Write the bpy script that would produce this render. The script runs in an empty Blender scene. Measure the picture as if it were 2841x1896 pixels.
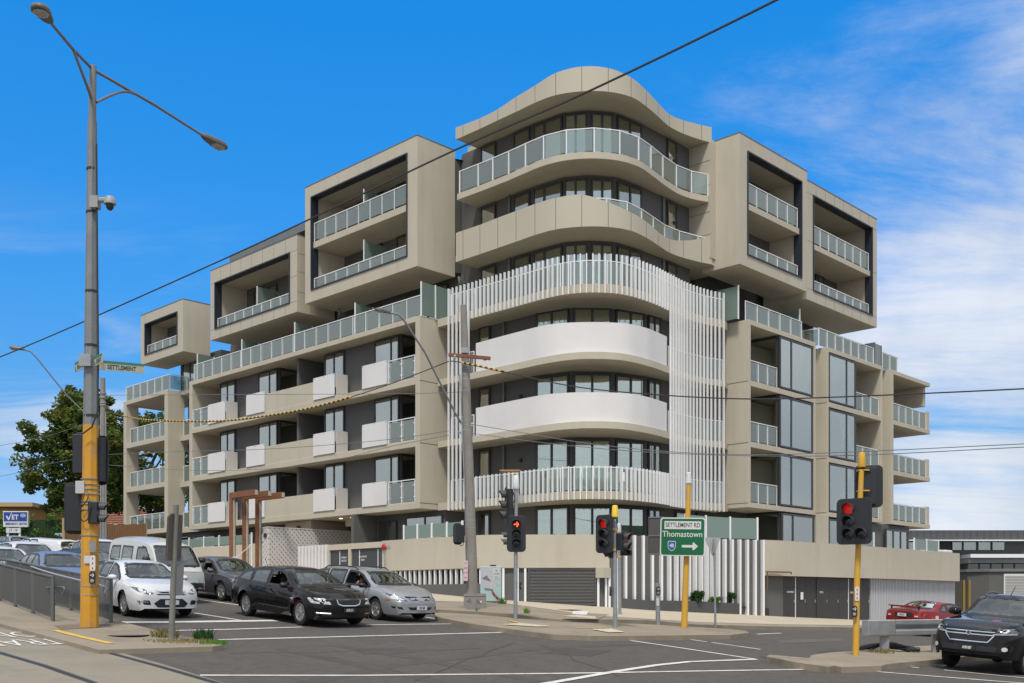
import bpy, bmesh, math, random
from mathutils import Vector, Matrix
from mathutils.bvhtree import BVHTree
random.seed(11)
R = math.radians
scene = bpy.context.scene
col = scene.collection
# ------------------------------------------------------------------ camera
cam_data = bpy.data.cameras.new('camera')
cam = bpy.data.objects.new('camera', cam_data); col.objects.link(cam)
cam.location = (0, 0, 1.6); cam.rotation_euler = (R(90), 0, 0)
cam_data.sensor_width = 36; cam_data.lens = 37.305; cam_data.shift_y = 0.2541
cam_data.clip_start = 0.1; cam_data.clip_end = 3000
scene.camera = cam
# ------------------------------------------------------------------ light
SUN_AZ = R(188); SUN_EL = R(59)          # direction the light comes from
scene.view_settings.view_transform = 'Standard'
scene.view_settings.look = 'None'
scene.view_settings.exposure = 0.35
scene.view_settings.gamma = 1.0
scene.view_settings.use_curve_mapping = False
sd = bpy.data.lights.new('sun', 'SUN'); sd.energy = 2.6; sd.angle = R(11); sd.color = (1.0, 0.93, 0.82)
so = bpy.data.objects.new('sun', sd); col.objects.link(so)
sdir = Vector((math.sin(SUN_AZ)*math.cos(SUN_EL), math.cos(SUN_AZ)*math.cos(SUN_EL), math.sin(SUN_EL)))
so.rotation_euler = sdir.to_track_quat('Z', 'Y').to_euler()
so.location = (0, -20, 40)
# ------------------------------------------------------------------ sky
world = bpy.data.worlds.new('World'); scene.world = world; world.use_nodes = True
def build_world():
    nt = world.node_tree; nt.nodes.clear(); N = nt.nodes.new; L = nt.links.new
    out = N('ShaderNodeOutputWorld'); bg = N('ShaderNodeBackground'); bg.inputs[1].default_value = 0.1
    L(bg.outputs[0], out.inputs[0])
    sky = N('ShaderNodeTexSky'); sky.sky_type = 'NISHITA'; sky.sun_disc = False
    sky.sun_elevation = SUN_EL; sky.sun_rotation = SUN_AZ; sky.air_density = 1.0; sky.dust_density = 0.6; sky.ozone_density = 2.0
    tc = N('ShaderNodeTexCoord'); sep = N('ShaderNodeSeparateXYZ'); L(tc.outputs['Generated'], sep.inputs[0])
    def M(op, a, b=None, c=None, clamp=False):
        n = N('ShaderNodeMath'); n.operation = op; n.use_clamp = clamp
        for i, v in enumerate((a, b, c)):
            if v is None: continue
            if isinstance(v, (int, float)): n.inputs[i].default_value = v
            else: L(v, n.inputs[i])
        return n.outputs[0]
    x, y, z = sep.outputs
    # clear air: deeper blue towards the zenith
    ramp = N('ShaderNodeValToRGB'); L(z, ramp.inputs[0]); cr = ramp.color_ramp
    cr.elements[0].position = 0.0; cr.elements[0].color = SKYT[0]
    cr.elements[1].position = 0.5; cr.elements[1].color = SKYT[3]
    e = cr.elements.new(0.14); e.color = SKYT[1]
    e = cr.elements.new(0.30); e.color = SKYT[2]
    mul = N('ShaderNodeMix'); mul.data_type = 'RGBA'; mul.blend_type = 'MULTIPLY'; mul.inputs[0].default_value = 1.0
    L(sky.outputs[0], mul.inputs[6]); L(ramp.outputs[0], mul.inputs[7])
    # clouds on a flat layer overhead
    zz = M('ADD', M('MAXIMUM', z, 0.0), 0.10)
    cx = M('DIVIDE', x, zz); cy = M('DIVIDE', y, zz)
    comb = N('ShaderNodeCombineXYZ'); L(cx, comb.inputs[0]); L(cy, comb.inputs[1])
    mp = N('ShaderNodeMapping'); mp.inputs['Rotation'].default_value = (0, 0, R(24)); mp.inputs['Scale'].default_value = (0.34, 1.0, 1.0)
    mp.inputs['Location'].default_value = (3.7, 1.3, 0)
    L(comb.outputs[0], mp.inputs[0])
    n1 = N('ShaderNodeTexNoise'); n1.inputs['Scale'].default_value = 1.15; n1.inputs['Detail'].default_value = 12; n1.inputs['Roughness'].default_value = 0.68
    n1.inputs['Distortion'].default_value = 0.5
    L(mp.outputs[0], n1.inputs['Vector'])
    n2 = N('ShaderNodeTexNoise'); n2.inputs['Scale'].default_value = 4.2; n2.inputs['Detail'].default_value = 6
    L(tc.outputs['Generated'], n2.inputs['Vector'])
    # cover: more to the right (+x), near the horizon, and behind the viewer
    cover = M('ADD', M('MAXIMUM', M('MULTIPLY', x, 0.34), -0.07), M('MULTIPLY', M('MAXIMUM', M('SUBTRACT', M('ABSOLUTE', x), 0.445), 0.0), 4.0))
    low = M('MAXIMUM', M('SUBTRACT', 0.30, z), -0.17); cover = M('ADD', cover, M('MULTIPLY', low, 0.72))
    back = M('MULTIPLY', M('MINIMUM', M('MAXIMUM', M('ADD', M('MULTIPLY', y, -1.0), 0.68), 0.0), 0.5), 1.15); cover = M('ADD', cover, back)
    up = M('MULTIPLY', M('MINIMUM', M('MULTIPLY', M('MAXIMUM', M('SUBTRACT', z, 0.50), 0.0), 5.5), 0.9), 1.0); cover = M('ADD', cover, up)
    hi_ = M('MULTIPLY', M('MULTIPLY', M('MAXIMUM', M('SUBTRACT', x, 0.16), 0.0), M('MAXIMUM', M('SUBTRACT', z, 0.22), 0.0)), 2.4); cover = M('ADD', cover, hi_)
    d = M('ADD', M('ADD', n1.outputs[0], M('MULTIPLY', M('SUBTRACT', n2.outputs[0], 0.5), 0.45)), cover)
    mr = N('ShaderNodeMapRange'); mr.interpolation_type = 'SMOOTHSTEP'; mr.inputs[1].default_value = 0.53; mr.inputs[2].default_value = 0.90
    L(d, mr.inputs[0])
    # thin stretched streaks low in the sky
    c3 = N('ShaderNodeCombineXYZ'); L(M('MULTIPLY', x, 2.2), c3.inputs[0]); L(M('ADD', M('MULTIPLY', z, 13.0), M('MULTIPLY', x, -1.5)), c3.inputs[2]); L(M('MULTIPLY', y, 2.2), c3.inputs[1])
    n3 = N('ShaderNodeTexNoise'); n3.inputs['Scale'].default_value = 1.0; n3.inputs['Detail'].default_value = 8; n3.inputs['Roughness'].default_value = 0.6; n3.inputs['Distortion'].default_value = 0.7; L(c3.outputs[0], n3.inputs['Vector'])
    m3 = N('ShaderNodeMapRange'); m3.interpolation_type = 'SMOOTHSTEP'; m3.inputs[1].default_value = 0.46; m3.inputs[2].default_value = 0.70; L(n3.outputs[0], m3.inputs[0])
    w3 = N('ShaderNodeMapRange'); w3.interpolation_type = 'SMOOTHSTEP'; w3.inputs[1].default_value = 0.36; w3.inputs[2].default_value = 0.14; L(z, w3.inputs[0])
    hz = N('ShaderNodeMapRange'); hz.interpolation_type = 'SMOOTHSTEP'; hz.inputs[1].default_value = 0.13; hz.inputs[2].default_value = 0.0; hz.inputs[4].default_value = 0.55; L(z, hz.inputs[0])
    thin = M('MAXIMUM', M('MULTIPLY', M('MULTIPLY', m3.outputs[0], w3.outputs[0]), 0.78), hz.outputs[0])
    fac = M('MAXIMUM', M('MULTIPLY', mr.outputs[0], 0.84), thin)
    # cloud brightness varies: grey bellies and bright rims
    cr2 = N('ShaderNodeValToRGB'); L(n2.outputs[0], cr2.inputs[0]); c2 = cr2.color_ramp
    c2.elements[0].position = 0.32; c2.elements[0].color = CLD[0]
    c2.elements[1].position = 0.68; c2.elements[1].color = CLD[1]
    mix = N('ShaderNodeMix'); mix.data_type = 'RGBA'; L(fac, mix.inputs[0]); L(mul.outputs[2], mix.inputs[6]); L(cr2.outputs[0], mix.inputs[7])
    L(mix.outputs[2], bg.inputs[0])
SKYT = [tuple(v*.80 for v in c) for c in ((0.85, 0.95, 1.55, 1), (0.52, 0.95, 1.33, 1), (0.27, 1.20, 1.92, 1), (0.12, 1.46, 2.45, 1))]
CLD = [(4.5, 4.65, 5.1, 1), (7.3, 7.4, 7.6, 1)]
build_world()
# ------------------------------------------------------------------ measuring helpers
F_, CX, CY, EZ = 2944.0, 1420.5, 1670.0, 1.6     # focal length (px), principal column, horizon row, eye height
_h = math.hypot(2880, 2944); UR = (2880/_h, 2944/_h); UL = (-UR[1], UR[0]); ORG = (2.69, 44.0)
def W(a, b): return (ORG[0]+a*UR[0]+b*UL[0], ORG[1]+a*UR[1]+b*UL[1])
def AB(x, y):
    dx = x-ORG[0]; dy = y-ORG[1]; return (dx*UR[0]+dy*UR[1], dx*UL[0]+dy*UL[1])
CA, CB = AB(0, 0)
def Fa(a, px, py):
    r = (px-CX)/F_; t = (a-CA)/(r*UR[0]+UR[1]); return (AB(r*t, t)[1], EZ+(CY-py)/F_*t)
def Fb(b, px, py):
    r = (px-CX)/F_; t = (b-CB)/(r*UL[0]+UL[1]); return (AB(r*t, t)[0], EZ+(CY-py)/F_*t)
def at(px, py, Y): return Vector(((px-CX)/F_*Y, Y, EZ+(CY-py)/F_*Y))
def g(X, Y):                                       # height of the road surface
    Xc = max(-70.0, min(60.0, X)); Yc = max(6.0, min(95.0, Y))
    t = (UR[0]*Xc+UR[1]*Yc-27)/4.0
    return -.045*Xc+.52+.06*(Yc-24)-.164*(math.log1p(math.exp(-abs(t)))+max(t, 0.0))
def gp(px, py, off=0.0):                           # where the line of sight meets the ground
    rx, rz = (px-CX)/F_, (CY-py)/F_; t = 8.0
    while t < 140 and EZ+rz*t-(g(rx*t, t)+off) > 0: t += .25
    a, b = t-.25, t
    for _ in range(24):
        m = (a+b)/2
        if EZ+rz*m-(g(rx*m, m)+off) > 0: a = m
        else: b = m
    return Vector((rx*a, a, g(rx*a, a)+off))
# ------------------------------------------------------------------ scene-graph helpers
def tag(o, label=None, cat=None, group=None, kind=None):
    if label: o['label'] = label
    if cat: o['category'] = cat
    if group: o['group'] = group
    if kind: o['kind'] = kind
    return o
def empty(name, loc=(0, 0, 0), rz=0.0, label=None, cat=None, group=None):
    o = bpy.data.objects.new(name, None); col.objects.link(o); o.location = loc; o.rotation_euler = (0, 0, rz)
    return tag(o, label, cat, group)
def copy_tree(o, parent=None):
    c = o.copy(); col.objects.link(c); c.parent = parent
    for ch in list(o.children): copy_tree(ch, c)
    return c
class MB:
    def __init__(s): s.v = []; s.f = []
    def add(s, vs, fs):
        n = len(s.v); s.v += [tuple(v) for v in vs]; s.f += [tuple(i+n for i in f) for f in fs]; return s
    def box(s, x0, x1, y0, y1, z0, z1):
        if x0 > x1: x0, x1 = x1, x0
        if y0 > y1: y0, y1 = y1, y0
        if z0 > z1: z0, z1 = z1, z0
        return s.add([(x0,y0,z0),(x1,y0,z0),(x1,y1,z0),(x0,y1,z0),(x0,y0,z1),(x1,y0,z1),(x1,y1,z1),(x0,y1,z1)],
              [(0,3,2,1),(4,5,6,7),(0,1,5,4),(1,2,6,5),(2,3,7,6),(3,0,4,7)])
    def obox(s, p, u, n, u0, u1, n0, n1, z0, z1):     # box along direction u, depth direction n, from plan point p
        c = lambda a, b, z: (p[0]+u[0]*a+n[0]*b, p[1]+u[1]*a+n[1]*b, z)
        vs = [c(u0,n0,z0),c(u1,n0,z0),c(u1,n1,z0),c(u0,n1,z0),c(u0,n0,z1),c(u1,n0,z1),c(u1,n1,z1),c(u0,n1,z1)]
        return s.add(vs, [(0,3,2,1),(4,5,6,7),(0,1,5,4),(1,2,6,5),(2,3,7,6),(3,0,4,7)])
    def prism(s, pts, z0, z1):                        # polygon plan; z1 may be a list
        n = len(pts); zt = z1 if isinstance(z1, (list, tuple)) else [z1]*n
        zb = z0 if isinstance(z0, (list, tuple)) else [z0]*n
        vs = [(p[0], p[1], zb[i]) for i, p in enumerate(pts)]+[(p[0], p[1], zt[i]) for i, p in enumerate(pts)]
        return s.add(vs, [tuple(range(n-1, -1, -1)), tuple(range(n, 2*n))]+[(i, (i+1) % n, n+(i+1) % n, n+i) for i in range(n)])
    def tube(s, pts, r, n=8, caps=True):
        pts = [Vector(p) for p in pts]; rs = r if isinstance(r, (list, tuple)) else [r]*len(pts)
        base = len(s.v); up = None
        for i, p in enumerate(pts):
            t = (pts[min(i+1, len(pts)-1)]-pts[max(i-1, 0)]).normalized()
            if up is None: up = Vector((0, 0, 1)) if abs(t.z) < .9 else Vector((0, 1, 0))
            a = t.cross(up).normalized(); b = a.cross(t).normalized(); up = b
            for k in range(n):
                w = 2*math.pi*k/n+math.pi/n; s.v.append(tuple(p+(a*math.cos(w)+b*math.sin(w))*rs[i]))
        for i in range(len(pts)-1):
            for k in range(n):
                q = base+i*n; s.f.append((q+k, q+(k+1) % n, q+n+(k+1) % n, q+n+k))
        if caps:
            s.f.append(tuple(base+k for k in range(n-1, -1, -1))); e = base+(len(pts)-1)*n; s.f.append(tuple(e+k for k in range(n)))
        return s
    def lathe(s, prof, n=20, M=None):                 # profile (r, z) spun about z, then moved by matrix M
        base = len(s.v); M = M or Matrix()
        for r, z in prof:
            for k in range(n):
                w = 2*math.pi*k/n; s.v.append(tuple(M @ Vector((r*math.cos(w), r*math.sin(w), z))))
        for i in range(len(prof)-1):
            for k in range(n):
                q = base+i*n; s.f.append((q+k, q+(k+1) % n, q+n+(k+1) % n, q+n+k))
        if prof[0][0] > 1e-4: s.f.append(tuple(base+k for k in range(n-1, -1, -1)))
        if prof[-1][0] > 1e-4: e = base+(len(prof)-1)*n; s.f.append(tuple(e+k for k in range(n)))
        return s
    def build(s, name, mat, parent=None, smooth=False, bevel=0.0, M=None, angle=40):
        me = bpy.data.meshes.new(name); me.from_pydata(s.v, [], s.f)
        bm = bmesh.new(); bm.from_mesh(me); bmesh.ops.recalc_face_normals(bm, faces=bm.faces)
        if smooth:
            for f in bm.faces: f.smooth = True
            for e in bm.edges:
                if len(e.link_faces) == 2 and e.calc_face_angle(0) > R(angle): e.smooth = False
        bm.to_mesh(me); bm.free(); me.update()
        if mat: me.materials.append(mat)
        o = bpy.data.objects.new(name, me); col.objects.link(o)
        if parent: o.parent = parent
        if M is not None: o.matrix_local = M
        if bevel:
            b = o.modifiers.new('bevel', 'BEVEL'); b.width = bevel; b.segments = 2; b.limit_method = 'ANGLE'; b.angle_limit = R(50)
        return o
def text(s, size, mat, parent, M, name='lettering', align='CENTER', ext=0.002, sx=1.0, bold=0.0):
    cu = bpy.data.curves.new(name, 'FONT'); cu.body = s; cu.size = size; cu.align_x = align; cu.align_y = 'CENTER'; cu.extrude = ext; cu.offset = bold
    cu.resolution_u = 3
    t = bpy.data.objects.new(name, cu); col.objects.link(t)
    dg = bpy.context.evaluated_depsgraph_get(); me = bpy.data.meshes.new_from_object(t.evaluated_get(dg))
    bpy.data.objects.remove(t); me.materials.clear(); me.materials.append(mat)
    me.transform(Matrix.Diagonal((sx, 1, 1, 1)))
    o = bpy.data.objects.new(name, me); col.objects.link(o); o.parent = parent; o.matrix_local = M
    return o
def facing(origin, normal, up=(0, 0, 1)):             # matrix whose local x,y lie in a sign's face and z points out of it
    n = Vector(normal).normalized(); u = Vector(up); x = u.cross(n).normalized(); y = n.cross(x)
    return Matrix(((x.x, y.x, n.x, origin[0]), (x.y, y.y, n.y, origin[1]), (x.z, y.z, n.z, origin[2]), (0, 0, 0, 1)))
def catmull(P, k=6):
    out = []
    for i in range(len(P)-1):
        p0 = P[max(i-1, 0)]; p1 = P[i]; p2 = P[i+1]; p3 = P[min(i+2, len(P)-1)]
        for j in range(k):
            t = j/k
            out.append(tuple(.5*((2*b)+(-a+c)*t+(2*a-5*b+4*c-d)*t*t+(-a+3*b-3*c+d)*t**3) for a, b, c, d in zip(p0, p1, p2, p3)))
    out.append(tuple(P[-1])); return out
def lerp_tab(T, x):
    if x <= T[0][0]: return T[0][1]
    for (a, b), (c, d) in zip(T, T[1:]):
        if x <= c: return b+(d-b)*(x-a)/(c-a)
    return T[-1][1]
def smooth_tab(T, x):
    if x <= T[0][0]: return T[0][1]
    for i in range(len(T)-1):
        if x <= T[i+1][0]:
            h = T[i+1][0]-T[i][0]; t = (x-T[i][0])/h
            def sl(k):
                if k <= 0 or k >= len(T)-1: return 0.0 if False else ((T[min(k+1, len(T)-1)][1]-T[max(k-1, 0)][1])/(T[min(k+1, len(T)-1)][0]-T[max(k-1, 0)][0]))
                a = (T[k][1]-T[k-1][1])/(T[k][0]-T[k-1][0]); b = (T[k+1][1]-T[k][1])/(T[k+1][0]-T[k][0])
                return 0.0 if a*b <= 0 else 2*a*b/(a+b)
            m0, m1 = sl(i)*h, sl(i+1)*h
            return (2*t**3-3*t*t+1)*T[i][1]+(t**3-2*t*t+t)*m0+(-2*t**3+3*t*t)*T[i+1][1]+(t**3-t*t)*m1
    return T[-1][1]
# ------------------------------------------------------------------ materials
MATS = {}
def mat(name, c, rough=0.6, metal=0.0, spec=0.5, noise=None, bump=None, coat=0.0, emit=None, dirt=None, streak=None):
    """noise=(scale, amount): mottled colour; bump=(scale, strength); dirt=(scale, colour, amount): patches; streak: vertical run-marks"""
    if name in MATS: return MATS[name]
    m = bpy.data.materials.new(name); m.use_nodes = True; nt = m.node_tree; N = nt.nodes.new; L = nt.links.new
    b = nt.nodes['Principled BSDF']; b.inputs['Base Color'].default_value = (*c, 1); b.inputs['Roughness'].default_value = rough
    b.inputs['Metallic'].default_value = metal; b.inputs['Specular IOR Level'].default_value = spec
    if coat: b.inputs['Coat Weight'].default_value = coat; b.inputs['Coat Roughness'].default_value = 0.04
    if emit: b.inputs['Emission Color'].default_value = (*emit[0], 1); b.inputs['Emission Strength'].default_value = emit[1]
    tc = N('ShaderNodeTexCoord') if (noise or bump or dirt or streak) else None
    cur = None
    def mixc(fac, A, B):
        n = N('ShaderNodeMix'); n.data_type = 'RGBA'; L(fac, n.inputs[0])
        for k, v in ((6, A), (7, B)):
            if isinstance(v, tuple): n.inputs[k].default_value = (*v, 1)
            else: L(v, n.inputs[k])
        return n.outputs[2]
    cur = tuple(c)
    if noise:
        n = N('ShaderNodeTexNoise'); n.inputs['Scale'].default_value = noise[0]; n.inputs['Detail'].default_value = 8; n.inputs['Roughness'].default_value = .65
        L(tc.outputs['Object'], n.inputs['Vector'])
        r = N('ShaderNodeMapRange'); r.inputs[1].default_value = .3; r.inputs[2].default_value = .7; L(n.outputs[0], r.inputs[0])
        a = noise[1]; cur = mixc(r.outputs[0], tuple(v*(1-a) for v in c), tuple(min(1, v*(1+a)) for v in c))
    if dirt:
        n = N('ShaderNodeTexNoise'); n.inputs['Scale'].default_value = dirt[0]; n.inputs['Detail'].default_value = 10; n.inputs['Roughness'].default_value = .7
        L(tc.outputs['Object'], n.inputs['Vector'])
        r = N('ShaderNodeMapRange'); r.inputs[1].default_value = .50; r.inputs[2].default_value = .68; r.inputs[4].default_value = dirt[2]; L(n.outputs[0], r.inputs[0])
        cur = mixc(r.outputs[0], cur, dirt[1])
    if streak:
        mp = N('ShaderNodeMapping'); mp.inputs['Scale'].default_value = (streak[0], streak[0], streak[0]*.12); L(tc.outputs['Object'], mp.inputs[0])
        n = N('ShaderNodeTexNoise'); n.inputs['Scale'].default_value = 1; n.inputs['Detail'].default_value = 6; L(mp.outputs[0], n.inputs['Vector'])
        r = N('ShaderNodeMapRange'); r.inputs[1].default_value = .5; r.inputs[2].default_value = .8; r.inputs[4].default_value = streak[2]; L(n.outputs[0], r.inputs[0])
        cur = mixc(r.outputs[0], cur, streak[1])
    if not isinstance(cur, tuple): L(cur, b.inputs['Base Color'])
    if bump:
        n = N('ShaderNodeTexNoise'); n.inputs['Scale'].default_value = bump[0]; n.inputs['Detail'].default_value = 6; L(tc.outputs['Object'], n.inputs['Vector'])
        bp = N('ShaderNodeBump'); bp.inputs['Strength'].default_value = bump[1]; bp.inputs['Distance'].default_value = .02; L(n.outputs[0], bp.inputs['Height'])
        L(bp.outputs[0], b.inputs['Normal'])
    MATS[name] = m; return m
def glassmat(name, tint, refl, rough=0.0, through=1.0, wob=0.0, base=(.05, .06, .06)):
    """see-through pane: tinted transmission plus a mirror coat; through<1 adds an even diffuse share, as in frosted glass"""
    if name in MATS: return MATS[name]
    m = bpy.data.materials.new(name); m.use_nodes = True; nt = m.node_tree; nt.nodes.clear(); N = nt.nodes.new; L = nt.links.new
    out = N('ShaderNodeOutputMaterial'); tr = N('ShaderNodeBsdfTransparent'); tr.inputs[0].default_value = (*tint, 1)
    df = N('ShaderNodeBsdfDiffuse'); df.inputs[0].default_value = (*base, 1)
    mx0 = N('ShaderNodeMixShader'); mx0.inputs[0].default_value = through; L(df.outputs[0], mx0.inputs[1]); L(tr.outputs[0], mx0.inputs[2])
    gl = N('ShaderNodeBsdfGlossy'); gl.inputs['Roughness'].default_value = rough; gl.inputs[0].default_value = (.90, .95, .88, 1)
    fr = N('ShaderNodeFresnel'); fr.inputs[0].default_value = 1.5
    ad = N('ShaderNodeMath'); ad.operation = 'ADD'; ad.inputs[1].default_value = refl; ad.use_clamp = True; L(fr.outputs[0], ad.inputs[0])
    mx = N('ShaderNodeMixShader'); L(ad.outputs[0], mx.inputs[0]); L(mx0.outputs[0], mx.inputs[1]); L(gl.outputs[0], mx.inputs[2])
    if wob:
        tc = N('ShaderNodeTexCoord'); n = N('ShaderNodeTexNoise'); n.inputs['Scale'].default_value = 0.8; L(tc.outputs['Object'], n.inputs['Vector'])
        bp = N('ShaderNodeBump'); bp.inputs['Strength'].default_value = wob; bp.inputs['Distance'].default_value = .05; L(n.outputs[0], bp.inputs['Height']); L(bp.outputs[0], gl.inputs['Normal']); 
    L(mx.outputs[0], out.inputs[0]); MATS[name] = m; return m
beige = mat('rendered_concrete', (.485, .442, .352), .85, noise=(.35, .05), bump=(30, .12), streak=(2.2, (.37, .325, .25), .38))
beige2 = mat('cladding_panel', (.468, .425, .335), .6, noise=(.3, .03))
joint = mat('panel_joint', (.10, .09, .075), .8)
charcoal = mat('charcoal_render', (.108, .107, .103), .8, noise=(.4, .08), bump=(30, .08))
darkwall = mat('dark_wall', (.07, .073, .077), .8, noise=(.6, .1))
white = mat('white_panel', (.68, .665, .65), .6, noise=(.6, .04), streak=(.9, (.52, .50, .47), .25))
wmetal = mat('white_metal', (.78, .79, .80), .4)
blackf = mat('window_frame', (.045, .047, .05), .45)
navy = mat('dark_reveal', (.018, .024, .036), .5)
inside = mat('unlit_interior', (.05, .052, .048), .9)
blindm = mat('roller_blind', (.42, .43, .36), .9, noise=(1.5, .05))
sheer = mat('sheer_blind_sheen', (.40, .42, .35), .9, noise=(.5, .18))  # pale blind whose mottling stands in for cloud reflections in the bays
curtm = mat('curtain', (.20, .205, .175), .9, noise=(2.5, .2))
pane = glassmat('window_glass', (.82, .88, .82), .42, wob=.06)
bayg = glassmat('bay_glass', (.84, .89, .82), .50, wob=.22)
balg = glassmat('balustrade_glass', (.72, .80, .75), .09, through=.70, base=(.42, .50, .455))
frost = glassmat('frosted_glass', (.45, .58, .52), .05, rough=.25, through=.35, base=(.24, .33, .29))
galv = mat('galvanised_steel', (.33, .35, .36), .5, metal=.6, noise=(4, .15))
steel = mat('painted_steel', (.16, .175, .18), .5, metal=.2, noise=(6, .1))
black = mat('black_plastic', (.018, .02, .024), .45)
# ------------------------------------------------------------------ the apartment building
bld = empty('apartment_building', (ORG[0], ORG[1], 0), math.atan2(UR[1], UR[0]),
            'large beige seven storey apartment building with wavy corner balconies and white vertical slats', 'apartment building')
NL, NRt = (-1, 0), (0, -1)                                    # outward normals of the two street fronts
def fr(side, d):                                             # plan origin, along, outward normal for a front plane
    return ((d, 0), (0, 1), (-1, 0)) if side == 'L' else ((0, d), (1, 0), (0, -1))
def bxs(mb, side, u0, u1, d0, d1, z0, z1):
    return mb.box(d0, d1, u0, u1, z0, z1) if side == 'L' else mb.box(u0, u1, d0, d1, z0, z1)
def window(p, u, n, u0, u1, z0, z1, divs=(), blind=None, fw=.07, parent=None, trans=(), curtain=False, bm_=None):
    """frame with mullions at divs; pane behind; blind=(share of the height from the top, fractional span)"""
    parent = parent or bld
    m = MB()
    for a, b in ((u0, u0+fw), (u1-fw, u1)): m.obox(p, u, n, a, b, 0, .10, z0, z1)
    m.obox(p, u, n, u0+fw, u1-fw, 0, .10, z0, z0+fw); m.obox(p, u, n, u0+fw, u1-fw, 0, .10, z1-fw, z1)
    for d in divs: m.obox(p, u, n, d-fw*.6, d+fw*.6, .003, .095, z0+fw, z1-fw)
    for t in trans: m.obox(p, u, n, u0+fw, u1-fw, .006, .088, t-fw*.4, t+fw*.4)
    fo = m.build('window', blackf, parent)
    MB().obox(p, u, n, u0+fw*.5, u1-fw*.5, .002, .012, z0+fw*.5, z1-fw*.5).build('dark_backing', inside, fo)  # dark sheet close behind the pane, standing in for the unlit room
    k = MB().obox(p, u, n, u0+fw, u1-fw, .055, .062, z0+fw, z1-fw); k.build('pane', bayg if bm_ is sheer else pane, fo)
    if blind:
        for i, (a, b, sh) in enumerate(blind):
            ua = u0+fw+(u1-u0-2*fw)*a; ub = u0+fw+(u1-u0-2*fw)*b
            MB().obox(p, u, n, ua+.02, ub-.02, .022, .028, z1-fw-(z1-z0-2*fw)*sh, z1-fw-.01).build('blind', bm_ or (curtm if curtain else blindm), fo)
    return fo
def seg(P, Q, outside=-1):
    """plan segment P to Q: origin, unit along, unit outward normal (towards the streets)"""
    L = max(1e-6, math.hypot(Q[0]-P[0], Q[1]-P[1])); u = ((Q[0]-P[0])/L, (Q[1]-P[1])/L); n = (u[1], -u[0])
    if n[0]+n[1] > 0: n = (-n[0], -n[1])
    return P, u, n, L
def balustrade(pts, z0, h, parent, step=1.1, each=False, post=.036, glass=None, rail=.042, name='balustrade', gap=.06, ends=(True, True), inner=False):
    """white posts and top rail following the plan polyline, glass panels between the posts"""
    mb = MB(); gb = MB(); top = z0+h; n = len(pts)
    for i in range(n-1):
        p, u, nn, L = seg(pts[i], pts[i+1]); k = 1 if each else max(1, round(L/step))
        for j in range(k):
            a, b = L*j/k, L*(j+1)/k
            if j > 0 or i > 0 or ends[0]: mb.obox(p, u, nn, a-post/2, a+post/2, -post/2, post/2, z0, top-.004)
            gb.obox(p, u, nn, a+gap, b-gap, -.006, .006, z0+.07, top-rail-.03)
        mb.obox(p, u, nn, -rail*.4, L+rail*.4, -rail*.55, rail*.55, top-rail*.9, top)
    if ends[1]: mb.obox(p, u, nn, L-post/2, L+post/2, -post/2, post/2, z0, top-.004)
    o = mb.build(name, wmetal, parent); gb.build('glass_panel', glass or balg, o); return o
def offs(C, d):                                              # shift a plan curve sideways (positive = inwards)
    out = []
    for i, p in enumerate(C):
        q = C[min(i+1, len(C)-1)]; r = C[max(i-1, 0)]; L = max(1e-6, math.hypot(q[0]-r[0], q[1]-r[1])); u = ((q[0]-r[0])/L, (q[1]-r[1])/L); n = (-u[1], u[0])
        if n[0]+n[1] < 0: n = (-n[0], -n[1])
        out.append((p[0]+n[0]*d, p[1]+n[1]*d))
    return out
def band(C, th, z0, z1, name, m, parent, smooth=True):       # curved upright fascia of thickness th along C
    inn = offs(C, th); zb = z0 if isinstance(z0, list) else [z0]*len(C); zt = z1 if isinstance(z1, list) else [z1]*len(C)
    mb = MB(); n = len(C); vs = []
    for i in range(n): vs += [(C[i][0], C[i][1], zb[i]), (C[i][0], C[i][1], zt[i]), (inn[i][0], inn[i][1], zt[i]), (inn[i][0], inn[i][1], zb[i])]
    fs = [(0, 1, 2, 3), tuple(4*(n-1)+k for k in (3, 2, 1, 0))]
    for i in range(n-1):
        for k in range(4): fs.append((4*i+k, 4*i+(k+1) % 4, 4*i+4+(k+1) % 4, 4*i+4+k))
    return mb.add(vs, fs).build(name, m, parent, smooth=smooth, angle=35)
def slab(C, back, z0, z1, name, m, parent):                  # floor plate bounded by the curve C and the back points
    return MB().prism(list(C)+list(back), z0, z1).build(name, m, parent, smooth=True, angle=30)
LV = [3.30, 6.42, 9.42, 12.42, 15.36, 18.35, 21.34]           # floor levels
# ---- main mass
core = MB()
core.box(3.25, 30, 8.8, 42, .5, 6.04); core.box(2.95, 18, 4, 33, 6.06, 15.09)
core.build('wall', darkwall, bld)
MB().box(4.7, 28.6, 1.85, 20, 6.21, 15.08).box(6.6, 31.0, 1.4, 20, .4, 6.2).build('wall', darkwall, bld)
MB().prism([(2.85, 9.9), (2.6, 31.5), (12, 31.5), (12, 2.4), (24.2, 2.4), (24.2, 9.9)], 15.12, 18.0).build('wall', charcoal, bld)
MB().prism([(2.5, 10.2), (2.5, 19.3), (12, 19.3), (12, 2.5), (24, 2.5), (24, 12)], 18.01, 23.7).build('wall', charcoal, bld)
MB().prism([(2.6, 19.31), (2.6, 31.4), (12, 31.4), (12, 19.31)], 18.01, 20.6).build('wall', charcoal, bld)
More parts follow.
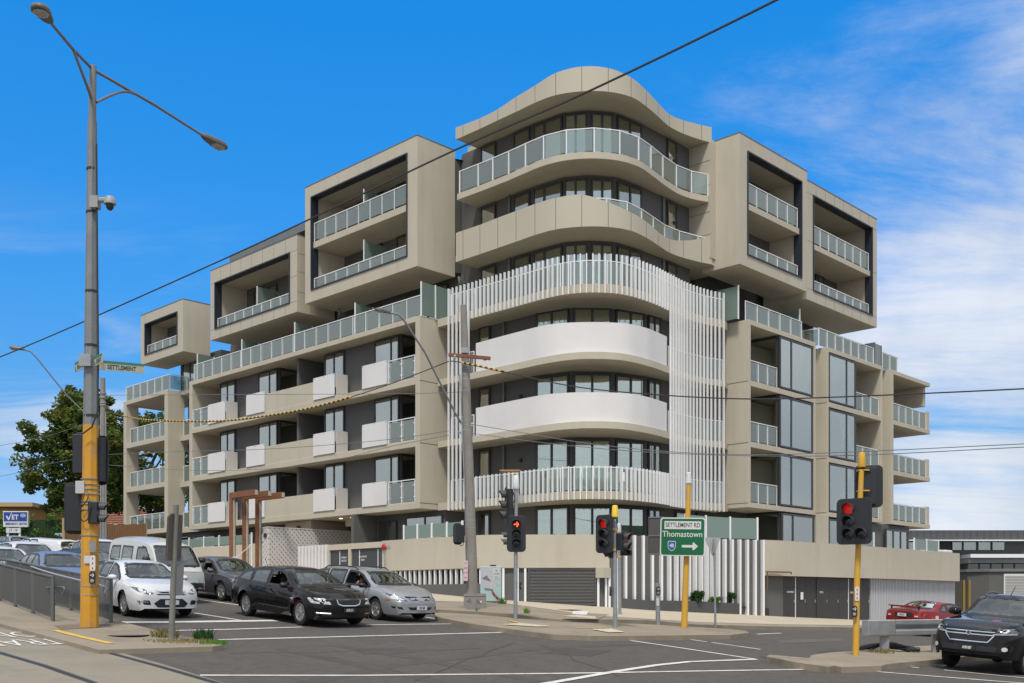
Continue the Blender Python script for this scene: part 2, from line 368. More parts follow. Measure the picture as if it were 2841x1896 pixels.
# ---- corner tower: faceted dark wall behind the balconies
TW = [(2.95, 10.2), (2.95, 5.3), (3.1, 3.5), (3.71, 2.5), (4.71, 1.79), (6.52, 1.6), (10.4, 1.6)]
TB = [(2.72, 10.2), (2.72, 4.95), (3.13, 3.08), (4.57, 1.76), (6.34, 1.28), (10.6, 1.15)]
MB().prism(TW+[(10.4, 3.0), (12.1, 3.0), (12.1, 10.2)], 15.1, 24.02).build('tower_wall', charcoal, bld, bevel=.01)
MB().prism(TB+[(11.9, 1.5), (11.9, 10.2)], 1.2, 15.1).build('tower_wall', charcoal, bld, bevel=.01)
MB().box(3.2, 11.9, 3.3, 10, 24.03, 24.4).build('roof', beige2, bld)
# ---- roof canopy
RC = [(1.5,8.92),(1.5,8.53),(1.5,7.35),(1.47,6.13),(1.45,4.92),(1.41,3.7),(1.53,2.56),(2.07,1.51),(2.91,.7),(3.99,.28),(5.2,.35),(6.38,.57),(7.56,.8),(8.67,.78),(9.86,.56),(10.45,.37)]
RT = [24.55,24.53,24.48,24.5,24.66,24.75,24.96,25.07,25.02,24.84,24.7,24.61,24.56,24.62,24.71,24.73]
K = 5; RCs = catmull(RC, K); RTs = [v[0] for v in catmull([(t,) for t in RT], K)]
ro = slab(offs(RCs, .06), [(12.0, .37), (12.0, 8.92)], 24.0, 24.16, 'canopy_soffit', beige2, bld)
rb = band(RCs, .18, [23.985]*len(RCs), RTs, 'canopy_fascia', beige2, bld)
def joints(C, idx, zb, zt, parent):
    mb = MB()
    for i in idx:
        q = C[i]; a = C[max(i-1, 0)]; b = C[min(i+1, len(C)-1)]; L = math.hypot(b[0]-a[0], b[1]-a[1]); u = ((b[0]-a[0])/L, (b[1]-a[1])/L); n = (u[1], -u[0])
        if n[0]+n[1] > 0: n = (-n[0], -n[1])
        mb.obox(q, u, n, -.011, .011, -.02, .004, zb[i]+.01, zt[i]-.01)
    mb.build('panel_joint', joint, parent)
joints(RCs, [K*i for i in range(1, 15)], [23.985]*len(RCs), RTs, rb)
MB().box(1.5, 12, 8.9, 9.05, 24.0, 24.56).build('canopy_side', beige2, bld)
# ---- level 5 panelled parapet with a dipping top edge
BT = [19.46,19.45,19.44,19.45,19.45,19.44,19.44,19.45,19.13,18.86,18.78,18.66,18.68,18.87,19.2,19.45]
BTs = [v[0] for v in catmull([(t,) for t in BT], K)]
b5 = band(RCs, .16, [18.05]*len(RCs), BTs, 'parapet', beige2, bld)
joints(RCs, [K*i for i in range(1, 15)], [18.05]*len(RCs), BTs, b5)
MB().box(1.52, 3.0, 8.925, 9.05, 18.05, 19.46).build('parapet_side', beige2, b5)
s5 = slab(offs(RCs, .06), [(12.0, .4), (12.0, 9.05), (1.5, 9.05)], 18.062, 18.35, 'balcony_slab', beige2, bld)
balustrade(offs(RC[7:], .25), 18.36, 1.05, s5, each=True)
# ---- level 6 slab and faceted glass balustrade
C6 = [(1.52,8.83),(1.56,7.58),(1.57,6.6),(1.56,5.55),(1.5,4.42),(1.48,3.27),(1.75,2.15),(2.46,1.13),(3.47,.48),(4.6,.28),(5.73,.44),(6.96,.68),(8.28,.86),(9.36,.76),(10.25,.43)]
C6s = catmull(C6, 5)
s6 = slab(C6s, [(10.3, 1.7), (10.3, 9.0), (1.55, 9.0)], 21.05, 21.34, 'balcony_slab', beige, bld)
balustrade(offs(C6, .05), 21.34, 1.08, s6, each=True, post=.05)
# ---- right-hand fin of the crown
MB().box(10.32, 10.8, .36, 1.75, 18.36, 23.99).build('crown_fin', beige2, bld)
mbj = MB()
for z in (19.5, 20.6, 21.9, 23.1): mbj.box(10.312, 10.33, .38, 1.7, z-.01, z+.01)
mbj.build('panel_joint', joint, bld)
# ---- tower windows
def tw_windows(TWp, spec, z0, z1, bl):
    for k, (i, u0, u1, divs, bi) in enumerate(spec):
        p, u, n, L = seg(TWp[i], TWp[i+1])
        window(p, u, n, u0, min(u1, L-.02), z0, z1, divs, bl(k), fw=.09)
upper = [(0, 1.45, 2.5, (), 0), (0, 3.7, 4.78, (), 0), (1, .08, 1.78, (.75,), 0), (2, .05, 1.12, (.58,), 0), (3, .1, 1.14, (.62,), 0), (4, .12, 1.75, (.95,), 0), (5, 1.9, 2.7, (), 0)]
rng = random.Random(3)
def blu(lv):
    def f(k):
        if k in (0, 1, 6): return [(0, 1, rng.choice([.45, .6]))] if rng.random() < .4 else None
        a, b = rng.choice([(.62, .62), (.62, .45), (.9, .55), (.3, .3)]) if lv == 5 else rng.choice([(.35, .35), (.2, .5), (.6, .25)])
        return [(0, .5, a), (.5, 1, b)]
    return f
for zf in (18.36, 21.36): tw_windows(TW, upper, zf, zf+2.55, blu(5 if zf < 20 else 6))
tw_windows(TW, upper, 15.4, 17.95, blu(5))
lower = [(0, 1.55, 2.35, (), 0), (1, .1, 1.85, (.95,), 0), (2, .12, 1.85, (.98,), 0), (3, .1, 1.75, (.95,), 0), (4, .15, 1.1, (.62,), 0), (4, 2.2, 3.2, (), 0)]
for zf in (3.4, 6.45, 9.45, 12.45): tw_windows(TB, lower, zf, zf+2.55, lambda k: [(0, 1, rng.choice([.18, .3]))] if k in (1, 2, 3, 4) else None)
# wall fixtures on the tower: downpipes and small lights
for q_ in [((2.86, 6.75, z), (2.86, 6.75, z+2.65)) for z in (15.4, 18.4)]+[((2.62, 6.9, z), (2.62, 6.9, z+2.6)) for z in (6.45, 9.45, 12.45)]+[((8.1, 1.52, z), (8.1, 1.52, z+2.6)) for z in (15.4, 18.4)]:
    MB().tube(q_, .06).build('downpipe', steel, bld, smooth=True)
for z in (8.2, 11.2, 14.2): MB().box(2.62, 2.72, 5.75, 5.9, z, z+.15).build('wall_light', black, bld)
for z in (16.9, 19.9, 22.9): MB().box(9.0-.08, 9.0+.06, 1.5, 1.6, z, z+.16).build('wall_light', black, bld)
for z in (19.2, 22.3):
    MB().box(2.9, 2.96, 9.2, 9.75, z, z+.14).build('wall_vent', blackf, bld)
# ---- level 4 ring slab, balustrade and tall white slats
SC = [(.95,9.05),(1.0,8.0),(1.02,6.88),(1.03,4.65),(1.03,2.75),(1.25,1.56),(1.85,.62),(3.03,-.12),(4.9,-.22),(6.55,.0),(8.26,.2),(9.89,.12),(10.95,-.15)]
SCs = catmull(SC, 8)
for i, (za, zb) in enumerate(((14.98, 15.36), (12.1, 12.4), (9.1, 9.4), (6.05, 6.40))):
    cc = offs(SCs, .14 if i in (0, 3) else .1)
    s = slab(cc, [(11.6, .2), (11.6, 9.9), (1.1, 9.9)], za, zb, 'balcony_slab', beige, bld)
    if i == 0: balustrade(offs(catmull(SC, 2), .3), zb, 1.07, s, each=True, post=.05)
    elif i == 3: balustrade(offs(catmull(SC, 2), .3), zb, 1.07, s, each=True, post=.05)
    else:
        balustrade(offs([(.95, 9.0), (1.01, 7.5)], .25), zb, 1.05, s, step=1.2)
        balustrade(offs([(6.9, .05), (8.26, .2), (9.89, .12), (10.95, -.15)], .3), zb, 1.05, s, each=True)
def arclen(C):
    s = [0]
    for a, b in zip(C, C[1:]): s.append(s[-1]+math.hypot(b[0]-a[0], b[1]-a[1]))
    return s
def along(C, S, t):
    for i in range(len(C)-1):
        if t <= S[i+1]:
            dd = max(1e-6, S[i+1]-S[i]); k = (t-S[i])/dd; u = ((C[i+1][0]-C[i][0])/dd, (C[i+1][1]-C[i][1])/dd)
            return (C[i][0]+(C[i+1][0]-C[i][0])*k, C[i][1]+(C[i+1][1]-C[i][1])*k), u
    a, b = C[-2], C[-1]; dd = max(1e-6, math.hypot(b[0]-a[0], b[1]-a[1])); return b, ((b[0]-a[0])/dd, (b[1]-a[1])/dd)
S_ = arclen(SCs); tot = S_[-1]; NS = 68
hi = MB(); lo = MB(); fulls = (MB(), MB())
for k in range(NS):
    t = tot*(k+.35)/NS; p, u = along(SCs, S_, t); n = (u[1], -u[0])
    if n[0]+n[1] > 0: n = (-n[0], -n[1])
    isfull = t < 1.62 or t > tot-4.45
    if isfull: fulls[0 if t < 2 else 1].obox(p, u, n, -.024, .024, -.055, .04, 5.98, 16.62)
    else:
        hi.obox(p, u, n, -.024, .024, -.06, .04, 14.93, 16.62); lo.obox(p, u, n, -.024, .024, -.06, .04, 6.02, 7.47)
[q_.build('slat_screen', wmetal, bld) for q_ in fulls]; hi.build('slat_screen', wmetal, bld); lo.build('slat_screen', wmetal, bld)
# white curved parapets between the slats
WC = [(1.28,7.4),(1.2,5.87),(1.15,4.35),(1.14,3.05),(1.42,2.05),(2.28,.95),(3.42,.12),(4.5,-.06),(5.4,.02),(6.55,.2)]
WCs = catmull(WC, 8)
for z0, z1 in ((9.25, 10.74), (12.27, 13.8)): band(WCs, .14, z0, z1, 'parapet', white, bld)
# ---- lower left wing: three-storey concrete frame
MB().box(0, 3.0, 9.98, 10.3, 6.08, 15.36).build('side_wall', beige, bld, bevel=.02)
MB().box(0, 3.0, 31.66, 32.03, 6.08, 15.36).build('side_wall', beige, bld, bevel=.02)
jm = MB()
for z in (9.25, 12.25, 6.36): jm.box(.02, 1.2, 9.972, 9.985, z-.012, z+.012)
jm.build('panel_joint', joint, bld)
for za, zb in ((6.08, 6.40), (9.08, 9.40), (12.08, 12.40), (15.1, 15.36)):
    m = MB().box(0, 3.2, 10.3, 31.66, za, zb); m.build('floor_slab', beige, bld, bevel=.015)
rl = mat('pale_side_panel', (.56, .54, .51), .6)
for fi, zf in enumerate((6.40, 9.40, 12.40)):
    up = MB().box(.02, .16, 18.75, 23.42, zf-.02, zf+1.02); up.build('parapet', beige, bld, bevel=.012)
    for b0, b1 in ((10.3, 14.42), (16.72, 18.749), (23.421, 25.4), (27.66, 31.66)):
        MB().box(.02, .16, b0, b1, zf-.02, zf+.045).build('upstand', beige, bld)
    for b0, b1 in ((12.43, 14.40), (16.76, 18.66), (23.44, 25.34), (27.69, 29.67)):
        pn = MB().box(-.05, -.02, b0, b1, zf+.02, zf+1.19).build('balcony_panel', white, bld)
        st = MB()
        for b in (b0+.06, (b0+b1)/2, b1-.06): st.box(-.056, -.049, b-.02, b+.02, zf+1.12, zf+1.16)
        st.build('fixing', black, pn)
    for b0, sgn in ((16.70, 1), (27.64, 1)):
        MB().box(.02, .76, b0-.03, b0, zf-.05, zf+1.19).build('balcony_panel', rl, bld)
    # post and glass balustrades with stub fixings
    for b0, b1 in ((10.36, 12.36), (29.72, 31.6)):
        mb = MB(); gb = MB()
        for b in (b0, (b0+b1)/2, b1):
            mb.box(.02, .07, b-.025, b+.025, zf, zf+1.1)
            for z in (zf+.3, zf+.85):
                for s_ in (-1, 1):
                    if b0 <= b+s_*.09 <= b1: mb.box(.015, .05, b+s_*.03, b+s_*.10, z-.02, z+.02)
        mb.box(.01, .08, b0-.03, b1+.03, zf+1.1, zf+1.14)
        for c0, c1 in ((b0+.07, (b0+b1)/2-.07), ((b0+b1)/2+.07, b1-.07)): gb.box(.035, .05, c0, c1, zf+.06, zf+1.04)
        o = mb.build('balustrade', wmetal, bld); gb.build('glass_panel', balg, o)
    # dark room blocks standing forward under each slab, and the deep dark recesses between
    for b0, b1 in ((12.6, 18.97), (23.55, 29.9)):
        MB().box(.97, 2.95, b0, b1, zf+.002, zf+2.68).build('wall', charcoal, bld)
        p, u, n = fr('L', .97)
        A, B = (b0+.02, b0+2.0), (b1-1.78, b1-.02)
        window(p, u, n, *A, zf+.1, zf+2.62, (A[0]+.62 if b0 < 20 else A[0]+.8,), [(0, .5, .92 if fi == 0 else .0001), (.5, 1, .9)] if (fi == 0 and b0 < 20) else None)
        window(p, u, n, *B, zf+.1, zf+2.62, (B[0]+.9,), [(0, 1, .95)] if (fi == 0) else ([(0, .45, rng.choice([.25, .55]))] if rng.random() < .5 else None), curtain=True)
        # windows on the return facing the tower
        window((.97, b0), (1, 0), (0, -1), .05, 1.75, zf+.1, zf+2.62, (), [(0, .95, .82)] if (fi == 0 and b0 < 20) else None)
    MB().box(.45, 2.95, 20.72, 20.92, zf+.001, zf+2.68).build('dividing_wall', charcoal, bld)
    MB().box(2.6, 2.95, 18.97, 23.55, zf+.001, zf+2.68).build('wall', charcoal, bld)
    MB().box(1.9, 2.94, 30.5, 31.659, zf+.001, zf+2.68).build('wall', beige, bld)
# terrace over the lower left wing
tr = balustrade([(.12, 9.98), (.12, 31.6)], 15.36, 1.02, bld, step=1.1, name='terrace_balustrade')
for b in (10.0, 15.2, 20.64, 26.08, 31.23):
    mb = MB().box(.1, .15, b-.03, b+.03, 15.36, 17.02); mb.box(1.25, 1.3, b-.03, b+.03, 15.36, 17.0)
    o = mb.build('privacy_screen', wmetal, bld); MB().box(.15, 1.25, b-.008, b+.008, 15.42, 16.98).build('glass_panel', frost, o); 
p, u, n = fr('L', 2.8)
for b in (10.6, 15.9, 21.4, 26.6): window(p, u, n, b+.4, b+3.6, 15.42, 17.7, (b+1.9, b+2.7))
mb = MB().box(1.9, 1.95, 9.9, 10.0, 15.36, 17.0); mb.box(.95, 1.0, 9.9, 10.0, 15.36, 17.0)
o = mb.build('privacy_screen', wmetal, bld); MB().box(.15, 2.6, 9.94, 9.955, 15.42, 16.98).build('glass_panel', frost, o)
# exposed pipes under the boxes
MB().tube([(2.4, 18.9, 17.2), (1.8, 18.9, 17.15), (1.5, 18.4, 17.3), (1.5, 18.4, 17.6)], .08).build('pipe', steel, bld, smooth=True)
MB().tube([(2.5, 9.9, 17.7), (2.3, 9.6, 17.3), (2.3, 9.2, 17.3), (2.6, 9.0, 16.9), (2.7, 9.0, 15.5)], .07).build('pipe', steel, bld, smooth=True)
# ---- projecting framed boxes
def fbox(side, u0, u1, d, z0, z1, o0, o1, oz0, oz1, mids, depth, m, jn=False, back=2.2, wins=True, div=None, longd=None):
    """hollow box: outer u0..u1, z0..z1 at front plane d; opening o0..o1, oz0..oz1; mids: levels of inner floors (bottom, top)"""
    D = d+(longd or depth)
    root = MB()
    bxs(root, side, u0, o0, d, D, z0, z1); bxs(root, side, o1, u1, d, D, z0, z1)
    bxs(root, side, o0, o1, d, D, z0, oz0); bxs(root, side, o0, o1, d, D, oz1, z1)
    o = root.build('framed_box', m, bld)
    cap = MB(); bxs(cap, side, u0-.02, u1+.02, d-.02, D+.02, z1, z1+.03); cap.build('capping', steel, o)
    sm = MB(); w = .05                                   # dark reveal frame
    for a, b, c, e in ((o0-.02, o0+w, oz0-.02, oz1+.02), (o1-w, o1+.02, oz0-.02, oz1+.02)): bxs(sm, side, a, b, d-.05, d+.42, c, e)
    bxs(sm, side, o0+w, o1-w, d-.05, d+.06, oz0-.02, oz0+w*.8); bxs(sm, side, o0+w, o1-w, d-.05, d+.42, oz1-w, oz1+.02)
    sm.build('window_surround', navy, o)
    bk = MB(); bxs(bk, side, o0, o1, d+back, d+back+.1, oz0, oz1); bk.build('wall', charcoal, o)
    levels = [oz0]+[t for _, t in mids]
    for zb, zt in mids:
        s = MB(); bxs(s, side, o0+w+.01, o1-w-.01, d+.10, d+back, zb, zt); s.build('floor_slab', beige, o)
    for zf in levels:
        pts = [(d+.14, o0+.2), (d+.14, o1-.1)] if side == 'L' else [(o0+.1, d+.14), (o1-.2, d+.14)]
        balustrade(pts, zf+.02, 1.0 if zf != oz0 else .62, o, step=.98, rail=.045)
        if div is not None:
            mb = MB(); bxs(mb, side, div-.02, div+.02, d+.2, d+.25, zf, zf+1.75); oo = mb.build('privacy_screen', wmetal, o)
            mb = MB(); bxs(mb, side, div-.006, div+.006, d+.25, d+back-.5, zf, zf+1.72); mb.build('glass_panel', frost, oo)
        if wins:
            p, u, n = fr(side, d+back)
            nxt = min([zb for zb, _ in mids if zb > zf]+[oz1])
            for a, b in wins: window(p, u, n, a, b, zf+.02, min(nxt-.02, zf+2.5), ((a*2+b)/3,), [(0, .33, .8)], parent=o)
    if jn:
        j = MB(); W_ = u1-u0
        for k in range(1, 8):
            uu = u0+W_*k/8
            for za, zb in ((oz1, z1), (z0, oz0)):
                if za == oz1 or True: bxs(j, side, uu-.008, uu+.008, d-.003, d+.01, za+.01, zb-.01)
        for zz in (oz0+.0, oz1, (oz0+oz1)/2):
            bxs(j, side, u0+.01, o0-.03, d-.003, d+.01, zz-.008, zz+.008); bxs(j, side, o1+.03, u1-.01, d-.003, d+.01, zz-.008, zz+.008)
        # joints on the visible return
        if side == 'L':
            for zz in (z0+1.1, z0+2.2, z0+3.2): j.box(d+.02, D-.02, u0-.004, u0+.01, zz-.008, zz+.008)
            for aa in (d+.9,): j.box(aa-.008, aa+.008, u0-.004, u0+.01, z0+.02, z1-.02)
        else:
            for zz in (z0+1.4, z0+2.9, z0+4.4): j.box(u0-.004, u0+.01, d+.02, D-.02, zz-.008, zz+.008)
        j.build('panel_joint', joint, o)
    return o
fbox('L', 10.14, 19.48, 0, 17.77, 24.07, 10.88, 18.9, 18.4, 23.41, [(20.67, 21.0)], 2.46, beige, div=14.6, wins=[(12.0, 14.3), (15.5, 17.2)])
fbox('L', 20.23, 29.43, 0, 17.50, 21.73, 20.93, 28.9, 18.1, 20.89, [], 2.5, beige2, jn=True, div=24.6, wins=[(21.5, 24.2), (25.5, 28.0)])
fbox('L', 32.78, 38.44, 0, 17.41, 20.7, 33.5, 37.85, 17.98, 20.03, [], 1.9, beige, wins=[(34.5, 36.0)], back=1.6)
fbox('R', 10.78, 17.25, -1, 17.85, 24.16, 11.46, 16.68, 18.44, 23.46, [(20.73, 21.02)], 2.15, beige, wins=[(11.8, 13.6)], back=1.9)
fbox('R', 17.95, 26.2, -.58, 17.7, 24.05, 18.65, 25.6, 18.3, 23.4, [(20.6, 20.88)], 2.6, beige2, jn=True, wins=[(19.2, 22.4), (22.9, 23.9)], back=2.2)
# recessed dark roof plant behind the second box
MB().box(.4, 3, 19.55, 27.9, 22.03, 22.42).build('roof_plant', steel, bld); MB().box(.9, 3, 19.6, 26.4, 21.76, 22.02).build('roof_plant', darkwall, bld)
# ---- leftmost open balcony block
A0 = .2
MB().box(A0, A0+.9, 41.0, 41.4, 6.1, 15.36).build('column', beige, bld, bevel=.015); lb = MB()
lb.box(A0, A0+.35, 35.16, 35.6, 6.1, 15.36); lb.box(A0+.351, A0+1.2, 35.16, 35.4, 6.1, 15.36)
lb.build('column', beige, bld, bevel=.015)
for za, zb in ((6.1, 6.42), (9.08, 9.42), (12.1, 12.42), (15.1, 15.36)):
    MB().box(A0+.002, A0+3.4, 35.161, 41.398, za, zb).build('floor_slab', beige, bld, bevel=.012)
    MB().box(A0+.9, 3.2, 32.04, 35.16, za, zb).build('floor_slab', beige, bld)
    if zb < 15:
        balustrade([(A0+.25, 35.65), (A0+.25, 40.9)], zb, 1.05, bld, step=1.05); balustrade([(A0+1.1, 33.6), (A0+1.1, 35.1)], zb, 1.05, bld, step=1.1)
        MB().box(A0+1.9, A0+2.25, 35.3, 36.0, zb, zb+2.66).build('column', charcoal, bld)
        MB().box(A0+1.9, A0+2.5, 32.1, 35.1, zb+.001, zb+2.66).build('wall', beige, bld)
        p, u, n = fr('L', A0+1.9); window(p, u, n, 33.2, 34.9, zb+.05, zb+2.3, ())
        ac = MB().box(A0+1.35, A0+1.8, 33.9, 34.7, zb+.1, zb+.75).build('air_conditioner', mat('pale_enamel', (.5, .5, .47), .5), bld, bevel=.02)
        MB().lathe([(.0, 0), (.26, 0), (.26, .01), (.0, .012)], 16, Matrix.Translation((A0+1.34, 34.2, zb+.42)) @ Matrix.Rotation(R(-90), 4, 'Y')).build('fan_grille', black, ac)
balustrade([(A0+.15, 35.2), (A0+.15, 41.3)], 15.36, 1.02, bld, step=1.02, name='terrace_balustrade')
balustrade([(A0+.15, 35.2), (A0+2.6, 35.2)], 15.36, 1.02, bld, step=1.1, name='terrace_balustrade')
MB().box(2.1, 4, 31.8, 37.0, 15.37, 17.7).build('wall', darkwall, bld); p, u, n = fr('L', 2.1); window(p, u, n, 32.6, 36.6, 15.42, 17.6, (33.6, 34.5, 35.6))
# ---- lower right wing
B0 = -.95
for a0, a1 in ((11.66, 18.28), (19.5, 26.18), (27.3, 32.82)):
    last = a0 > 27
    for q_ in (((27.3, 27.62, B0, 2.0, 6.2, 15.36), (32.5, 32.82, B0+.3, 2.4, 13.9, 15.11)) if last else ((a0, a0+.2, B0, 2.0, 6.2, 15.36), (a1-.2, a1, B0, 2.0, 6.2, 15.36))):
        MB().box(*q_).build('side_wall', beige, bld, bevel=.015)
    for za, zb in ((6.2, 6.45), (9.15, 9.42), (12.14, 12.42), (15.12, 15.36)):
        x0, x1 = (27.62, 32.82) if last else (a0+.2, a1-.2)
        MB().box(x0, x1, B0, 2.0, za, zb).build('floor_slab', beige, bld, bevel=.012)
        if zb > 15: continue
        p, u, n = fr('R', B0+.08)
        if a0 < 12:
            window(p, u, n, 14.6, 17.95, zb+.04, zb+2.64, (15.75,), [(0, .33, .995), (.35, 1, .995)], fw=.08, bm_=sheer)
            window((14.6, B0), (0, 1), (-1, 0), .1, 2.2, zb+.04, zb+2.64, (), fw=.09)
            MB().box(14.62, 17.93, B0+.3, B0+2.2, zb, zb+2.66).build('wall', darkwall, bld)
            balustrade([(11.86, B0+.12), (14.5, B0+.12)], zb, 1.03, bld, step=.9); MB().box(11.87, 14.6, 1.1, 1.2, zb, zb+2.66).build('wall', beige, bld)
        elif a0 < 20:
            window(p, u, n, 19.72, 22.82, zb+.04, zb+2.64, (21.75,), [(0, .63, .995), (.66, 1, .995)], fw=.08, bm_=sheer); MB().box(19.75, 22.8, B0+.3, 1.9, zb, zb+2.66).build('wall', darkwall, bld)
            balustrade([(22.9, B0+.12), (25.9, B0+.12)], zb, 1.03, bld, step=.95); MB().box(22.81, 25.97, 1.2, 1.3, zb, zb+2.66).build('wall', beige, bld)
        else:
            balustrade([(27.65, B0+.12), (32.45, B0+.12)], zb, 1.05, bld, step=.95)
            MB().box(32.45, 32.8, B0+.05, 2.4, zb-.001, zb+1.12).build('parapet', beige, bld)
            MB().box(32.3, 32.42, 2.2, 2.35, zb, zb+2.66).build('post', steel, bld)
            window(*fr('R', 1.95), 27.7, 28.6, zb+.05, zb+2.4, ())
            lv = MB()
            for k in range(7): lv.box(29.0, 32.2, 2.30, 2.34, zb+.75+k*.2, zb+.82+k*.2)
            lv.build('louvre', wmetal, bld)
jm = MB()
for z in (9.36, 12.36, 6.42):
    jm.box(11.652, 11.67, B0+.02, .9, z-.012, z+.012); jm.box(19.492, 19.51, B0+.02, 0, z-.012, z+.012)
jm.build('panel_joint', joint, bld)
MB().box(18.281, 19.499, .1, 1.6, 6.2, 15.34).build('wall', beige, bld); MB().box(26.181, 27.299, .1, 1.6, 6.2, 15.34).build('wall', beige, bld)
MB().box(11.0, 33.0, 1.7, 6, 15.0, 15.1).build('roof', beige, bld)
balustrade([(11.9, -.62), (17.35, -.62)], 15.36, 1.02, bld, step=1.08, name='terrace_balustrade'); balustrade([(17.35, .3), (19.15, .3), (19.15, -.66), (25.6, -.66)], 15.36, 1.02, bld, step=.93, name='terrace_balustrade')
balustrade([(26.8, -.64), (28.8, -.64), (28.8, 1.6)], 15.36, 1.02, bld, step=.95, name='terrace_balustrade')
MB().box(25.75, 25.82, -.68, .6, 15.36, 16.75).box(26.6, 26.66, -.68, .6, 15.36, 16.7).build('privacy_screen', steel, bld); MB().box(25.82, 26.6, -.64, -.62, 15.4, 16.7).build('glass_panel', mat('grey_mesh', (.22, .24, .25), .6), bld)
for a, b0, b1 in ((11.3, -.6, 1.4), (17.2, -.6, 1.6)):
    mb = MB().box(a-.03, a+.03, b0-.025, b0+.025, 15.36, 17.02); mb.box(a-.03, a+.03, b1-.025, b1+.025, 15.36, 17.02)
    o = mb.build('privacy_screen', wmetal, bld); MB().box(a-.008, a+.008, b0+.03, b1-.03, 15.4, 16.98).build('glass_panel', frost, o)
MB().box(11.2, 24.1, 2.35, 2.45, 15.37, 17.6).build('wall', darkwall, bld); p, u, n = fr('R', 2.35)
window(p, u, n, 11.4, 13.9, 15.45, 17.6, (12.6,)); window(p, u, n, 17.9, 20.6, 15.45, 17.6, (19.2,)); window(p, u, n, 21.0, 23.9, 15.45, 17.6, (22.4,))
# ---- ground floor under the left wing
MB().box(1.3, 3.3, 9.6, 14.88, 1.2, 6.07).build('wall', charcoal, bld)
MB().box(-.2, 3.2, 14.89, 15.12, 1.2, 6.07).build('dividing_wall', charcoal, bld)
p, u, n = fr('L', 1.3)
window(p, u, n, 13.2, 14.6, 3.3, 5.75, (13.9,), [(0, .45, .5)]); window(p, u, n, 9.7, 12.5, 3.3, 5.85, (11.0,), [(0, 1, .2)])
p, u, n = fr('L', 3.2); window(p, u, n, 15.2, 19.0, 3.3, 5.8, (16.5, 17.8)); window(p, u, n, 19.3, 22.3, 3.6, 5.4, (20.8,))
MB().box(1.4, 3.3, 22.4, 34.8, 2, 6.06).build('wall', charcoal, bld)
p, u, n = fr('L', 1.4); window(p, u, n, 22.8, 26.3, 4.2, 5.7, (24.4, 25.3)); window(p, u, n, 27.8, 29.0, 4.4, 5.6); window(p, u, n, 31.2, 34.2, 4.2, 5.8, (32.6,))
MB().box(.6, 3.2, 19.8, 22.3, 5.35, 6.06).box(1.6, 3.2, 15.13, 18.0, 5.7, 6.07).build('beam', beige, bld)
mb = MB()
for b in (15.6, 16.6, 17.6): mb.lathe([(0, 0), (.09, 0), (.09, .02), (0, .02)], 12, Matrix.Translation((1.0, b, 6.055)))
mb.build('downlight', mat('lamp_glow', (1, .9, .7), .5, emit=((1, .85, .6), 2.5)), bld)
redm = mat('red_enamel', (.42, .02, .02), .35)
MB().lathe([(0, 0), (.12, 0), (.12, .1), (.06, .14), (0, .14)], 14, Matrix.Translation((.58, 20.9, 5.72)) @ Matrix.Rotation(R(-90), 4, 'Y')).build('alarm_lamp', redm, bld, smooth=True)
# low terrace wall and its frosted screens, far left
MB().box(-1.0, -.75, 19.75, 34.6, 2.2, 4.85).build('terrace_wall', beige, bld, bevel=.02)
mb = MB(); gb = MB()
for k in range(7):
    b = 23.4+k*1.75; mb.box(-.92, -.85, b-.035, b+.035, 4.85, 5.5)
    if k < 6: gb.box(-.90, -.88, b+.05, b+1.7, 4.9, 5.4)
o = mb.build('privacy_screen', wmetal, bld); gb.build('glass_panel', frost, o)
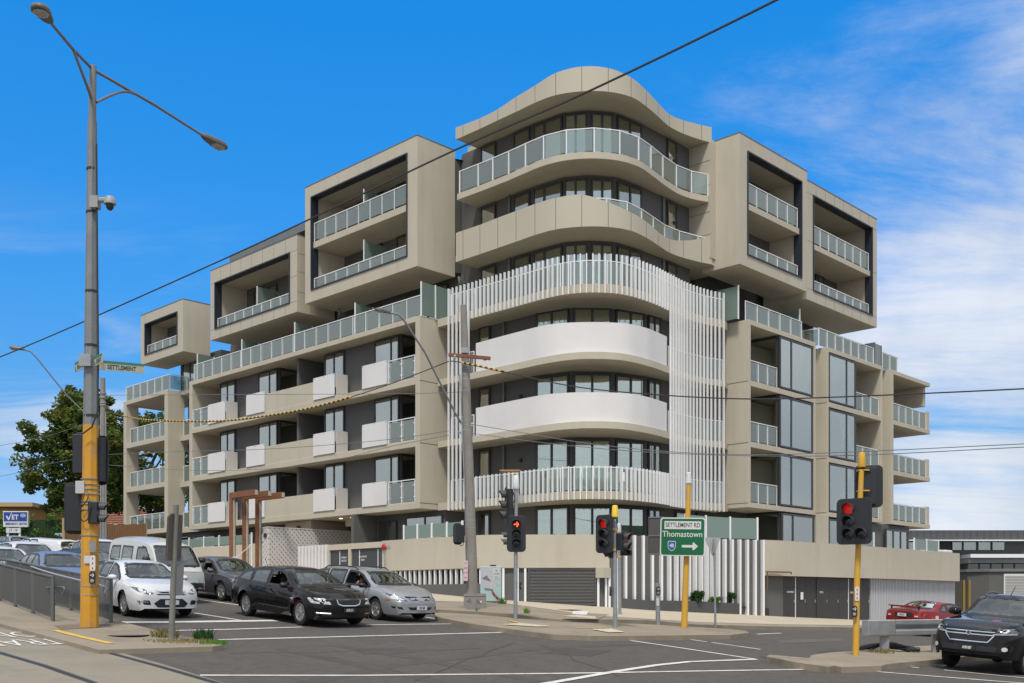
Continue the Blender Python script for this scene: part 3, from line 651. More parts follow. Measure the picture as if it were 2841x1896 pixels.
# entry wall with punched pattern
perf = mat('punched_panel', (.56, .54, .51), .7, noise=(.8, .04))
def dotted(name):
    if name in MATS: return MATS[name]
    m = mat('tmp_'+name, (.56, .54, .51), .7); nt = m.node_tree; N = nt.nodes.new; L = nt.links.new; b = nt.nodes['Principled BSDF']
    tc = N('ShaderNodeTexCoord'); mp = N('ShaderNodeMapping'); mp.inputs['Rotation'].default_value = (0, R(45), 0); mp.inputs['Scale'].default_value = (5.2, 0, 5.2)
    sx = N('ShaderNodeSeparateXYZ'); cb = N('ShaderNodeCombineXYZ'); ad = N('ShaderNodeMath'); ad.operation = 'ADD'
    L(tc.outputs['Object'], sx.inputs[0]); L(sx.outputs[0], ad.inputs[0]); L(sx.outputs[1], ad.inputs[1]); L(ad.outputs[0], cb.inputs[0]); L(sx.outputs[2], cb.inputs[2])
    L(cb.outputs[0], mp.inputs[0])
    s2 = N('ShaderNodeSeparateXYZ'); L(mp.outputs[0], s2.inputs[0])
    def fracd(sock):
        f = N('ShaderNodeMath'); f.operation = 'FRACT'; L(sock, f.inputs[0]); s = N('ShaderNodeMath'); s.operation = 'SUBTRACT'; L(f.outputs[0], s.inputs[0]); s.inputs[1].default_value = .5
        a = N('ShaderNodeMath'); a.operation = 'ABSOLUTE'; L(s.outputs[0], a.inputs[0]); return a.outputs[0]
    fx_, fz_ = fracd(s2.outputs[0]), fracd(s2.outputs[2])
    mx = N('ShaderNodeMath'); mx.operation = 'MAXIMUM'; L(fx_, mx.inputs[0]); L(fz_, mx.inputs[1])
    dot = N('ShaderNodeMath'); dot.operation = 'LESS_THAN'; L(mx.outputs[0], dot.inputs[0]); dot.inputs[1].default_value = .17
    ln = N('ShaderNodeMath'); ln.operation = 'LESS_THAN'; L(fx_, ln.inputs[0]); ln.inputs[1].default_value = .04
    no = N('ShaderNodeTexNoise'); no.inputs['Scale'].default_value = 1.7; L(tc.outputs['Object'], no.inputs['Vector'])
    gt = N('ShaderNodeMath'); gt.operation = 'GREATER_THAN'; L(no.outputs[0], gt.inputs[0]); gt.inputs[1].default_value = .5
    l2 = N('ShaderNodeMath'); l2.operation = 'MULTIPLY'; L(ln.outputs[0], l2.inputs[0]); L(gt.outputs[0], l2.inputs[1])
    mm = N('ShaderNodeMath'); mm.operation = 'MAXIMUM'; L(dot.outputs[0], mm.inputs[0]); L(l2.outputs[0], mm.inputs[1])
    mix = N('ShaderNodeMix'); mix.data_type = 'RGBA'; mix.inputs[6].default_value = (.56, .54, .51, 1); mix.inputs[7].default_value = (.13, .12, .12, 1); L(mm.outputs[0], mix.inputs[0]); L(mix.outputs[2], b.inputs['Base Color'])
    MATS[name] = m; return m
ew = MB().box(-2.5, 3.1, 19.14, 19.73, 2.2, 5.5).build('entry_wall', dotted('punched_pattern'), bld)
MB().box(-2.52, 3.1, 19.12, 19.75, 5.5, 5.54).build('capping', white, ew); MB().box(-2.56, -2.50, 19.33, 19.55, 4.98, 5.2).build('intercom', black, ew)
# ---- podium
PWL = [(-2.5, 9.7), (-2.54, 7.4), (-2.5, 5.4), (-2.42, 3.9), (-2.0, 2.8), (-1.24, 1.86), (0, .55), (1.3, -.68)]
PS = [(1.3, -.62), (2.4, -1.25), (3.6, -1.95), (5.4, -2.2), (7.2, -2.4), (9.12, -3.3)]
PWR = [(9.12, -3.3), (10.2, -3.62), (12.8, -3.85), (16.5, -4.1), (22.2, -4.3), (29.0, -4.3)]
PWLs, PSs, PWRs = catmull(PWL, 6), catmull(PS, 8), catmull(PWR, 6)
band(PWLs, .3, 3.02, 4.41, 'podium_wall', beige, bld); band(PWRs, .3, 2.79, 4.41, 'podium_wall', beige, bld)
PI = offs(PWLs, .32)+offs(PSs, .34)+offs(PWRs, .32)
MB().prism(offs(PWLs, .05)+offs(PSs, .5)+offs(PWRs, .05)+[(28.6, 1.1), (3.3, 1.1), (3.3, 9.5)], 3.0, 3.3).build('terrace_floor', beige, bld)
MB().box(.85, 1.32, -.72, -.3, 2.6, 3.02).build('podium_wall', beige, bld)
# charcoal plinth behind the slats and grille
MB().prism(offs(catmull(PWL[4:], 6), .12)+offs(PWLs[:1], 0)[:0]+[(3, 3), (-1.5, 3.2)], .4, 3.0).build('plinth', charcoal, bld)
MB().prism(offs(catmull(PWL[:5], 6), .04)+[(-1.0, 2.9), (-1.0, 9.5)], 1.0, 2.36).build('plinth', charcoal, bld, bevel=.01)
MB().prism(offs(PSs, .06)+[(9.5, -1), (3, 1)], .3, 4.39).build('slat_wall', charcoal, bld)
# slot with fins above the plinth
S1 = catmull(PWL[:5], 6); A1 = arclen(S1); mb = MB(); mc = MB()
for k in range(22):
    q, u_ = along(S1, A1, .25+k*.335); n_ = (-u_[1], u_[0]); n_ = n_ if n_[0]+n_[1] < 0 else (-n_[0], -n_[1])
    mb.obox(q, u_, n_, -.03, .03, -.16, -.04, 2.36, 3.0); mc.obox(q, u_, n_, -.03, .03, -.5, -.161, 2.36, 3.0)
mb.build('slat_screen', wmetal, bld); mc.build('slat_screen', charcoal, bld)
MB().prism(offs(S1, .8)+[(-.8, 2.9), (-.8, 9.5)], 1.0, 3.0).build('wall', inside, bld)
# basement vent grille and white battens
S2 = catmull(PWL[4:], 6); A2 = arclen(S2)
def batten(mb, C, A, t, z0, z1, w=.045, d0=-.0, d1=.14):
    q, u_ = along(C, A, t); n_ = (-u_[1], u_[0]); n_ = n_ if n_[0]+n_[1] < 0 else (-n_[0], -n_[1]); mb.obox(q, u_, n_, -w, w, d0-.12, d1-.12, z0, z1)
for q_ in ((.35, .95, 1.27), (4.33, 4.66, 4.98)):
    mb = MB()
    for t in q_: batten(mb, S2, A2, t, 1.2, 3.0)
    mb.build('slat_screen', wmetal, bld)
q0, _ = along(S2, A2, 1.38); q1, _ = along(S2, A2, 4.25)
p, u, n, L_ = seg(q0, q1); gm = MB(); gm.obox(p, u, n, 0, L_, -.1, .0, 1.45, 1.55); gm.obox(p, u, n, 0, L_, -.1, 0, 2.93, 3.0)
gm.obox(p, u, n, 0, .07, -.1, .0, 1.55, 2.93); gm.obox(p, u, n, L_-.07, L_, -.1, .0, 1.55, 2.93)
gr = gm.build('vent_grille', darkwall, bld); lm = MB()
for k in range(22):
    z = 1.58+k*.0615; c = lambda a, b, zz: (p[0]+u[0]*a+n[0]*b, p[1]+u[1]*a+n[1]*b, zz)
    lm.add([c(.07, -.09, z+.055), c(L_-.07, -.09, z+.055), c(L_-.07, -.01, z), c(.07, -.01, z), c(.07, -.09, z+.063), c(L_-.07, -.09, z+.063), c(L_-.07, -.01, z+.012), c(.07, -.01, z+.012)],
           [(0,1,2,3),(7,6,5,4),(0,3,7,4),(1,5,6,2),(3,2,6,7),(0,4,5,1)])
lm.build('louvre', mat('louvre_grey', (.16, .155, .15), .6), gr); MB().obox(p, u, n, .02, L_-.02, -.3, -.12, 1.45, 2.98).build('wall', inside, bld)
# curved wall with full-height white battens
AS = arclen(PSs); mb = MB(); t = .35
while t < AS[-1]-.05:
    batten(mb, PSs, AS, t, .6, 4.40, w=.045, d0=.0, d1=.26); t += .40
mb.build('slat_screen', wmetal, bld)
# terrace screens on the podium
def pscreen(C, t0, t1, k, h=.95, ins=.2):
    A = arclen(C); mb = MB(); gb = MB(); Q = offs(C, ins)
    for i in range(k+1):
        q, u_ = along(C, A, t0+(t1-t0)*i/k); n_ = (-u_[1], u_[0]); n_ = n_ if n_[0]+n_[1] > 0 else (-n_[0], -n_[1])
        q = (q[0]+n_[0]*ins, q[1]+n_[1]*ins); mb.obox(q, u_, n_, -.04, .04, -.03, .03, 4.39, 4.41+h+.05)
        if i: pp, uu, nn, L = seg(pq, q); gb.obox(pp, uu, nn, .06, L-.06, -.01, .01, 4.45, 4.41+h)
        pq = q
    o = mb.build('privacy_screen', wmetal, bld); gb.build('glass_panel', frost, o)
pscreen(PWLs, 1.35, 5.2, 4, .62); pscreen(PSs, AS[-1]-4.4, AS[-1]-.2, 3, .98)
pscreen(PWRs, 8.0, 9.6, 1, .7); pscreen(PWRs, 14.2, 17.4, 2, .62)
# left end of the podium: cabinets, corrugated gate, alarm bell
MB().box(-2.5, -2.2, 9.71, 16.5, 4.11, 4.38).box(-2.5, -2.2, 12.1, 12.29, 1.5, 4.11).box(-2.5, -2.2, 13.81, 13.9, 1.5, 4.11).build('podium_wall', beige, bld)
MB().box(-2.5, -2.2, 9.6, 9.71, 1.5, 4.405).build('podium_wall', beige, bld)
for b0, b1, d in ((9.72, 12.09, (10.1, 11.5)), (12.30, 13.80, (13.05,))):
    dm = MB().box(-2.42, -2.36, b0, b1, 1.8, 4.105).build('cabinet_door', mat('cabinet_grey', (.05, .053, .06), .5), bld)
    mb = MB()
    for b in d: mb.box(-2.435, -2.42, b-.02, b+.02, 1.8, 4.05)
    mb.build('cover_strip', wmetal, dm)
plt = mat('printed_white', (.75, .75, .74), .5)
for b, w_, rows in ((12.72, 4, ('HYDRANT', 'BOOSTER')), (11.25, 4, ('WATER METER', 'ROOM'))):
    for i, r_ in enumerate(rows): text(r_, .13, plt, bld, facing((-2.43, b, 3.72-i*.15), (-1, 0, 0)), sx=.7)
cg = MB()
for k in range(9):
    b = 13.95+k*.283; cg.box(-2.56, -2.42, b, b+.15, 1.5, 4.40); cg.box(-2.44, -2.41, b+.15, b+.283, 1.5, 4.39)
cg.build('corrugated_gate', white, bld)
bl = MB().lathe([(0, 0), (.15, 0), (.16, .03), (.13, .07), (.05, .1), (0, .1)], 18, Matrix.Translation((-2.52, 9.52, 4.12)) @ Matrix.Rotation(R(-90), 4, 'Y'))
bl.build('alarm_bell', redm, bld, smooth=True); MB().tube([(-2.56, 9.45, 4.1), (-2.56, 9.45, 2.9)], .018).tube([(-2.56, 9.5, 4.12), (-2.56, 9.05, 4.14)], .015).build('conduit', galv, bld)
# ---- right podium: service doors and corrugated screen
MB().prism(offs(PWRs, .45)+[(28.6, 1), (9.5, 1)], .2, 3.0).build('wall', charcoal, bld)
dk = mat('service_door', (.042, .04, .038), .6, noise=(1.2, .1))
AR = arclen(PWRs)
def onR(t, ins): 
    q, u_ = along(PWRs, AR, t); n_ = (-u_[1], u_[0]); n_ = n_ if n_[0]+n_[1] > 0 else (-n_[0], -n_[1]); return (q[0]+n_[0]*ins, q[1]+n_[1]*ins)
MB().obox(*seg(onR(.2, .3), onR(1.55, .3))[:3], 0, 1.35, -.2, .0, .4, 2.8).build('wall', charcoal, bld)
ts = [1.6, 2.55, 3.45, 4.3, 5.3, 6.3, 7.2, 8.2, 9.3]
for i in range(8):
    p, u, n, L = seg(onR(ts[i], .28), onR(ts[i+1], .28))
    d = MB().obox(p, u, n, .01, L-.01, -.05, .0 if i not in (3,) else .03, .4, 2.78).build('service_door', dk, bld)
    if i in (1, 6): MB().obox(p, u, n, -.02, .02, 0, .02, .5, 2.75).build('cover_strip', wmetal, d)
    MB().obox(p, u, n, L-.15, L-.11, 0, .05, 1.55, 1.7).build('handle', galv, d)
for t, s_ in ((2.1, 'NO PARKING'), (4.7, 'METERS'), (7.6, 'SUBSTATION')):
    q = onR(t, .24); text(s_, .13, plt, bld, facing((q[0], q[1], 2.05), (0, -1, 0)), sx=.8)
q = onR(3.05, .25); MB().box(q[0]-.12, q[0]+.12, q[1]-.01, q[1], 1.7, 2.05).build('notice', plt, bld)
mb = MB(); t = 9.4
while t < AR[-1]-.05:
    p, u, n, L = seg(onR(t, .3), onR(t+.17, .3)); mb.obox(p, u, n, 0, .075, -.08, .06, .45, 2.78); mb.obox(p, u, n, .075, L, -.08, -.02, .45, 2.77); t += .17
mb.build('corrugated_screen', mat('zinc_screen', (.50, .51, .53), .45, metal=.2), bld)
mb = MB(); mb.tube([(9.15, -3.42, 2.96), (10.6, -3.85, 2.96), (10.62, -3.86, 2.86)], .035).tube([(9.2, -3.45, 2.96), (9.2, -3.45, 2.1)], .03); mb.build('pipe', mat('rusty_pipe', (.16, .08, .05), .8), bld)
MB().box(28.0, 29.0, -3.9, -3.0, 4.41, 4.6).box(26.4, 27.9, -3.9, -3.0, 4.41, 4.58).build('roof_vent', white, bld, bevel=.06)
# ---- ground floor of the right wing
p, u, n = fr('R', B0+.08)
window(p, u, n, 14.8, 18.1, 3.3, 6.12, (15.9,), fw=.1, blind=[(0, .33, .7), (.33, 1, .75)]); window((14.8, B0), (0, 1), (-1, 0), .1, 2.0, 3.3, 6.12, (), fw=.1)
window(p, u, n, 19.7, 24.4, 3.3, 6.1, (21.3, 22.9), fw=.1); window(p, u, n, 26.6, 29.6, 3.5, 5.9, (27.6, 28.6), fw=.1)
MB().box(14.82, 30.2, B0+.2, 3.0, 3.3, 6.15).build('wall', charcoal, bld); MB().box(18.3, 19.5, B0, 2, 3.3, 6.199).build('wall', beige, bld)
MB().box(10.2, 14.81, 1.0, 3.3, 3.3, 6.19).build('wall', inside, bld); MB().box(19.2, 19.62, B0-.03, B0+.1, 3.3, 6.19).build('wall', beige, bld)
# ---------------------------------------------------------------- planter in front of the curved wall
def sheetmesh(name, poly, off, m, depth=0.0, lab=None, cut=1.6, crown=0.0, kind='structure', sidemat=None):
    bm = bmesh.new(); vs = [bm.verts.new((p[0], p[1], 0)) for p in poly]; bm.faces.new(vs); bmesh.ops.triangulate(bm, faces=bm.faces)
    for _ in range(5):
        es = [e for e in bm.edges if e.calc_length() > cut]
        if not es: break
        bmesh.ops.subdivide_edges(bm, edges=es, cuts=1); bmesh.ops.triangulate(bm, faces=[f for f in bm.faces if len(f.verts) > 3])
    for v in bm.verts: v.co.z = g(v.co.x, v.co.y)+off
    for f in bm.faces:
        if f.normal.z < 0: f.normal_flip()
    if depth:
        be = [e for e in bm.edges if e.is_boundary]; r = bmesh.ops.extrude_edge_only(bm, edges=be)
        for v in [x for x in r['geom'] if isinstance(x, bmesh.types.BMVert)]: v.co.z -= depth
    bmesh.ops.recalc_face_normals(bm, faces=bm.faces)
    if not depth and bm.faces and sum(f.normal.z for f in bm.faces) < 0: bmesh.ops.reverse_faces(bm, faces=bm.faces)
    me = bpy.data.meshes.new(name); bm.to_mesh(me); bm.free(); me.materials.append(m)
    o = bpy.data.objects.new(name, me); col.objects.link(o)
    if kind: o['kind'] = kind
    return o
def P2(pts, off=0.0): return [tuple(gp(x, y, off)[:2]) for x, y in pts]
asph = mat('asphalt', (.077, .069, .061), .9, noise=(5.5, .22), bump=(60, .6), dirt=(.8, (.10, .09, .078), .6))
asph2 = mat('asphalt_pale', (.085, .082, .078), .9, noise=(.3, .14), bump=(60, .4))
conc = mat('street_concrete', (.255, .215, .160), .9, noise=(.8, .14), bump=(25, .3), dirt=(.9, (.16, .13, .10), .6))
kerbm = mat('kerb_concrete', (.25, .21, .155), .9, noise=(1.2, .18), bump=(25, .3), dirt=(1.5, (.11, .09, .07), .6))
cream = mat('footpath_concrete', (.46, .40, .30), .9, noise=(.5, .07), bump=(25, .15), dirt=(.6, (.38, .33, .27), .4))
tramc = mat('tram_concrete', (.245, .215, .165), .9, noise=(.5, .15), bump=(22, .4), dirt=(.5, (.13, .115, .10), .65))
paint = mat('road_paint', (.62, .61, .58), .8, noise=(2, .1), dirt=(5, (.25, .24, .23), .55))
ypaint = mat('yellow_paint', (.62, .40, .06), .8, noise=(2, .12), dirt=(5, (.3, .22, .12), .5))
def ground():
    xs = [-1500, -700, -350, -180, -120, -90]+[-72+i*2 for i in range(67)]+[80, 110, 180, 350, 700, 1500]
    ys = [-400, -100, -30, 0]+[4+i*2 for i in range(47)]+[110, 150, 250, 500, 1000, 2500]
    vs = [(x, y, g(x, y)) for y in ys for x in xs]; n = len(xs)
    fs = [(j*n+i, j*n+i+1, (j+1)*n+i+1, (j+1)*n+i) for j in range(len(ys)-1) for i in range(n-1)]
    o = MB().add(vs, fs).build('road', asph); tag(o, kind='structure')
ground()
# pavement round the building
PV = P2([(1217, 1692), (1330, 1698), (1430, 1705), (1519, 1716), (1560, 1719), (1640, 1719), (1798, 1721), (1941, 1734), (2160, 1739), (2400, 1742), (2700, 1742)], .13)
far = [W(60, -9.5), W(60, 4), W(-1, 4), W(-1, 40), W(-6.0, 40), W(-7.0, 20)]
# left part of the pavement follows Plenty Road behind the queue of cars
sheetmesh('pavement', PV+[W(31, -8.2), W(60, -9.2)]+far[1:], .13, conc, depth=.5)
lp = P2([(1200, 1668), (1395, 1674), (1530, 1692), (1625, 1707), (1798, 1718), (1941, 1727), (2160, 1733), (2400, 1736)], .135)
sheetmesh('footpath', lp+[W(31, -7.6), W(60, -8.4), W(60, 0), W(20, -1), W(4, 0), W(-1.4, 4), W(-1.4, 30), W(-4.8, 30), W(-5.2, 12), W(-5.0, 7.5)], .138, cream)
def strip(name, pts, w, m, off=.008, closed=False, kind='structure', onpav=False):
    P = [Vector(gp(x, y, off if not onpav else .14)[:2]) for x, y in pts]; out = []
    for a, b in zip(P, P[1:]):
        k = max(1, int((b-a).length/.8))
        for j in range(k): out.append(a+(b-a)*j/k)
    out.append(P[-1]); vs = []; rn = random.Random(len(pts)*7+int(pts[0][0]))
    for i, p_ in enumerate(out):
        t = (out[min(i+1, len(out)-1)]-out[max(i-1, 0)]).normalized(); n_ = Vector((-t.y, t.x)); ww = w*(1+rn.uniform(-.08, .08))
        for s_ in (-.5, .5): q = p_+n_*ww*s_; vs.append((q.x, q.y, g(q.x, q.y)+(off if not onpav else off+.13)))
    fs = [(2*i, 2*i+1, 2*i+3, 2*i+2) for i in range(len(out)-1)]
    return MB().add(vs, fs)
def mark(name, pts, w, m=None, off=.008, onpav=False):
    o = strip(name, pts, w, m or paint, off, onpav=onpav).build(name, m or paint)
    for p_ in o.data.polygons:
        if p_.normal.z < 0: o.data.flip_normals(); break
    tag(o, kind='structure'); return o
mark('stop_line', [(340, 1727), (480, 1726), (765, 1722)], .42); mark('stop_line', [(1014, 1734), (1301, 1731)], .12)
mark('crosswalk_line', [(467, 1750), (650, 1746), (839, 1740)], .13)
mark('crosswalk_line', [(605, 1775), (900, 1768), (1200, 1760), (1462, 1753.5)], .14)
mark('crosswalk_line', [(555, 1873.6), (800, 1874), (1010, 1874), (1300, 1871), (1550, 1868.6), (1675, 1866.7), (1941, 1862), (2200, 1858), (2343, 1856), (2515, 1870.5), (2841, 1896), (3000, 1910)], .12)
mark('lane_line', [(1500, 1899), (1599, 1882), (1714, 1862), (1821, 1845.6), (1913, 1836), (2097, 1829.5)], .16, off=.011)
mark('lane_line', [(1664, 1765), (1850, 1792), (2097, 1829.5)], .12)
for a, b in (((1863, 1768), (1960, 1781)), ((1975, 1783), (2110, 1802)), ((2100, 1760), (2167, 1757)), ((2500, 1849), (2550, 1853)), ((2577, 1845), (2660, 1848)), ((2619, 1859), (2900, 1887))): mark('lane_line', [a, b], .11)
mark('lane_line', [(540, 1701), (666, 1721)], .12); mark('lane_line', [(551, 1664), (663, 1679)], .12); mark('lane_line', [(1182, 1713), (1301, 1731)], .12)
# traffic island in the middle
isl = P2([(1203, 1703), (1212, 1712), (1301, 1730), (1462, 1752), (1535, 1761), (1640, 1765), (1721, 1765), (1900, 1763), (2028, 1762), (2080, 1756), (2066, 1750), (2028, 1746), (1900, 1739), (1830, 1734), (1760, 1731), (1650, 1729), (1560, 1726), (1430, 1716), (1330, 1706), (1217, 1700)], .13)
sheetmesh('traffic_island', isl, .13, conc, depth=.3)
sheetmesh('kerb_ramp', P2([(1560, 1719), (1660, 1720), (1690, 1706), (1590, 1700)], .13), .146, kerbm)
tact = mat('tactile_paving', (.50, .44, .32), .85, noise=(6, .1))
for poly in ([(1393, 1735), (1490, 1741), (1530, 1740), (1445, 1731)], [(1640, 1748), (1690, 1757), (1733, 1756), (1700, 1747)], [(1562, 1711), (1655, 1719), (1652, 1713), (1600, 1708)]):
    o = sheetmesh('tactile_paving', P2(poly, .13), .15, tact); 
    P_ = P2(poly, .13); mb = MB()
    for i in range(10):
        for j in range(4):
            s_, t_ = (i+.5)/10, (j+.5)/4
            x = (P_[0][0]*(1-s_)+P_[1][0]*s_)*(1-t_)+(P_[3][0]*(1-s_)+P_[2][0]*s_)*t_; y = (P_[0][1]*(1-s_)+P_[1][1]*s_)*(1-t_)+(P_[3][1]*(1-s_)+P_[2][1]*s_)*t_
            mb.lathe([(.05, 0), (.03, .012), (0, .014)], 6, Matrix.Translation((x, y, g(x, y)+.15)))
    q = mb.build('tactile_dots', tact); tag(q, kind='structure')
mark('kerb_marking', [(1409, 1721), (1440, 1729), (1490, 1737), (1515, 1740)], .09, ypaint, .016, True); mark('kerb_marking', [(1595, 1743), (1650, 1743), (1685, 1741)], .08, ypaint, .016, True)
mark('kerb_marking', [(1525, 1698), (1560, 1702), (1586, 1706)], .09, ypaint, .018, True)
sheetmesh('paint_patch', P2([(1587, 1706), (1590, 1697), (1633, 1698), (1627, 1709)], .13), .156, paint)
o = MB().lathe([(0, 0), (.55, 0), (.55, .006), (0, .006)], 24, Matrix.Translation(gp(1573, 1692, .145))).build('manhole_cover', kerbm); tag(o, 'round grey manhole cover set in the pale pavement by the vent grille', 'manhole cover')
# right island
isr = P2([(2240, 1832), (2252, 1818), (2300, 1811), (2366, 1806), (2605, 1790), (3050, 1772), (3050, 1800), (2605, 1830), (2462, 1843), (2445, 1848), (2335, 1851), (2300, 1845)], .13)
sheetmesh('median_island', isr, .13, conc, depth=.3)
nose = P2([(2127, 1823), (2135, 1818), (2250, 1828), (2318, 1848), (2300, 1852), (2255, 1846), (2200, 1838)], .13)
sheetmesh('median_nose', nose, .14, kerbm, depth=.3)
# tram platform, tram reserve and rails on the left
trm = P2([(-700, 1655), (-300, 1690), (0, 1725), (142, 1762), (268, 1796), (440, 1843), (624, 1900), (780, 1960), (-900, 1960)], .0)
sheetmesh('tram_reserve', trm, .02, tramc)
plat = P2([(-500, 1630), (0, 1640), (60, 1652), (314, 1716), (391, 1735), (486, 1758), (605, 1779), (618, 1786), (590, 1790), (276, 1799), (142, 1764), (0, 1727), (-300, 1690)], .13)
sheetmesh('tram_platform', plat, .10, conc, depth=.3)
railm = mat('rail_steel', (.10, .10, .10), .45, metal=.5)
for pts in ([(-300, 1667), (0, 1734.5), (120, 1764), (268, 1801.6), (440, 1848), (624, 1901), (700, 1926)], [(-300, 1745), (0, 1811), (120, 1846), (268, 1897), (380, 1940)]):
    mark('tram_rail', pts, .13, railm, .028); mark('rail_groove', pts, .05, mat('rail_groove', (.03, .028, .026), .8), .031)
mark('platform_line', [(152, 1745), (230, 1764), (308, 1781)], .16, ypaint, -.02, True)
sheetmesh('repair_patch', P2([(150, 1736), (300, 1730), (310, 1740), (170, 1748)], .1), .106, mat('brown_concrete', (.17, .12, .09), .9, noise=(2, .2)))
o = MB().lathe([(0, 0), (.42, 0), (.42, .006), (0, .006)], 24, Matrix.Translation(gp(356, 1763, .104))).build('manhole_cover', mat('cast_iron', (.10, .09, .08), .7)); tag(o, 'dark iron manhole cover in the platform beside the orange post', 'manhole cover')
wm = text('TRAM\nONLY', 1.5, paint, None, Matrix.Identity(4), name='road_lettering', ext=0, sx=.42)
_c = gp(14, 1772, .03); _u = (gp(440, 1843, 0)-gp(0, 1725, 0)).normalized(); _ang = math.atan2(_u.y, _u.x)+R(90)+R(180)
for v in wm.data.vertices:
    x, y = v.co.x, v.co.y; X = _c.x+x*math.cos(_ang)-y*math.sin(_ang); Y = _c.y+x*math.sin(_ang)+y*math.cos(_ang); v.co = (X, Y, g(X, Y)+.032)
wm.matrix_world = Matrix.Identity(4); tag(wm, kind='structure')
# wear on the road: sealed cracks, a darker trench patch, drain cover, tyre-darkened lanes
tarm = mat('crack_seal', (.046, .042, .038), .8); asd = mat('asphalt_dark', (.062, .056, .050), .9, noise=(1.2, .2), bump=(60, .5)); asl = mat('asphalt_light', (.10, .09, .079), .9, noise=(1.0, .15), bump=(60, .5))
_r = random.Random(4)
for (x0_, y0_, x1_, y1_) in ((640, 1815, 1330, 1800), (1150, 1890, 1420, 1782), (1500, 1790, 1720, 1880)):
    pts = [(x0_+(x1_-x0_)*k/9+_r.uniform(-9, 9), y0_+(y1_-y0_)*k/9+_r.uniform(-3, 3)) for k in range(10)]; mark('sealed_crack', pts, .024, tarm, .005)
for poly in ([(980, 1800), (1120, 1797), (1160, 1812), (1010, 1816)], [(1560, 1800), (1700, 1806), (1640, 1822), (1500, 1813)]):
    sheetmesh('road_patch', P2(poly), .004, asd)
for poly in ([(2150, 1778), (2330, 1772), (2345, 1780), (2170, 1786)],): sheetmesh('road_patch', P2(poly), .004, asl)
lane_dark = mat('tyre_marks', (.068, .061, .054), .85, noise=(1.5, .2), bump=(60, .5))
for pts in ([(930, 1790), (1200, 1835), (1500, 1892)], [(780, 1800), (1000, 1845), (1250, 1899)], [(1830, 1785), (1500, 1800), (1100, 1845), (850, 1895)]): mark('tyre_track', pts, .38, lane_dark, .003)

# unseen pale ground by the viewer, added to bounce light up under the soffits
sheetmesh('bounce_ground', [(-70, -60), (60, -60), (60, 7), (-70, 7)], .02, mat('bounce_concrete', (.42, .38, .31), .9, noise=(.5, .1)), cut=6)

# things left on the lowest curved balcony
for (px, py, Y_, nm, lab, cat_) in ((1415, 1306, 46.8, 'outdoor_table', 'timber topped table behind the white slats of the lowest curved balcony', 'table'),):
    q = at(px, py, Y_); t = empty(nm, (q.x, q.y, 6.40), 0, lab, cat_); H_ = q.z-6.4; MB().box(-.45, .45, -.3, .3, H_-.05, H_).build('table_top', mat('table_timber', (.42, .22, .07), .6), t)
    for x_ in (-.4, .4):
        for y_ in (-.25, .25): MB().box(x_-.025, x_+.025, y_-.025, y_+.025, 0, H_-.051).build('leg', blackf, t)
for k, px in enumerate((1703, 1716)):
    q = at(px, 1332, 46.6); t = empty('patio_chair', (q.x, q.y, 6.40), R(160+30*k), ['left of the two white patio chairs on the lowest curved balcony', 'right of the two white patio chairs on the lowest curved balcony'][k], 'chair', 'patio chairs on the curved balcony')
    MB().box(-.22, .22, -.22, .22, .42, .46).build('seat', labelw if False else wmetal, t, bevel=.01); MB().box(-.22, .22, .2, .24, .46, .86).build('backrest', wmetal, t, bevel=.01)
    for x_ in (-.19, .19):
        for y_ in (-.19, .19): MB().box(x_-.015, x_+.015, y_-.015, y_+.015, 0, .419).build('leg', wmetal, t)

grit = mat('gutter_grit', (.052, .044, .036), .95, noise=(4, .3))
for pts in ([(1212, 1715), (1301, 1733), (1462, 1755), (1535, 1764), (1721, 1768), (1900, 1766), (2040, 1764)], [(2110, 1822), (2127, 1826), (2255, 1849), (2335, 1855), (2445, 1852), (2605, 1834), (2841, 1818)], [(276, 1802), (440, 1797), (590, 1793), (625, 1787)], [(1560, 1721), (1798, 1723), (1941, 1736), (2400, 1744), (2700, 1744)]): mark('gutter', pts, .13, grit, .004)
jc = mat('path_joint', (.19, .165, .13), .9); mb = MB()
for k in range(16):
    a = -3+k*2.2; P_ = [W(a, -4.9+t*-.45) for t in range(7)]; vs = []
    for (x, y) in P_: vs += [(x-.012*UR[0], y-.012*UR[1], g(x, y)+.146), (x+.012*UR[0], y+.012*UR[1], g(x, y)+.146)]
    mb.add(vs, [(2*i, 2*i+1, 2*i+3, 2*i+2) for i in range(6)])
tag(mb.build('footpath_joint', jc), kind='structure')
# ------------------------------------------------------------------ street furniture
orange = mat('orange_enamel', (.56, .27, .015), .5, noise=(3, .08), dirt=(2.2, (.20, .17, .13), .55))
yellow = mat('yellow_enamel', (.62, .34, .03), .5, noise=(3, .06), dirt=(3.0, (.30, .26, .20), .6))
polec = mat('pole_concrete', (.24, .225, .20), .9, noise=(3, .12), streak=(3, (.13, .12, .11), .5))
polec2 = mat('pole_steel', (.20, .215, .215), .6, metal=.3, noise=(2, .12))
redlamp = mat('red_signal', (.5, .01, .005), .3, emit=((1, .012, .006), .20)); redarrow = mat('red_arrow', (.6, .03, .01), .4, emit=((1, .09, .02), 2.0))
lensoff = mat('dark_lens', (.012, .014, .014), .15)
visor = mat('visor_grey', (.05, .052, .056), .6)
labelm = mat('label_white', (.60, .60, .58), .6)
def rrect(w, h, r, n=5):
    out = []
    for cx, cy, a0 in ((w/2-r, h/2-r, 0), (-w/2+r, h/2-r, 90), (-w/2+r, -h/2+r, 180), (w/2-r, -h/2+r, 270)):
        for k in range(n+1): a = R(a0+90*k/n); out.append((cx+r*math.cos(a), cy+r*math.sin(a)))
    return out
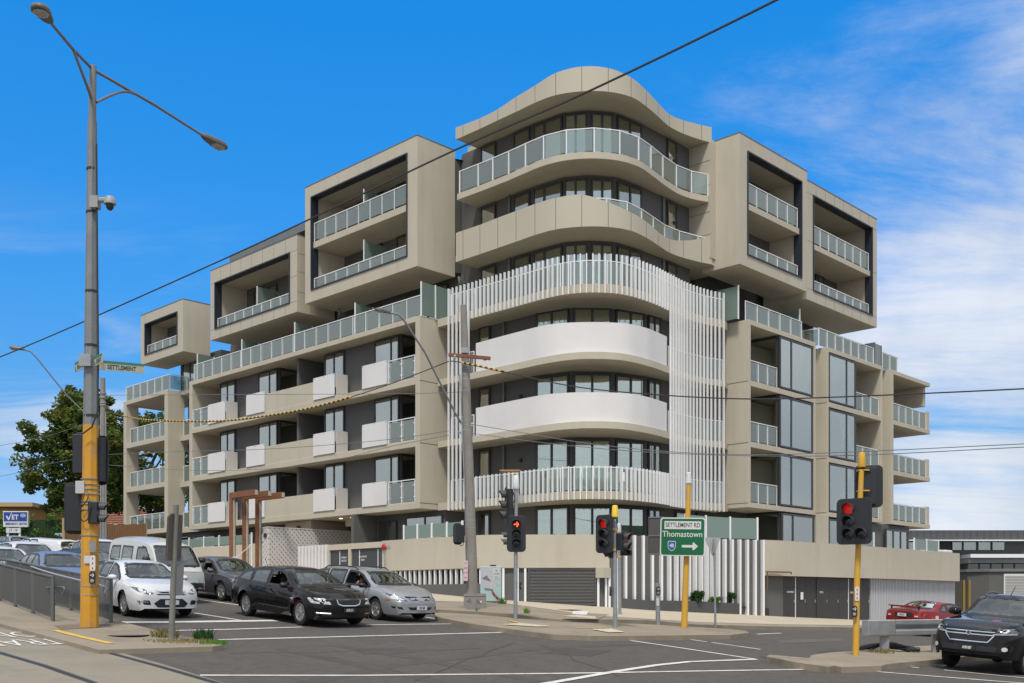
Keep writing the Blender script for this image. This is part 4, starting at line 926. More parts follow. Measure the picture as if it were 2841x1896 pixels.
def plate_mesh(mb, w, h, r, M, t=.012):
    P = rrect(w, h, r); n = len(P); b = [M @ Vector((x, y, 0)) for x, y in P]+[M @ Vector((x, y, t)) for x, y in P]
    mb.add(b, [tuple(range(n-1, -1, -1)), tuple(range(n, 2*n))]+[(i, (i+1) % n, n+(i+1) % n, n+i) for i in range(n)]); return mb
def signal_head(parent, pos, az, n=3, w=.52, h=1.05, lit=None, arrow=False, r=.1, pitch=.29, board=True, extra=None, off=0.0, name='signal_head'):
    """az: compass direction the lamps face (degrees, 0 = away from the viewer along +y, 90 = to the right)"""
    nrm = Vector((math.sin(R(az)), math.cos(R(az)), 0)); M = facing(pos, nrm)
    hb = MB()
    if board: plate_mesh(hb, w, h, .12, M)
    B = [M @ Vector(p) for p in [(x, y, z) for z in (-.20, -.004) for x, y in ((-.16+off, -h/2+.07), (.16+off, -h/2+.07), (.16+off, h/2-.07), (-.16+off, h/2-.07))]]
    hb.add(B, [(0, 3, 2, 1), (4, 5, 6, 7), (0, 1, 5, 4), (1, 2, 6, 5), (2, 3, 7, 6), (3, 0, 4, 7)])
    head = hb.build(name, black, parent, bevel=.012)
    spots = [(off, (n-1)/2*pitch-i*pitch) for i in range(n)]+(extra or [])
    for i, (x, y) in enumerate(spots):
        T = M @ Matrix.Translation((x, y, .014))
        MB().lathe([(0, 0), (r, 0), (r, .012), (0, .03)], 18, T).build('lens', redlamp if (lit == i and not arrow) else lensoff, head, smooth=True)
        if lit == i and arrow:
            a = MB()
            for pl in ([(-.075, -.018), (.02, -.018), (.02, .018), (-.075, .018)], [(-.005, .075), (.03, .08), (.082, 0), (.04, 0)], [(.04, 0), (.082, 0), (.03, -.08), (-.005, -.075)]):
                a.add([T @ Vector((px, py, .034)) for px, py in pl], [(0, 1, 2, 3)])
            a.build('arrow_lamp', redarrow, head)
        v = MB(); k = 16; L_ = .21; ins = []; 
        for ring, (rr, zz) in enumerate(((r+.012, 0), (r+.012, L_), (r+.004, L_), (r+.004, 0))):
            for j in range(k+1):
                a = R(-35+250*j/k); zc = zz*(.55+.45*max(0, math.sin(a))) if zz else 0
                v.v.append(tuple(T @ Vector((rr*math.cos(a), rr*math.sin(a), zc))))
        for ring in range(3):
            for j in range(k): q = ring*(k+1)+j; v.f.append((q, q+1, q+k+2, q+k+1))
        v.build('visor', visor, head, smooth=True, angle=60)
    return head
def pole(parent, base, top, r0, r1, m, n=12, name='pole', smooth=True):
    return MB().tube([base, top], [r0, r1], n).build(name, m, parent, smooth=smooth)
def thing(name, loc, label, cat, group=None): return empty(name, tuple(loc), 0, label, cat, group)
def loc(parent, p): return Vector(p)-Vector(parent.location)
def push_button(parent, pos, az):
    nrm = Vector((math.sin(R(az)), math.cos(R(az)), 0)); M = facing(pos, nrm); mb = plate_mesh(MB(), .13, .28, .06, M, .05)
    o = mb.build('push_button', black, parent); MB().lathe([(0, 0), (.04, 0), (.04, .01), (0, .015)], 14, M @ Matrix.Translation((0, -.065, .052))).build('button', galv, o, smooth=True)
    a = MB()
    for pl in ([(-.04, -.01), (.005, -.01), (.005, .01), (-.04, .01)], [(-.005, .04), (.015, .04), (.045, 0), (.02, 0)], [(.02, 0), (.045, 0), (.015, -.04), (-.005, -.04)]): a.add([M @ Vector((x, y+.06, .053)) for x, y in pl], [(0, 1, 2, 3)])
    a.build('arrow_mark', labelm, o); return o
# ---- orange tram-stop pole with twin lamp arms
b_ = gp(248, 1740, .11); b_.z = g(b_.x, b_.y)+.1; Y0 = b_.y
lp = thing('light_pole', b_, 'tall grey pole with orange painted base carrying two lamp arms and street name blades', 'light pole')
o_ = Vector(b_); tp = at(258, 184, Y0)-o_; ymid = at(252, 1181, Y0)-o_
MB().tube([(0, 0, 0), ymid], [.198, .165], 8).build('pole_base', orange, lp)
MB().tube([ymid, at(256, 335, Y0)-o_], [.165, .098], 8).tube([at(256, 335, Y0)-o_, tp], [.084, .076], 12).build('pole', polec2, lp)
mb = MB()
for y in (470, 590, 810, 960, 1155): mb.tube([at(254, y+3, Y0)-o_, at(254, y-3, Y0)-o_], [lerp_tab([(335, .103), (1181, .172)], y)]*2, 12)
mb.build('strap', black, lp); mb = MB()
for y in (1330, 1345, 1358, 1372, 1392, 1400, 1415, 1487, 1627, 1652): mb.tube([at(250, y+1.2, Y0)-o_, at(250, y-1.2, Y0)-o_], [.2]*2, 8)
mb.build('strap', galv, lp)
mb = MB().tube([at(268, 400, Y0-.1)-o_, at(270, 700, Y0-.2)-o_, at(273, 1000, Y0-.2)-o_, at(271, 1140, Y0-.25)-o_, at(255, 1185, Y0-.3)-o_, at(228, 1205, Y0-.3)-o_], .018, 6)
mb.build('cable', black, lp, smooth=True)
def luminaire(par, p, d, s=1.0):
    """street lamp head whose neck is at p, reaching out in direction d"""
    d = Vector(d).normalized(); x = d; z = Vector((0, 0, 1)); y = z.cross(x).normalized(); z = x.cross(y); M = Matrix(((x.x, y.x, z.x, p[0]), (x.y, y.y, z.y, p[1]), (x.z, y.z, z.z, p[2]), (0, 0, 0, 1)))
    prof = [(-.05, .04, .05), (.0, .07, .08), (.12, .12, .10), (.3, .15, .12), (.45, .19, .13), (.62, .20, .12), (.74, .15, .08), (.80, .04, .03)]
    vs = []; k = 14
    for px, w, h in prof:
        for j in range(k): a = 2*math.pi*j/k; vs.append(M @ (Vector((px, w*math.cos(a), max(-.45, math.sin(a))*h))*s))
    fs = [(i*k+j, i*k+(j+1) % k, (i+1)*k+(j+1) % k, (i+1)*k+j) for i in range(len(prof)-1) for j in range(k)]+[tuple(range(k-1, -1, -1)), tuple((len(prof)-1)*k+j for j in range(k))]
    o = MB().add(vs, fs).build('lamp_head', mat('lamp_housing', (.14, .135, .12), .5, metal=.3), par, smooth=True)
    vs = []
    for px, w, h in ((.34, .02, .0), (.38, .12, .04), (.5, .16, .075), (.62, .15, .07), (.70, .08, .03), (.73, .02, 0)):
        for j in range(9): a = math.pi*j/8; vs.append(M @ (Vector((px, w*math.cos(a), -.05-math.sin(a)*h))*s))
    MB().add(vs, [(i*9+j, i*9+j+1, (i+1)*9+j+1, (i+1)*9+j) for i in range(5) for j in range(8)]).build('lamp_glass', mat('lamp_glass', (.32, .32, .29), .15), o, smooth=True)
for (sx, sy, sY, bx_, by_, ex, ey, eY, mx_, my_) in ((252, 188, Y0, 252, 272, 139, 62, Y0-2.4, 203, 138), (266, 198, Y0, 267, 284, 563, 377, Y0+2.6, 430, 292)):
    mY = Y0+(eY-Y0)*abs(mx_-sx)/abs(ex-sx)
    e1, e2, m_, s1, s2 = at(ex, ey, eY)-o_, None, at(mx_, my_, mY)-o_, at(sx, sy, sY)-o_, at(bx_, by_, sY)-o_
    q1 = s2+(m_-s2)*.5; q1.z = s2.z+(m_.z-s2.z)*.5+(.28 if ex > 300 else -.30); 
    if ex < 300: q1.x += .12
    mb = MB().tube([s1, m_, e1], [.035, .035, .03], 8)
    mb.tube([tuple(v) for v in catmull([tuple(s2), tuple(q1), tuple(m_)], 6)], .032, 8); mb.build('lamp_arm', steel, lp, smooth=True)
    dd = (e1-m_); dd.z *= .75; luminaire(lp, e1, dd, .92)
# camera on its bracket
c0 = at(262, 566, Y0-.15)-o_
cm = MB().box(c0.x-.08, c0.x+.1, c0.y-.08, c0.y+.12, c0.z-.1, c0.z+.16); mid = at(288, 556, Y0-.15)-o_; hd = at(305, 560, Y0-.15)-o_
cm.tube([(c0.x, c0.y, c0.z+.08), mid, hd+Vector((0, 0, .05))], [.07, .06, .06], 8)
cm.lathe([(0, .12), (.08, .11), (.125, .04), (.13, -.06), (.0, -.07)], 16, Matrix.Translation(hd)); co = cm.build('security_camera', mat('camera_grey', (.30, .31, .31), .5), lp, smooth=True, bevel=.0)
MB().lathe([(.085, 0), (.08, -.07), (.04, -.12), (0, -.125)], 14, Matrix.Translation(hd+Vector((0, 0, -.07)))).build('camera_dome', black, co, smooth=True)
# street name blades
signg = mat('sign_green', (.03, .17, .10), .5); signw = mat('sign_cream', (.38, .37, .30), .6, noise=(5, .1)); inkg = mat('ink_dark_green', (.02, .06, .05), .6)
def blade(x0, x1, yt, yb, Ya, Yb, txt, parent, small=''):
    """name blade spanning pixel columns x0..x1 at depths Ya..Yb; yt, yb: rows of its top and bottom at the x0 end"""
    P = at(x0, yb, Ya)-o_; T = at(x0, yt, Ya)-o_; E = at(x1, yb, Yb)-o_; h = T.z-P.z; u = Vector((E.x-P.x, E.y-P.y, 0)); L_ = u.length; u.normalize(); n_ = Vector((u.y, -u.x, 0)); c = P+u*L_/2+Vector((0, 0, h/2)); M = facing(c, n_)
    mb = MB(); mb.add([M @ Vector(v) for v in [(x, y, z) for z in (-.012, .012) for x, y in ((-L_/2, -h/2), (L_/2, -h/2), (L_/2, h/2), (-L_/2, h/2))]], [(0, 3, 2, 1), (4, 5, 6, 7), (0, 1, 5, 4), (1, 2, 6, 5), (2, 3, 7, 6), (3, 0, 4, 7)])
    o = mb.build('street_sign', signw, parent)
    MB().add([M @ Vector(v) for v in ((-L_/2, h*.24, .016), (L_/2, h*.24, .016), (L_/2, h/2, .016), (-L_/2, h/2, .016))], [(0, 1, 2, 3)]).build('sign_band', signg, o)
    MB().add([M @ Vector(v) for v in ((-L_/2+.02, -h*.42, .016), (-L_/2+.02+h*.35, h*.18, .016), (-L_/2+.02, h*.18, .016))], [(0, 1, 2)]).build('sign_flash', signg, o)
    text(txt, h*.62, inkg, o, M @ Matrix.Translation((.02, -h*.15, .015)), sx=min(1.0, (L_*.62)/(h*.62*.62*len(txt))), bold=.003)
    return o
blade(263, 301, 1000, 1022, Y0-.1, Y0-.75, 'PLENTY', lp) if False else None
def blade2(px0, px1, row, h, Y_, ang, L_, txt, parent):
    c0 = at(px0, row, Y_)-o_; u = Vector((math.cos(ang), math.sin(ang), 0)); n_ = Vector((u.y, -u.x, 0)); c = c0+u*L_/2; M = facing(c, n_)
    o = MB().add([M @ Vector(v) for v in [(x, y, z) for z in (-.012, .012) for x, y in ((-L_/2, -h/2), (L_/2, -h/2), (L_/2, h/2), (-L_/2, h/2))]], [(0, 3, 2, 1), (4, 5, 6, 7), (0, 1, 5, 4), (1, 2, 6, 5), (2, 3, 7, 6), (3, 0, 4, 7)]).build('street_sign', signw, parent)
    MB().add([M @ Vector(v) for v in ((-L_/2, h*.24, .016), (L_/2, h*.24, .016), (L_/2, h/2, .016), (-L_/2, h/2, .016))], [(0, 1, 2, 3)]).build('sign_band', signg, o)
    MB().add([M @ Vector(v) for v in ((-L_/2+.02, -h*.42, .016), (-L_/2+.02+h*.4, -h*.42, .016), (-L_/2+.02, h*.18, .016))], [(0, 1, 2)]).build('sign_flash', signg, o)
    text(txt, h*.66, inkg, o, M @ Matrix.Translation((.05, -h*.15, .014)), sx=(L_*.66)/(h*.66*.66*len(txt)), bold=.004); return o
aS = math.atan2(UR[1], UR[0]); aP = math.atan2(-UL[1], -UL[0])
blade2(262, 0, 1012, .21, Y0-.05, R(24), 1.05, 'SETTLEMENT', lp); blade2(262, 0, 1004, .21, Y0-.22, R(-48), .47, 'PLENTY', lp); blade2(209, 0, 1020, .21, Y0+.25, R(-48), .42, 'PLENTY', lp)
MB().box(-.14, .12, -.24, -.12, at(250, 1022, Y0).z-o_.z, at(250, 990, Y0).z-o_.z).build('bracket', galv, lp)
# signal heads on this pole seen from behind and from the side
pz = lambda x, y, Y: at(x, y, Y)-o_
signal_head(lp, pz(279, 1278, Y0+.22), 12, w=.40, h=1.12); signal_head(lp, pz(227, 1262, Y0+.24), -12, w=.36, h=1.0)
signal_head(lp, pz(206, 1412, Y0+.1), -20, w=.42, h=1.15)
signal_head(lp, pz(274, 1424, Y0-.05), 80, n=2, w=.34, h=.62, r=.09, pitch=.27, board=False, name='pedestrian_signal')
q = pz(224, 1353, Y0-.15); MB().box(q.x-.1, q.x+.1, q.y-.06, q.y+.06, q.z-.14, q.z+.14).build('junction_box', mat('pale_box', (.42, .43, .43), .5), lp, bevel=.01)
MB().tube(catmull([tuple(pz(240, 1358, Y0-.2)), tuple(pz(243, 1385, Y0-.28)), tuple(pz(222, 1415, Y0-.28)), tuple(pz(228, 1445, Y0-.28)), tuple(pz(243, 1440, Y0-.28)), tuple(pz(252, 1405, Y0-.26))], 5), .012, 6).build('cable', black, lp, smooth=True)
push_button(lp, pz(257, 1604, Y0-.215), 172)
q = pz(257, 1563, Y0-.205); M = facing(q, (.1, -1, 0)); s = plate_mesh(MB(), .12, .34, .03, M, .01).build('instruction_label', labelm, lp)
for i, dy in enumerate((.11, 0, -.11)): MB().add([M @ Vector(v) for v in ((-.012, dy-.03, .013), (.012, dy-.03, .013), (.012, dy+.02, .013), (-.012, dy+.02, .013))], [(0, 1, 2, 3)]).build('symbol', redm, s)
q = pz(241, 1553, Y0-.20); plate_mesh(MB(), .13, .17, .01, facing(q, (-.1, -1, 0)), .004).build('paper_notice', mat('paper', (.5, .5, .56), .8), lp)
q = pz(256, 1517, Y0-.205); plate_mesh(MB(), .14, .25, .02, facing(q, (.1, -1, 0)), .004).build('grey_patch', mat('grey_patch', (.22, .24, .25), .7, noise=(8, .2)), lp)
# ---- weathered wooden sign post at the platform tip, seen from behind
b_ = gp(475, 1774, .1); Yp = b_.y; sp = thing('sign_post', b_, 'leaning grey galvanised sign post with the backs of two boards at the platform tip', 'sign post'); o_ = b_
MB().tube([(0, 0, -.1), at(484, 1516, Yp)-o_, at(489, 1402, Yp)-o_], [.062, .058, .055], 12).tube([at(489, 1402, Yp)-o_, at(489.5, 1398, Yp)-o_], [.06, .03], 12).build('pole', mat('weathered_grey', (.17, .17, .145), .7, noise=(5, .18)), sp, smooth=True)
bd = mat('board_back', (.115, .10, .082), .8, noise=(3, .15)); 
mb = MB(); a, b, c, d = at(472, 1425, Yp-.15)-o_, at(459, 1440, Yp-.3)-o_, at(457, 1548, Yp-.35)-o_, at(466, 1555, Yp-.2)-o_
def slabp(pts, t, dirv):
    n = len(pts); t = Vector(dirv)*t; return MB().add([p for p in pts]+[p+t for p in pts], [tuple(range(n-1, -1, -1)), tuple(range(n, 2*n))]+[(i, (i+1) % n, n+(i+1) % n, n+i) for i in range(n)])
slabp([at(473, 1425, Yp-.2)-o_, at(503, 1430, Yp+.3)-o_, at(498, 1552, Yp+.3)-o_, at(494, 1558, Yp+.2)-o_, at(459, 1556, Yp-.3)-o_, at(458, 1548, Yp-.3)-o_, at(464, 1435, Yp-.3)-o_], .04, (.6, .8, 0)).build('sign_board', bd, sp)
slabp([at(488, 1572, Yp+.12)-o_, at(509, 1567, Yp+.45)-o_, at(504, 1652, Yp+.45)-o_, at(483, 1653, Yp+.12)-o_], .02, (.6, .8, 0)).build('sign_board', mat('sign_back_grey', (.34, .34, .33), .5, metal=.3), sp)
# ---- utility pole behind, with small lamp arm reaching left
Yu = 50.0; bu = Vector(at(288, 1600, Yu)); bu.z = g(bu.x, bu.y); up_ = thing('utility_pole', bu, 'slim grey concrete power pole behind the orange pole, lamp arm reaching left', 'utility pole'); o_ = bu
MB().tube([(0, 0, -.3), at(285, 1050, Yu)-o_], [.17, .115], 12).build('pole', polec, up_, smooth=True)
mb = MB().tube([at(279, 1150, Yu-.1)-o_, at(279, 1500, Yu-.2)-o_], .03, 6).tube([at(293, 1146, Yu-.1)-o_, at(294, 1530, Yu-.2)-o_], .03, 6)
mb.build('conduit', galv, up_, smooth=True)
MB().tube([at(280, 1190, Yu)-o_, at(186, 1098, Yu-.3)-o_, at(103, 995, Yu-.6)-o_, at(84, 975, Yu-.7)-o_, at(64, 971, Yu-.7)-o_], .035, 8).build('lamp_arm', steel, up_, smooth=True)
luminaire(up_, at(66, 970, Yu-.7)-o_, (-1, 0, .12), .85)
q = at(289, 1500, Yu-.2)-o_; MB().box(q.x-.08, q.x+.06, q.y-.02, q.y, q.z-.12, q.z+.12).build('pole_tag', mat('blue_tag', (.1, .15, .5), .5), up_)
for y in (1092, 1104, 1118, 1125): MB().tube([at(286, y+2, Yu)-o_, at(286, y-2, Yu)-o_], .15, 12).build('strap', galv, up_)
# ---- big concrete pole in front of the tower
Yc = 35.8; bc = Vector(at(1312, 1690, Yc)); bc.z = g(bc.x, bc.y)+.1; cp = thing('power_pole', bc, 'thick tapering concrete power pole with timber crossarm in front of the white slats', 'power pole'); o_ = bc
MB().tube([(0, 0, -.2), at(1300, 1290, Yc)-o_, at(1291, 1000, Yc)-o_, at(1286, 848, Yc)-o_], [.205, .17, .135, .11], 16).build('pole', polec, cp, smooth=True)
P0, P1 = at(1245, 985, Yc-.25)-o_, at(1360, 995, Yc-.55)-o_; MB().tube([P0, P1], .075, 4).build('crossarm', mat('timber_crossarm', (.19, .075, .04), .8, noise=(6, .2)), cp)
mb = MB().tube([at(1284, 1182, Yc)-o_, at(1262, 1145, Yc-.3)-o_, at(1180, 980, Yc-1.6)-o_, at(1120, 888, Yc-2.5)-o_, at(1104, 872, Yc-2.7)-o_, at(1075, 868, Yc-2.9)-o_], [.035]*6, 8); mb.build('lamp_arm', galv, cp, smooth=True)
luminaire(cp, at(1082, 868, Yc-2.85)-o_, (-1, -.5, .1), .62)
for y, w in ((968, .137), (1040, .143), (1053, .145), (1085, .148), (1180, .16), (1194, .161), (1445, .186), (1465, .188), (1547, .195)): MB().tube([at(lerp_tab([(848, 1286), (1690, 1312)], y), y+1.5, Yc)-o_, at(lerp_tab([(848, 1286), (1690, 1312)], y), y-1.5, Yc)-o_], w, 14).build('strap', galv, cp)
q = at(1289, 973, Yc-.16)-o_; MB().box(q.x-.12, q.x+.12, q.y-.03, q.y+.03, q.z-.08, q.z+.08).build('number_plate', galv, cp)
mb = MB()
for x, y in ((1262, 990), (1345, 996), (1310, 1178), (1276, 1200)): mb.lathe([(0, -.07), (.05, -.05), (.03, -.02), (.055, .01), (.03, .04), (0, .07)], 10, Matrix.Translation(at(x, y, Yc-.45)-o_))
mb.build('insulator', mat('porcelain', (.40, .38, .35), .3), cp, smooth=True)
MB().tube([at(1276, 1040, Yc-.2)-o_, at(1290, 1380, Yc-.26)-o_], .022, 6).build('conduit', galv, cp)
signal_head(cp, at(1270, 1482, Yc-.35)-o_, 150-180, n=3, w=.34, h=.72, r=.07, pitch=.2)
MB().tube(catmull([tuple(at(1283, 1490, Yc-.2)-o_), tuple(at(1285, 1512, Yc-.4)-o_), tuple(at(1276, 1514, Yc-.4)-o_)], 5), .012, 6).build('cable', black, cp)
q = at(1292, 1584, Yc-.30)-o_; M = facing(q, (-.25, -1, 0)); s = plate_mesh(MB(), .155, .68, .02, M, .012).build('notice_plate', mat('pink_white', (.62, .48, .48), .6), cp)
for i, (t_, sz) in enumerate((('STOP', .055), ('HERE', .07), ('ON RED', .055), ('SIGNAL', .05))): text(t_, sz, redm, s, M @ Matrix.Translation((0, .25-i*.16, .014)), sx=.8)
# ---- back of a road sign at the pavement edge with graffiti
bs = gp(1323, 1702, .13); rs = thing('road_sign', bs, 'back of a low grey road sign on a short post, scratched with graffiti', 'road sign'); o_ = bs; Ys = bs.y
MB().tube([(0, 0, -.1), at(1321, 1648, Ys)-o_], .03, 8).build('post', galv, rs)
c = at(1318, 1668, Ys-.06)-o_; M = facing(c, (0, -1, 0)); s = plate_mesh(MB(), .72, .47, .03, M, .015).build('sign_board', mat('sign_back', (.24, .225, .205), .7, noise=(5, .12)), rs)
MB().add([M @ Vector(v) for v in ((-.34, .135, .016), (.34, .135, .016), (.34, .15, .03), (-.34, .15, .03))], [(0, 1, 2, 3)]).build('stiffener', galv, s)
scr = mat('graffiti_red', (.16, .05, .05), .8); rn = random.Random(5); mb = MB()
for cx in (-.2, .12):
    P_ = [M @ Vector((cx+rn.uniform(-.08, .1), rn.uniform(-.12, .08), .018)) for _ in range(8)]; mb.tube(P_, .005, 4)
mb.build('graffiti', scr, s); MB().add([M @ Vector(v) for v in ((.16, -.06, .018), (.22, -.05, .018), (.21, .02, .018), (.15, .01, .018))], [(0, 1, 2, 3)]).build('sticker', labelm, s)
# ---- pale blue cabinet with posters
bb = gp(1362, 1672, .13); ub = thing('utility_cabinet', bb, 'pale blue roadside cabinet with torn poster and red spray tag', 'utility cabinet'); o_ = bb; Yb = bb.y
teal = mat('pale_teal', (.36, .50, .49), .6, noise=(4, .06)); 
w0 = (1390-1332)/F_*Yb; z0_, z1_ = (at(0, 1669, Yb).z-bb.z), (at(0, 1572, Yb).z-bb.z)
cb = MB().box(-w0/2, w0/2, -.2, .35, z0_, z1_).build('cabinet', teal, ub, bevel=.02); MB().box(-w0/2+.06, w0/2-.06, -.15, .3, -.25, z0_).build('plinth', conc, ub)
MB().box(-.03, .2, -.05, .15, z1_, z1_+.06).build('vent_cap', black, ub)
M = facing((0, -.203, (z0_+z1_)/2), (0, -1, 0)); H_ = z1_-z0_
pp = mat('poster_grey', (.46, .45, .48), .8, noise=(6, .1))
MB().add([M @ Vector((x*w0, y*H_, .002)) for x, y in ((-.48, .46), (.22, .48), (.1, .05), (.3, .12), (.42, -.02), (.1, -.14), (-.3, -.1), (-.42, .0))], [(0, 1, 2, 3, 4, 5, 6, 7)]).build('poster', pp, cb)
MB().add([M @ Vector((x*w0, y*H_, .004)) for x, y in ((-.42, .16), (-.2, .24), (-.02, .1), (.02, .06), (-.35, .12))], [(0, 1, 2, 3, 4)]).add([M @ Vector((x*w0, y*H_, .004)) for x, y in ((-.3, -.12), (.1, -.16), (.08, -.2), (-.3, -.18))], [(0, 1, 2, 3)]).build('poster_print', mat('poster_dark', (.17, .17, .19), .8), cb)
lb_ = MB().add([M @ Vector((x*w0, y*H_, .004)) for x, y in ((.1, .12), (.42, .14), (.42, .46), (.1, .44))], [(0, 1, 2, 3)]).build('label_panel', mat('label_grey', (.50, .53, .50), .8), cb)
for i, (t_, sz) in enumerate((('city', .07), ('13 11 70', .085), ('3 7 3 0', .085))): text(t_, sz, black, lb_, M @ Matrix.Translation((.26*w0, (.38-i*.10)*H_, .006)), sx=.62, bold=.002)
tg = MB(); K_ = [(.02, -.19), (.1, -.2), (.06, -.27), (.14, -.24), (.10, -.33), (.2, -.28), (.17, -.37), (.26, -.33), (.24, -.43), (.33, -.36), (.30, -.45), (.36, -.40), (.35, -.47)]
tg.tube(catmull([tuple(M @ Vector((x*w0, y*H_, .006))) for x, y in K_], 4), .014, 5); tg.build('spray_tag', mat('tag_red', (.30, .01, .02), .7), cb)
# ---- middle signals
b_ = gp(1430, 1718, .13); s1 = thing('traffic_light', b_, 'grey traffic light pole showing a red right arrow, in front of the vent grille', 'traffic light', 'traffic light poles at the crossing'); o_ = b_; Y1 = b_.y
pole(s1, (0, 0, -.1), at(1432, 1358, Y1)-o_, .062, .058, galv); MB().lathe([(.085, 0), (.1, .05), (.08, .38), (.05, .42), (0, .42)], 14, Matrix.Translation(at(1432, 1358, Y1)-o_)).build('pole_cap', mat('cap_white', (.60, .64, .62), .5), s1, smooth=True)
signal_head(s1, at(1432.5, 1482, Y1-.1)-o_, 180, n=3, w=.575, h=1.09, lit=0, arrow=True, r=.125, pitch=.285)
signal_head(s1, at(1404, 1402, Y1+.1)-o_, 262, n=3, w=.6, h=1.1, r=.125, pitch=.31)
signal_head(s1, at(1409, 1496, Y1+.2)-o_, 272, n=2, w=.3, h=.5, r=.09, pitch=.22, board=False, name='pedestrian_signal')
MB().tube(catmull([tuple(at(1422, 1358, Y1-.1)-o_), tuple(at(1427, 1385, Y1-.1)-o_), tuple(at(1418, 1408, Y1-.12)-o_), tuple(at(1410, 1398, Y1-.12)-o_), tuple(at(1409, 1360, Y1-.1)-o_)], 5), .014, 6).build('cable', black, s1, smooth=True)
push_button(s1, at(1437, 1623, Y1)-o_+Vector((.05, -.01, 0)), 95)
b_ = gp(1707, 1742, .13); s2 = thing('traffic_light', b_, 'grey traffic light pole with bright yellow cap and red lamps on the island', 'traffic light', 'traffic light poles at the crossing'); o_ = b_; Y2 = b_.y
pole(s2, (0, 0, -.1), at(1706, 1440, Y2)-o_, .066, .058, galv); MB().lathe([(.07, 0), (.1, .02), (.08, .33), (.06, .36), (0, .36)], 14, Matrix.Translation(at(1706, 1437, Y2)-o_)).build('pole_cap', mat('cap_yellow', (.75, .52, .03), .5), s2, smooth=True)
for y in (1470, 1526): MB().tube([at(1706, y+3, Y2)-o_, at(1706, y-3, Y2)-o_], .085, 12).build('bracket', yellow, s2)
signal_head(s2, at(1677, 1482, Y2-.15)-o_, 213, n=3, w=.56, h=1.1, lit=0, r=.12, pitch=.29); signal_head(s2, at(1733, 1504, Y2-.05)-o_, 118, n=2, w=.48, h=.62, lit=0, r=.11, pitch=.27)
signal_head(s2, at(1691, 1540, Y2+.2)-o_, 262, n=1, w=.3, h=.34, r=.08, board=False, name='pedestrian_signal'); signal_head(s2, at(1739, 1534, Y2+.2)-o_, 172, n=1, w=.3, h=.3, r=.07, board=False, name='pedestrian_signal')
push_button(s2, at(1701, 1641, Y2)-o_+Vector((-.05, 0, 0)), 265)
mb = MB()
for k in range(3): mb.tube([at(1702+k*4, 1440, Y2-.03)-o_, at(1699+k*7, 1470, Y2-.12)-o_], .012, 6)
mb.build('cable', black, s2)
b_ = gp(1720, 1706, .13); s3 = thing('traffic_light_post', b_, 'thin plain grey signal post standing just behind the yellow capped traffic light', 'signal post'); o_ = b_; Y3 = b_.y
pole(s3, (0, 0, -.1), at(1717, 1462, Y3)-o_, .06, .055, galv); MB().lathe([(.07, 0), (.09, .05), (.07, .3), (0, .34)], 12, Matrix.Translation(at(1717, 1478, Y3)-o_)).build('pole_cap', mat('cap_white', (.6, .64, .62), .5), s3, smooth=True)
MB().tube([at(1717, 1548, Y3)-o_, at(1717, 1542, Y3)-o_], .075, 12).build('strap', yellow, s3)
b_ = gp(1826, 1734, .13); s4 = thing('crossing_button_post', b_, 'short grey post with black pedestrian push button on the island', 'push button post'); o_ = b_; Y4 = b_.y
pole(s4, (0, 0, -.05), at(1824, 1618, Y4)-o_, .072, .07, galv); push_button(s4, at(1826, 1640, Y4-.08)-o_, 180)
M = facing(at(1825, 1667, Y4-.075)-o_, (0, -1, 0)); plate_mesh(MB(), .09, .32, .02, M, .006).build('instruction_label', labelm, s4)
# ---- direction sign on yellow pole
b_ = gp(1898, 1743, .13); s5 = thing('direction_sign', b_, 'green Thomastown direction sign on a leaning yellow pole', 'direction sign'); o_ = b_; Y5 = b_.y
pole(s5, (0, 0, -.1), at(1911, 1345, Y5)-o_, .10, .072, yellow, 14); MB().lathe([(.075, 0), (.075, .03), (.1, .04), (.08, .34), (.05, .37), (0, .37)], 14, Matrix.Translation(at(1911, 1345, Y5)-o_)).build('pole_cap', mat('cap_white', (.6, .64, .62), .5), s5, smooth=True)
green = mat('sign_green_bright', (.0, .115, .036), .4); refw = mat('sign_white', (.62, .62, .60), .5)
c = at(1894, 1490, Y5-.22)-o_; M = facing(c, (-.12, -1, 0)); SW, SH = 1.345, 1.16
def rplate(mb, w, h, r, z, t): return plate_mesh(mb, w, h, r, M @ Matrix.Rotation(R(-1.2), 4, 'Z') @ Matrix.Translation((0, 0, z)), t)
sb = rplate(MB(), SW, SH, .09, -.03, .03).build('sign_board', refw, s5); rplate(MB(), SW-.07, SH-.07, .07, .001, .004).build('sign_face', green, sb)
Ms = M @ Matrix.Rotation(R(-1.2), 4, 'Z')
def flatp(pts, z, name, m, par): MB().add([Ms @ Vector((x, y, z)) for x, y in pts], [tuple(range(len(pts)))]).build(name, m, par)
flatp([(-.55, .23), (.54, .23), (.54, .47), (-.55, .47)], .007, 'name_panel', refw, sb)
text('SETTLEMENT RD', .19, black, sb, Ms @ Matrix.Translation((-.005, .35, .009)), sx=.73, bold=.0015); text('Thomastown', .25, refw, sb, Ms @ Matrix.Translation((-.01, .075, .008)), sx=.90, bold=.002)
flatp([(-.42, -.13), (-.22, -.13), (-.20, -.17), (-.20, -.30), (-.24, -.39), (-.32, -.44), (-.40, -.39), (-.44, -.30), (-.44, -.17)], .007, 'route_shield', refw, sb)
flatp([(-.41, -.15), (-.23, -.15), (-.215, -.18), (-.215, -.29), (-.25, -.375), (-.32, -.42), (-.39, -.375), (-.425, -.29), (-.425, -.18)], .009, 'route_shield_face', mat('sign_blue', (.02, .09, .38), .4), sb)
text('48', .15, refw, sb, Ms @ Matrix.Translation((-.32, -.27, .011)), sx=.85, bold=.004)
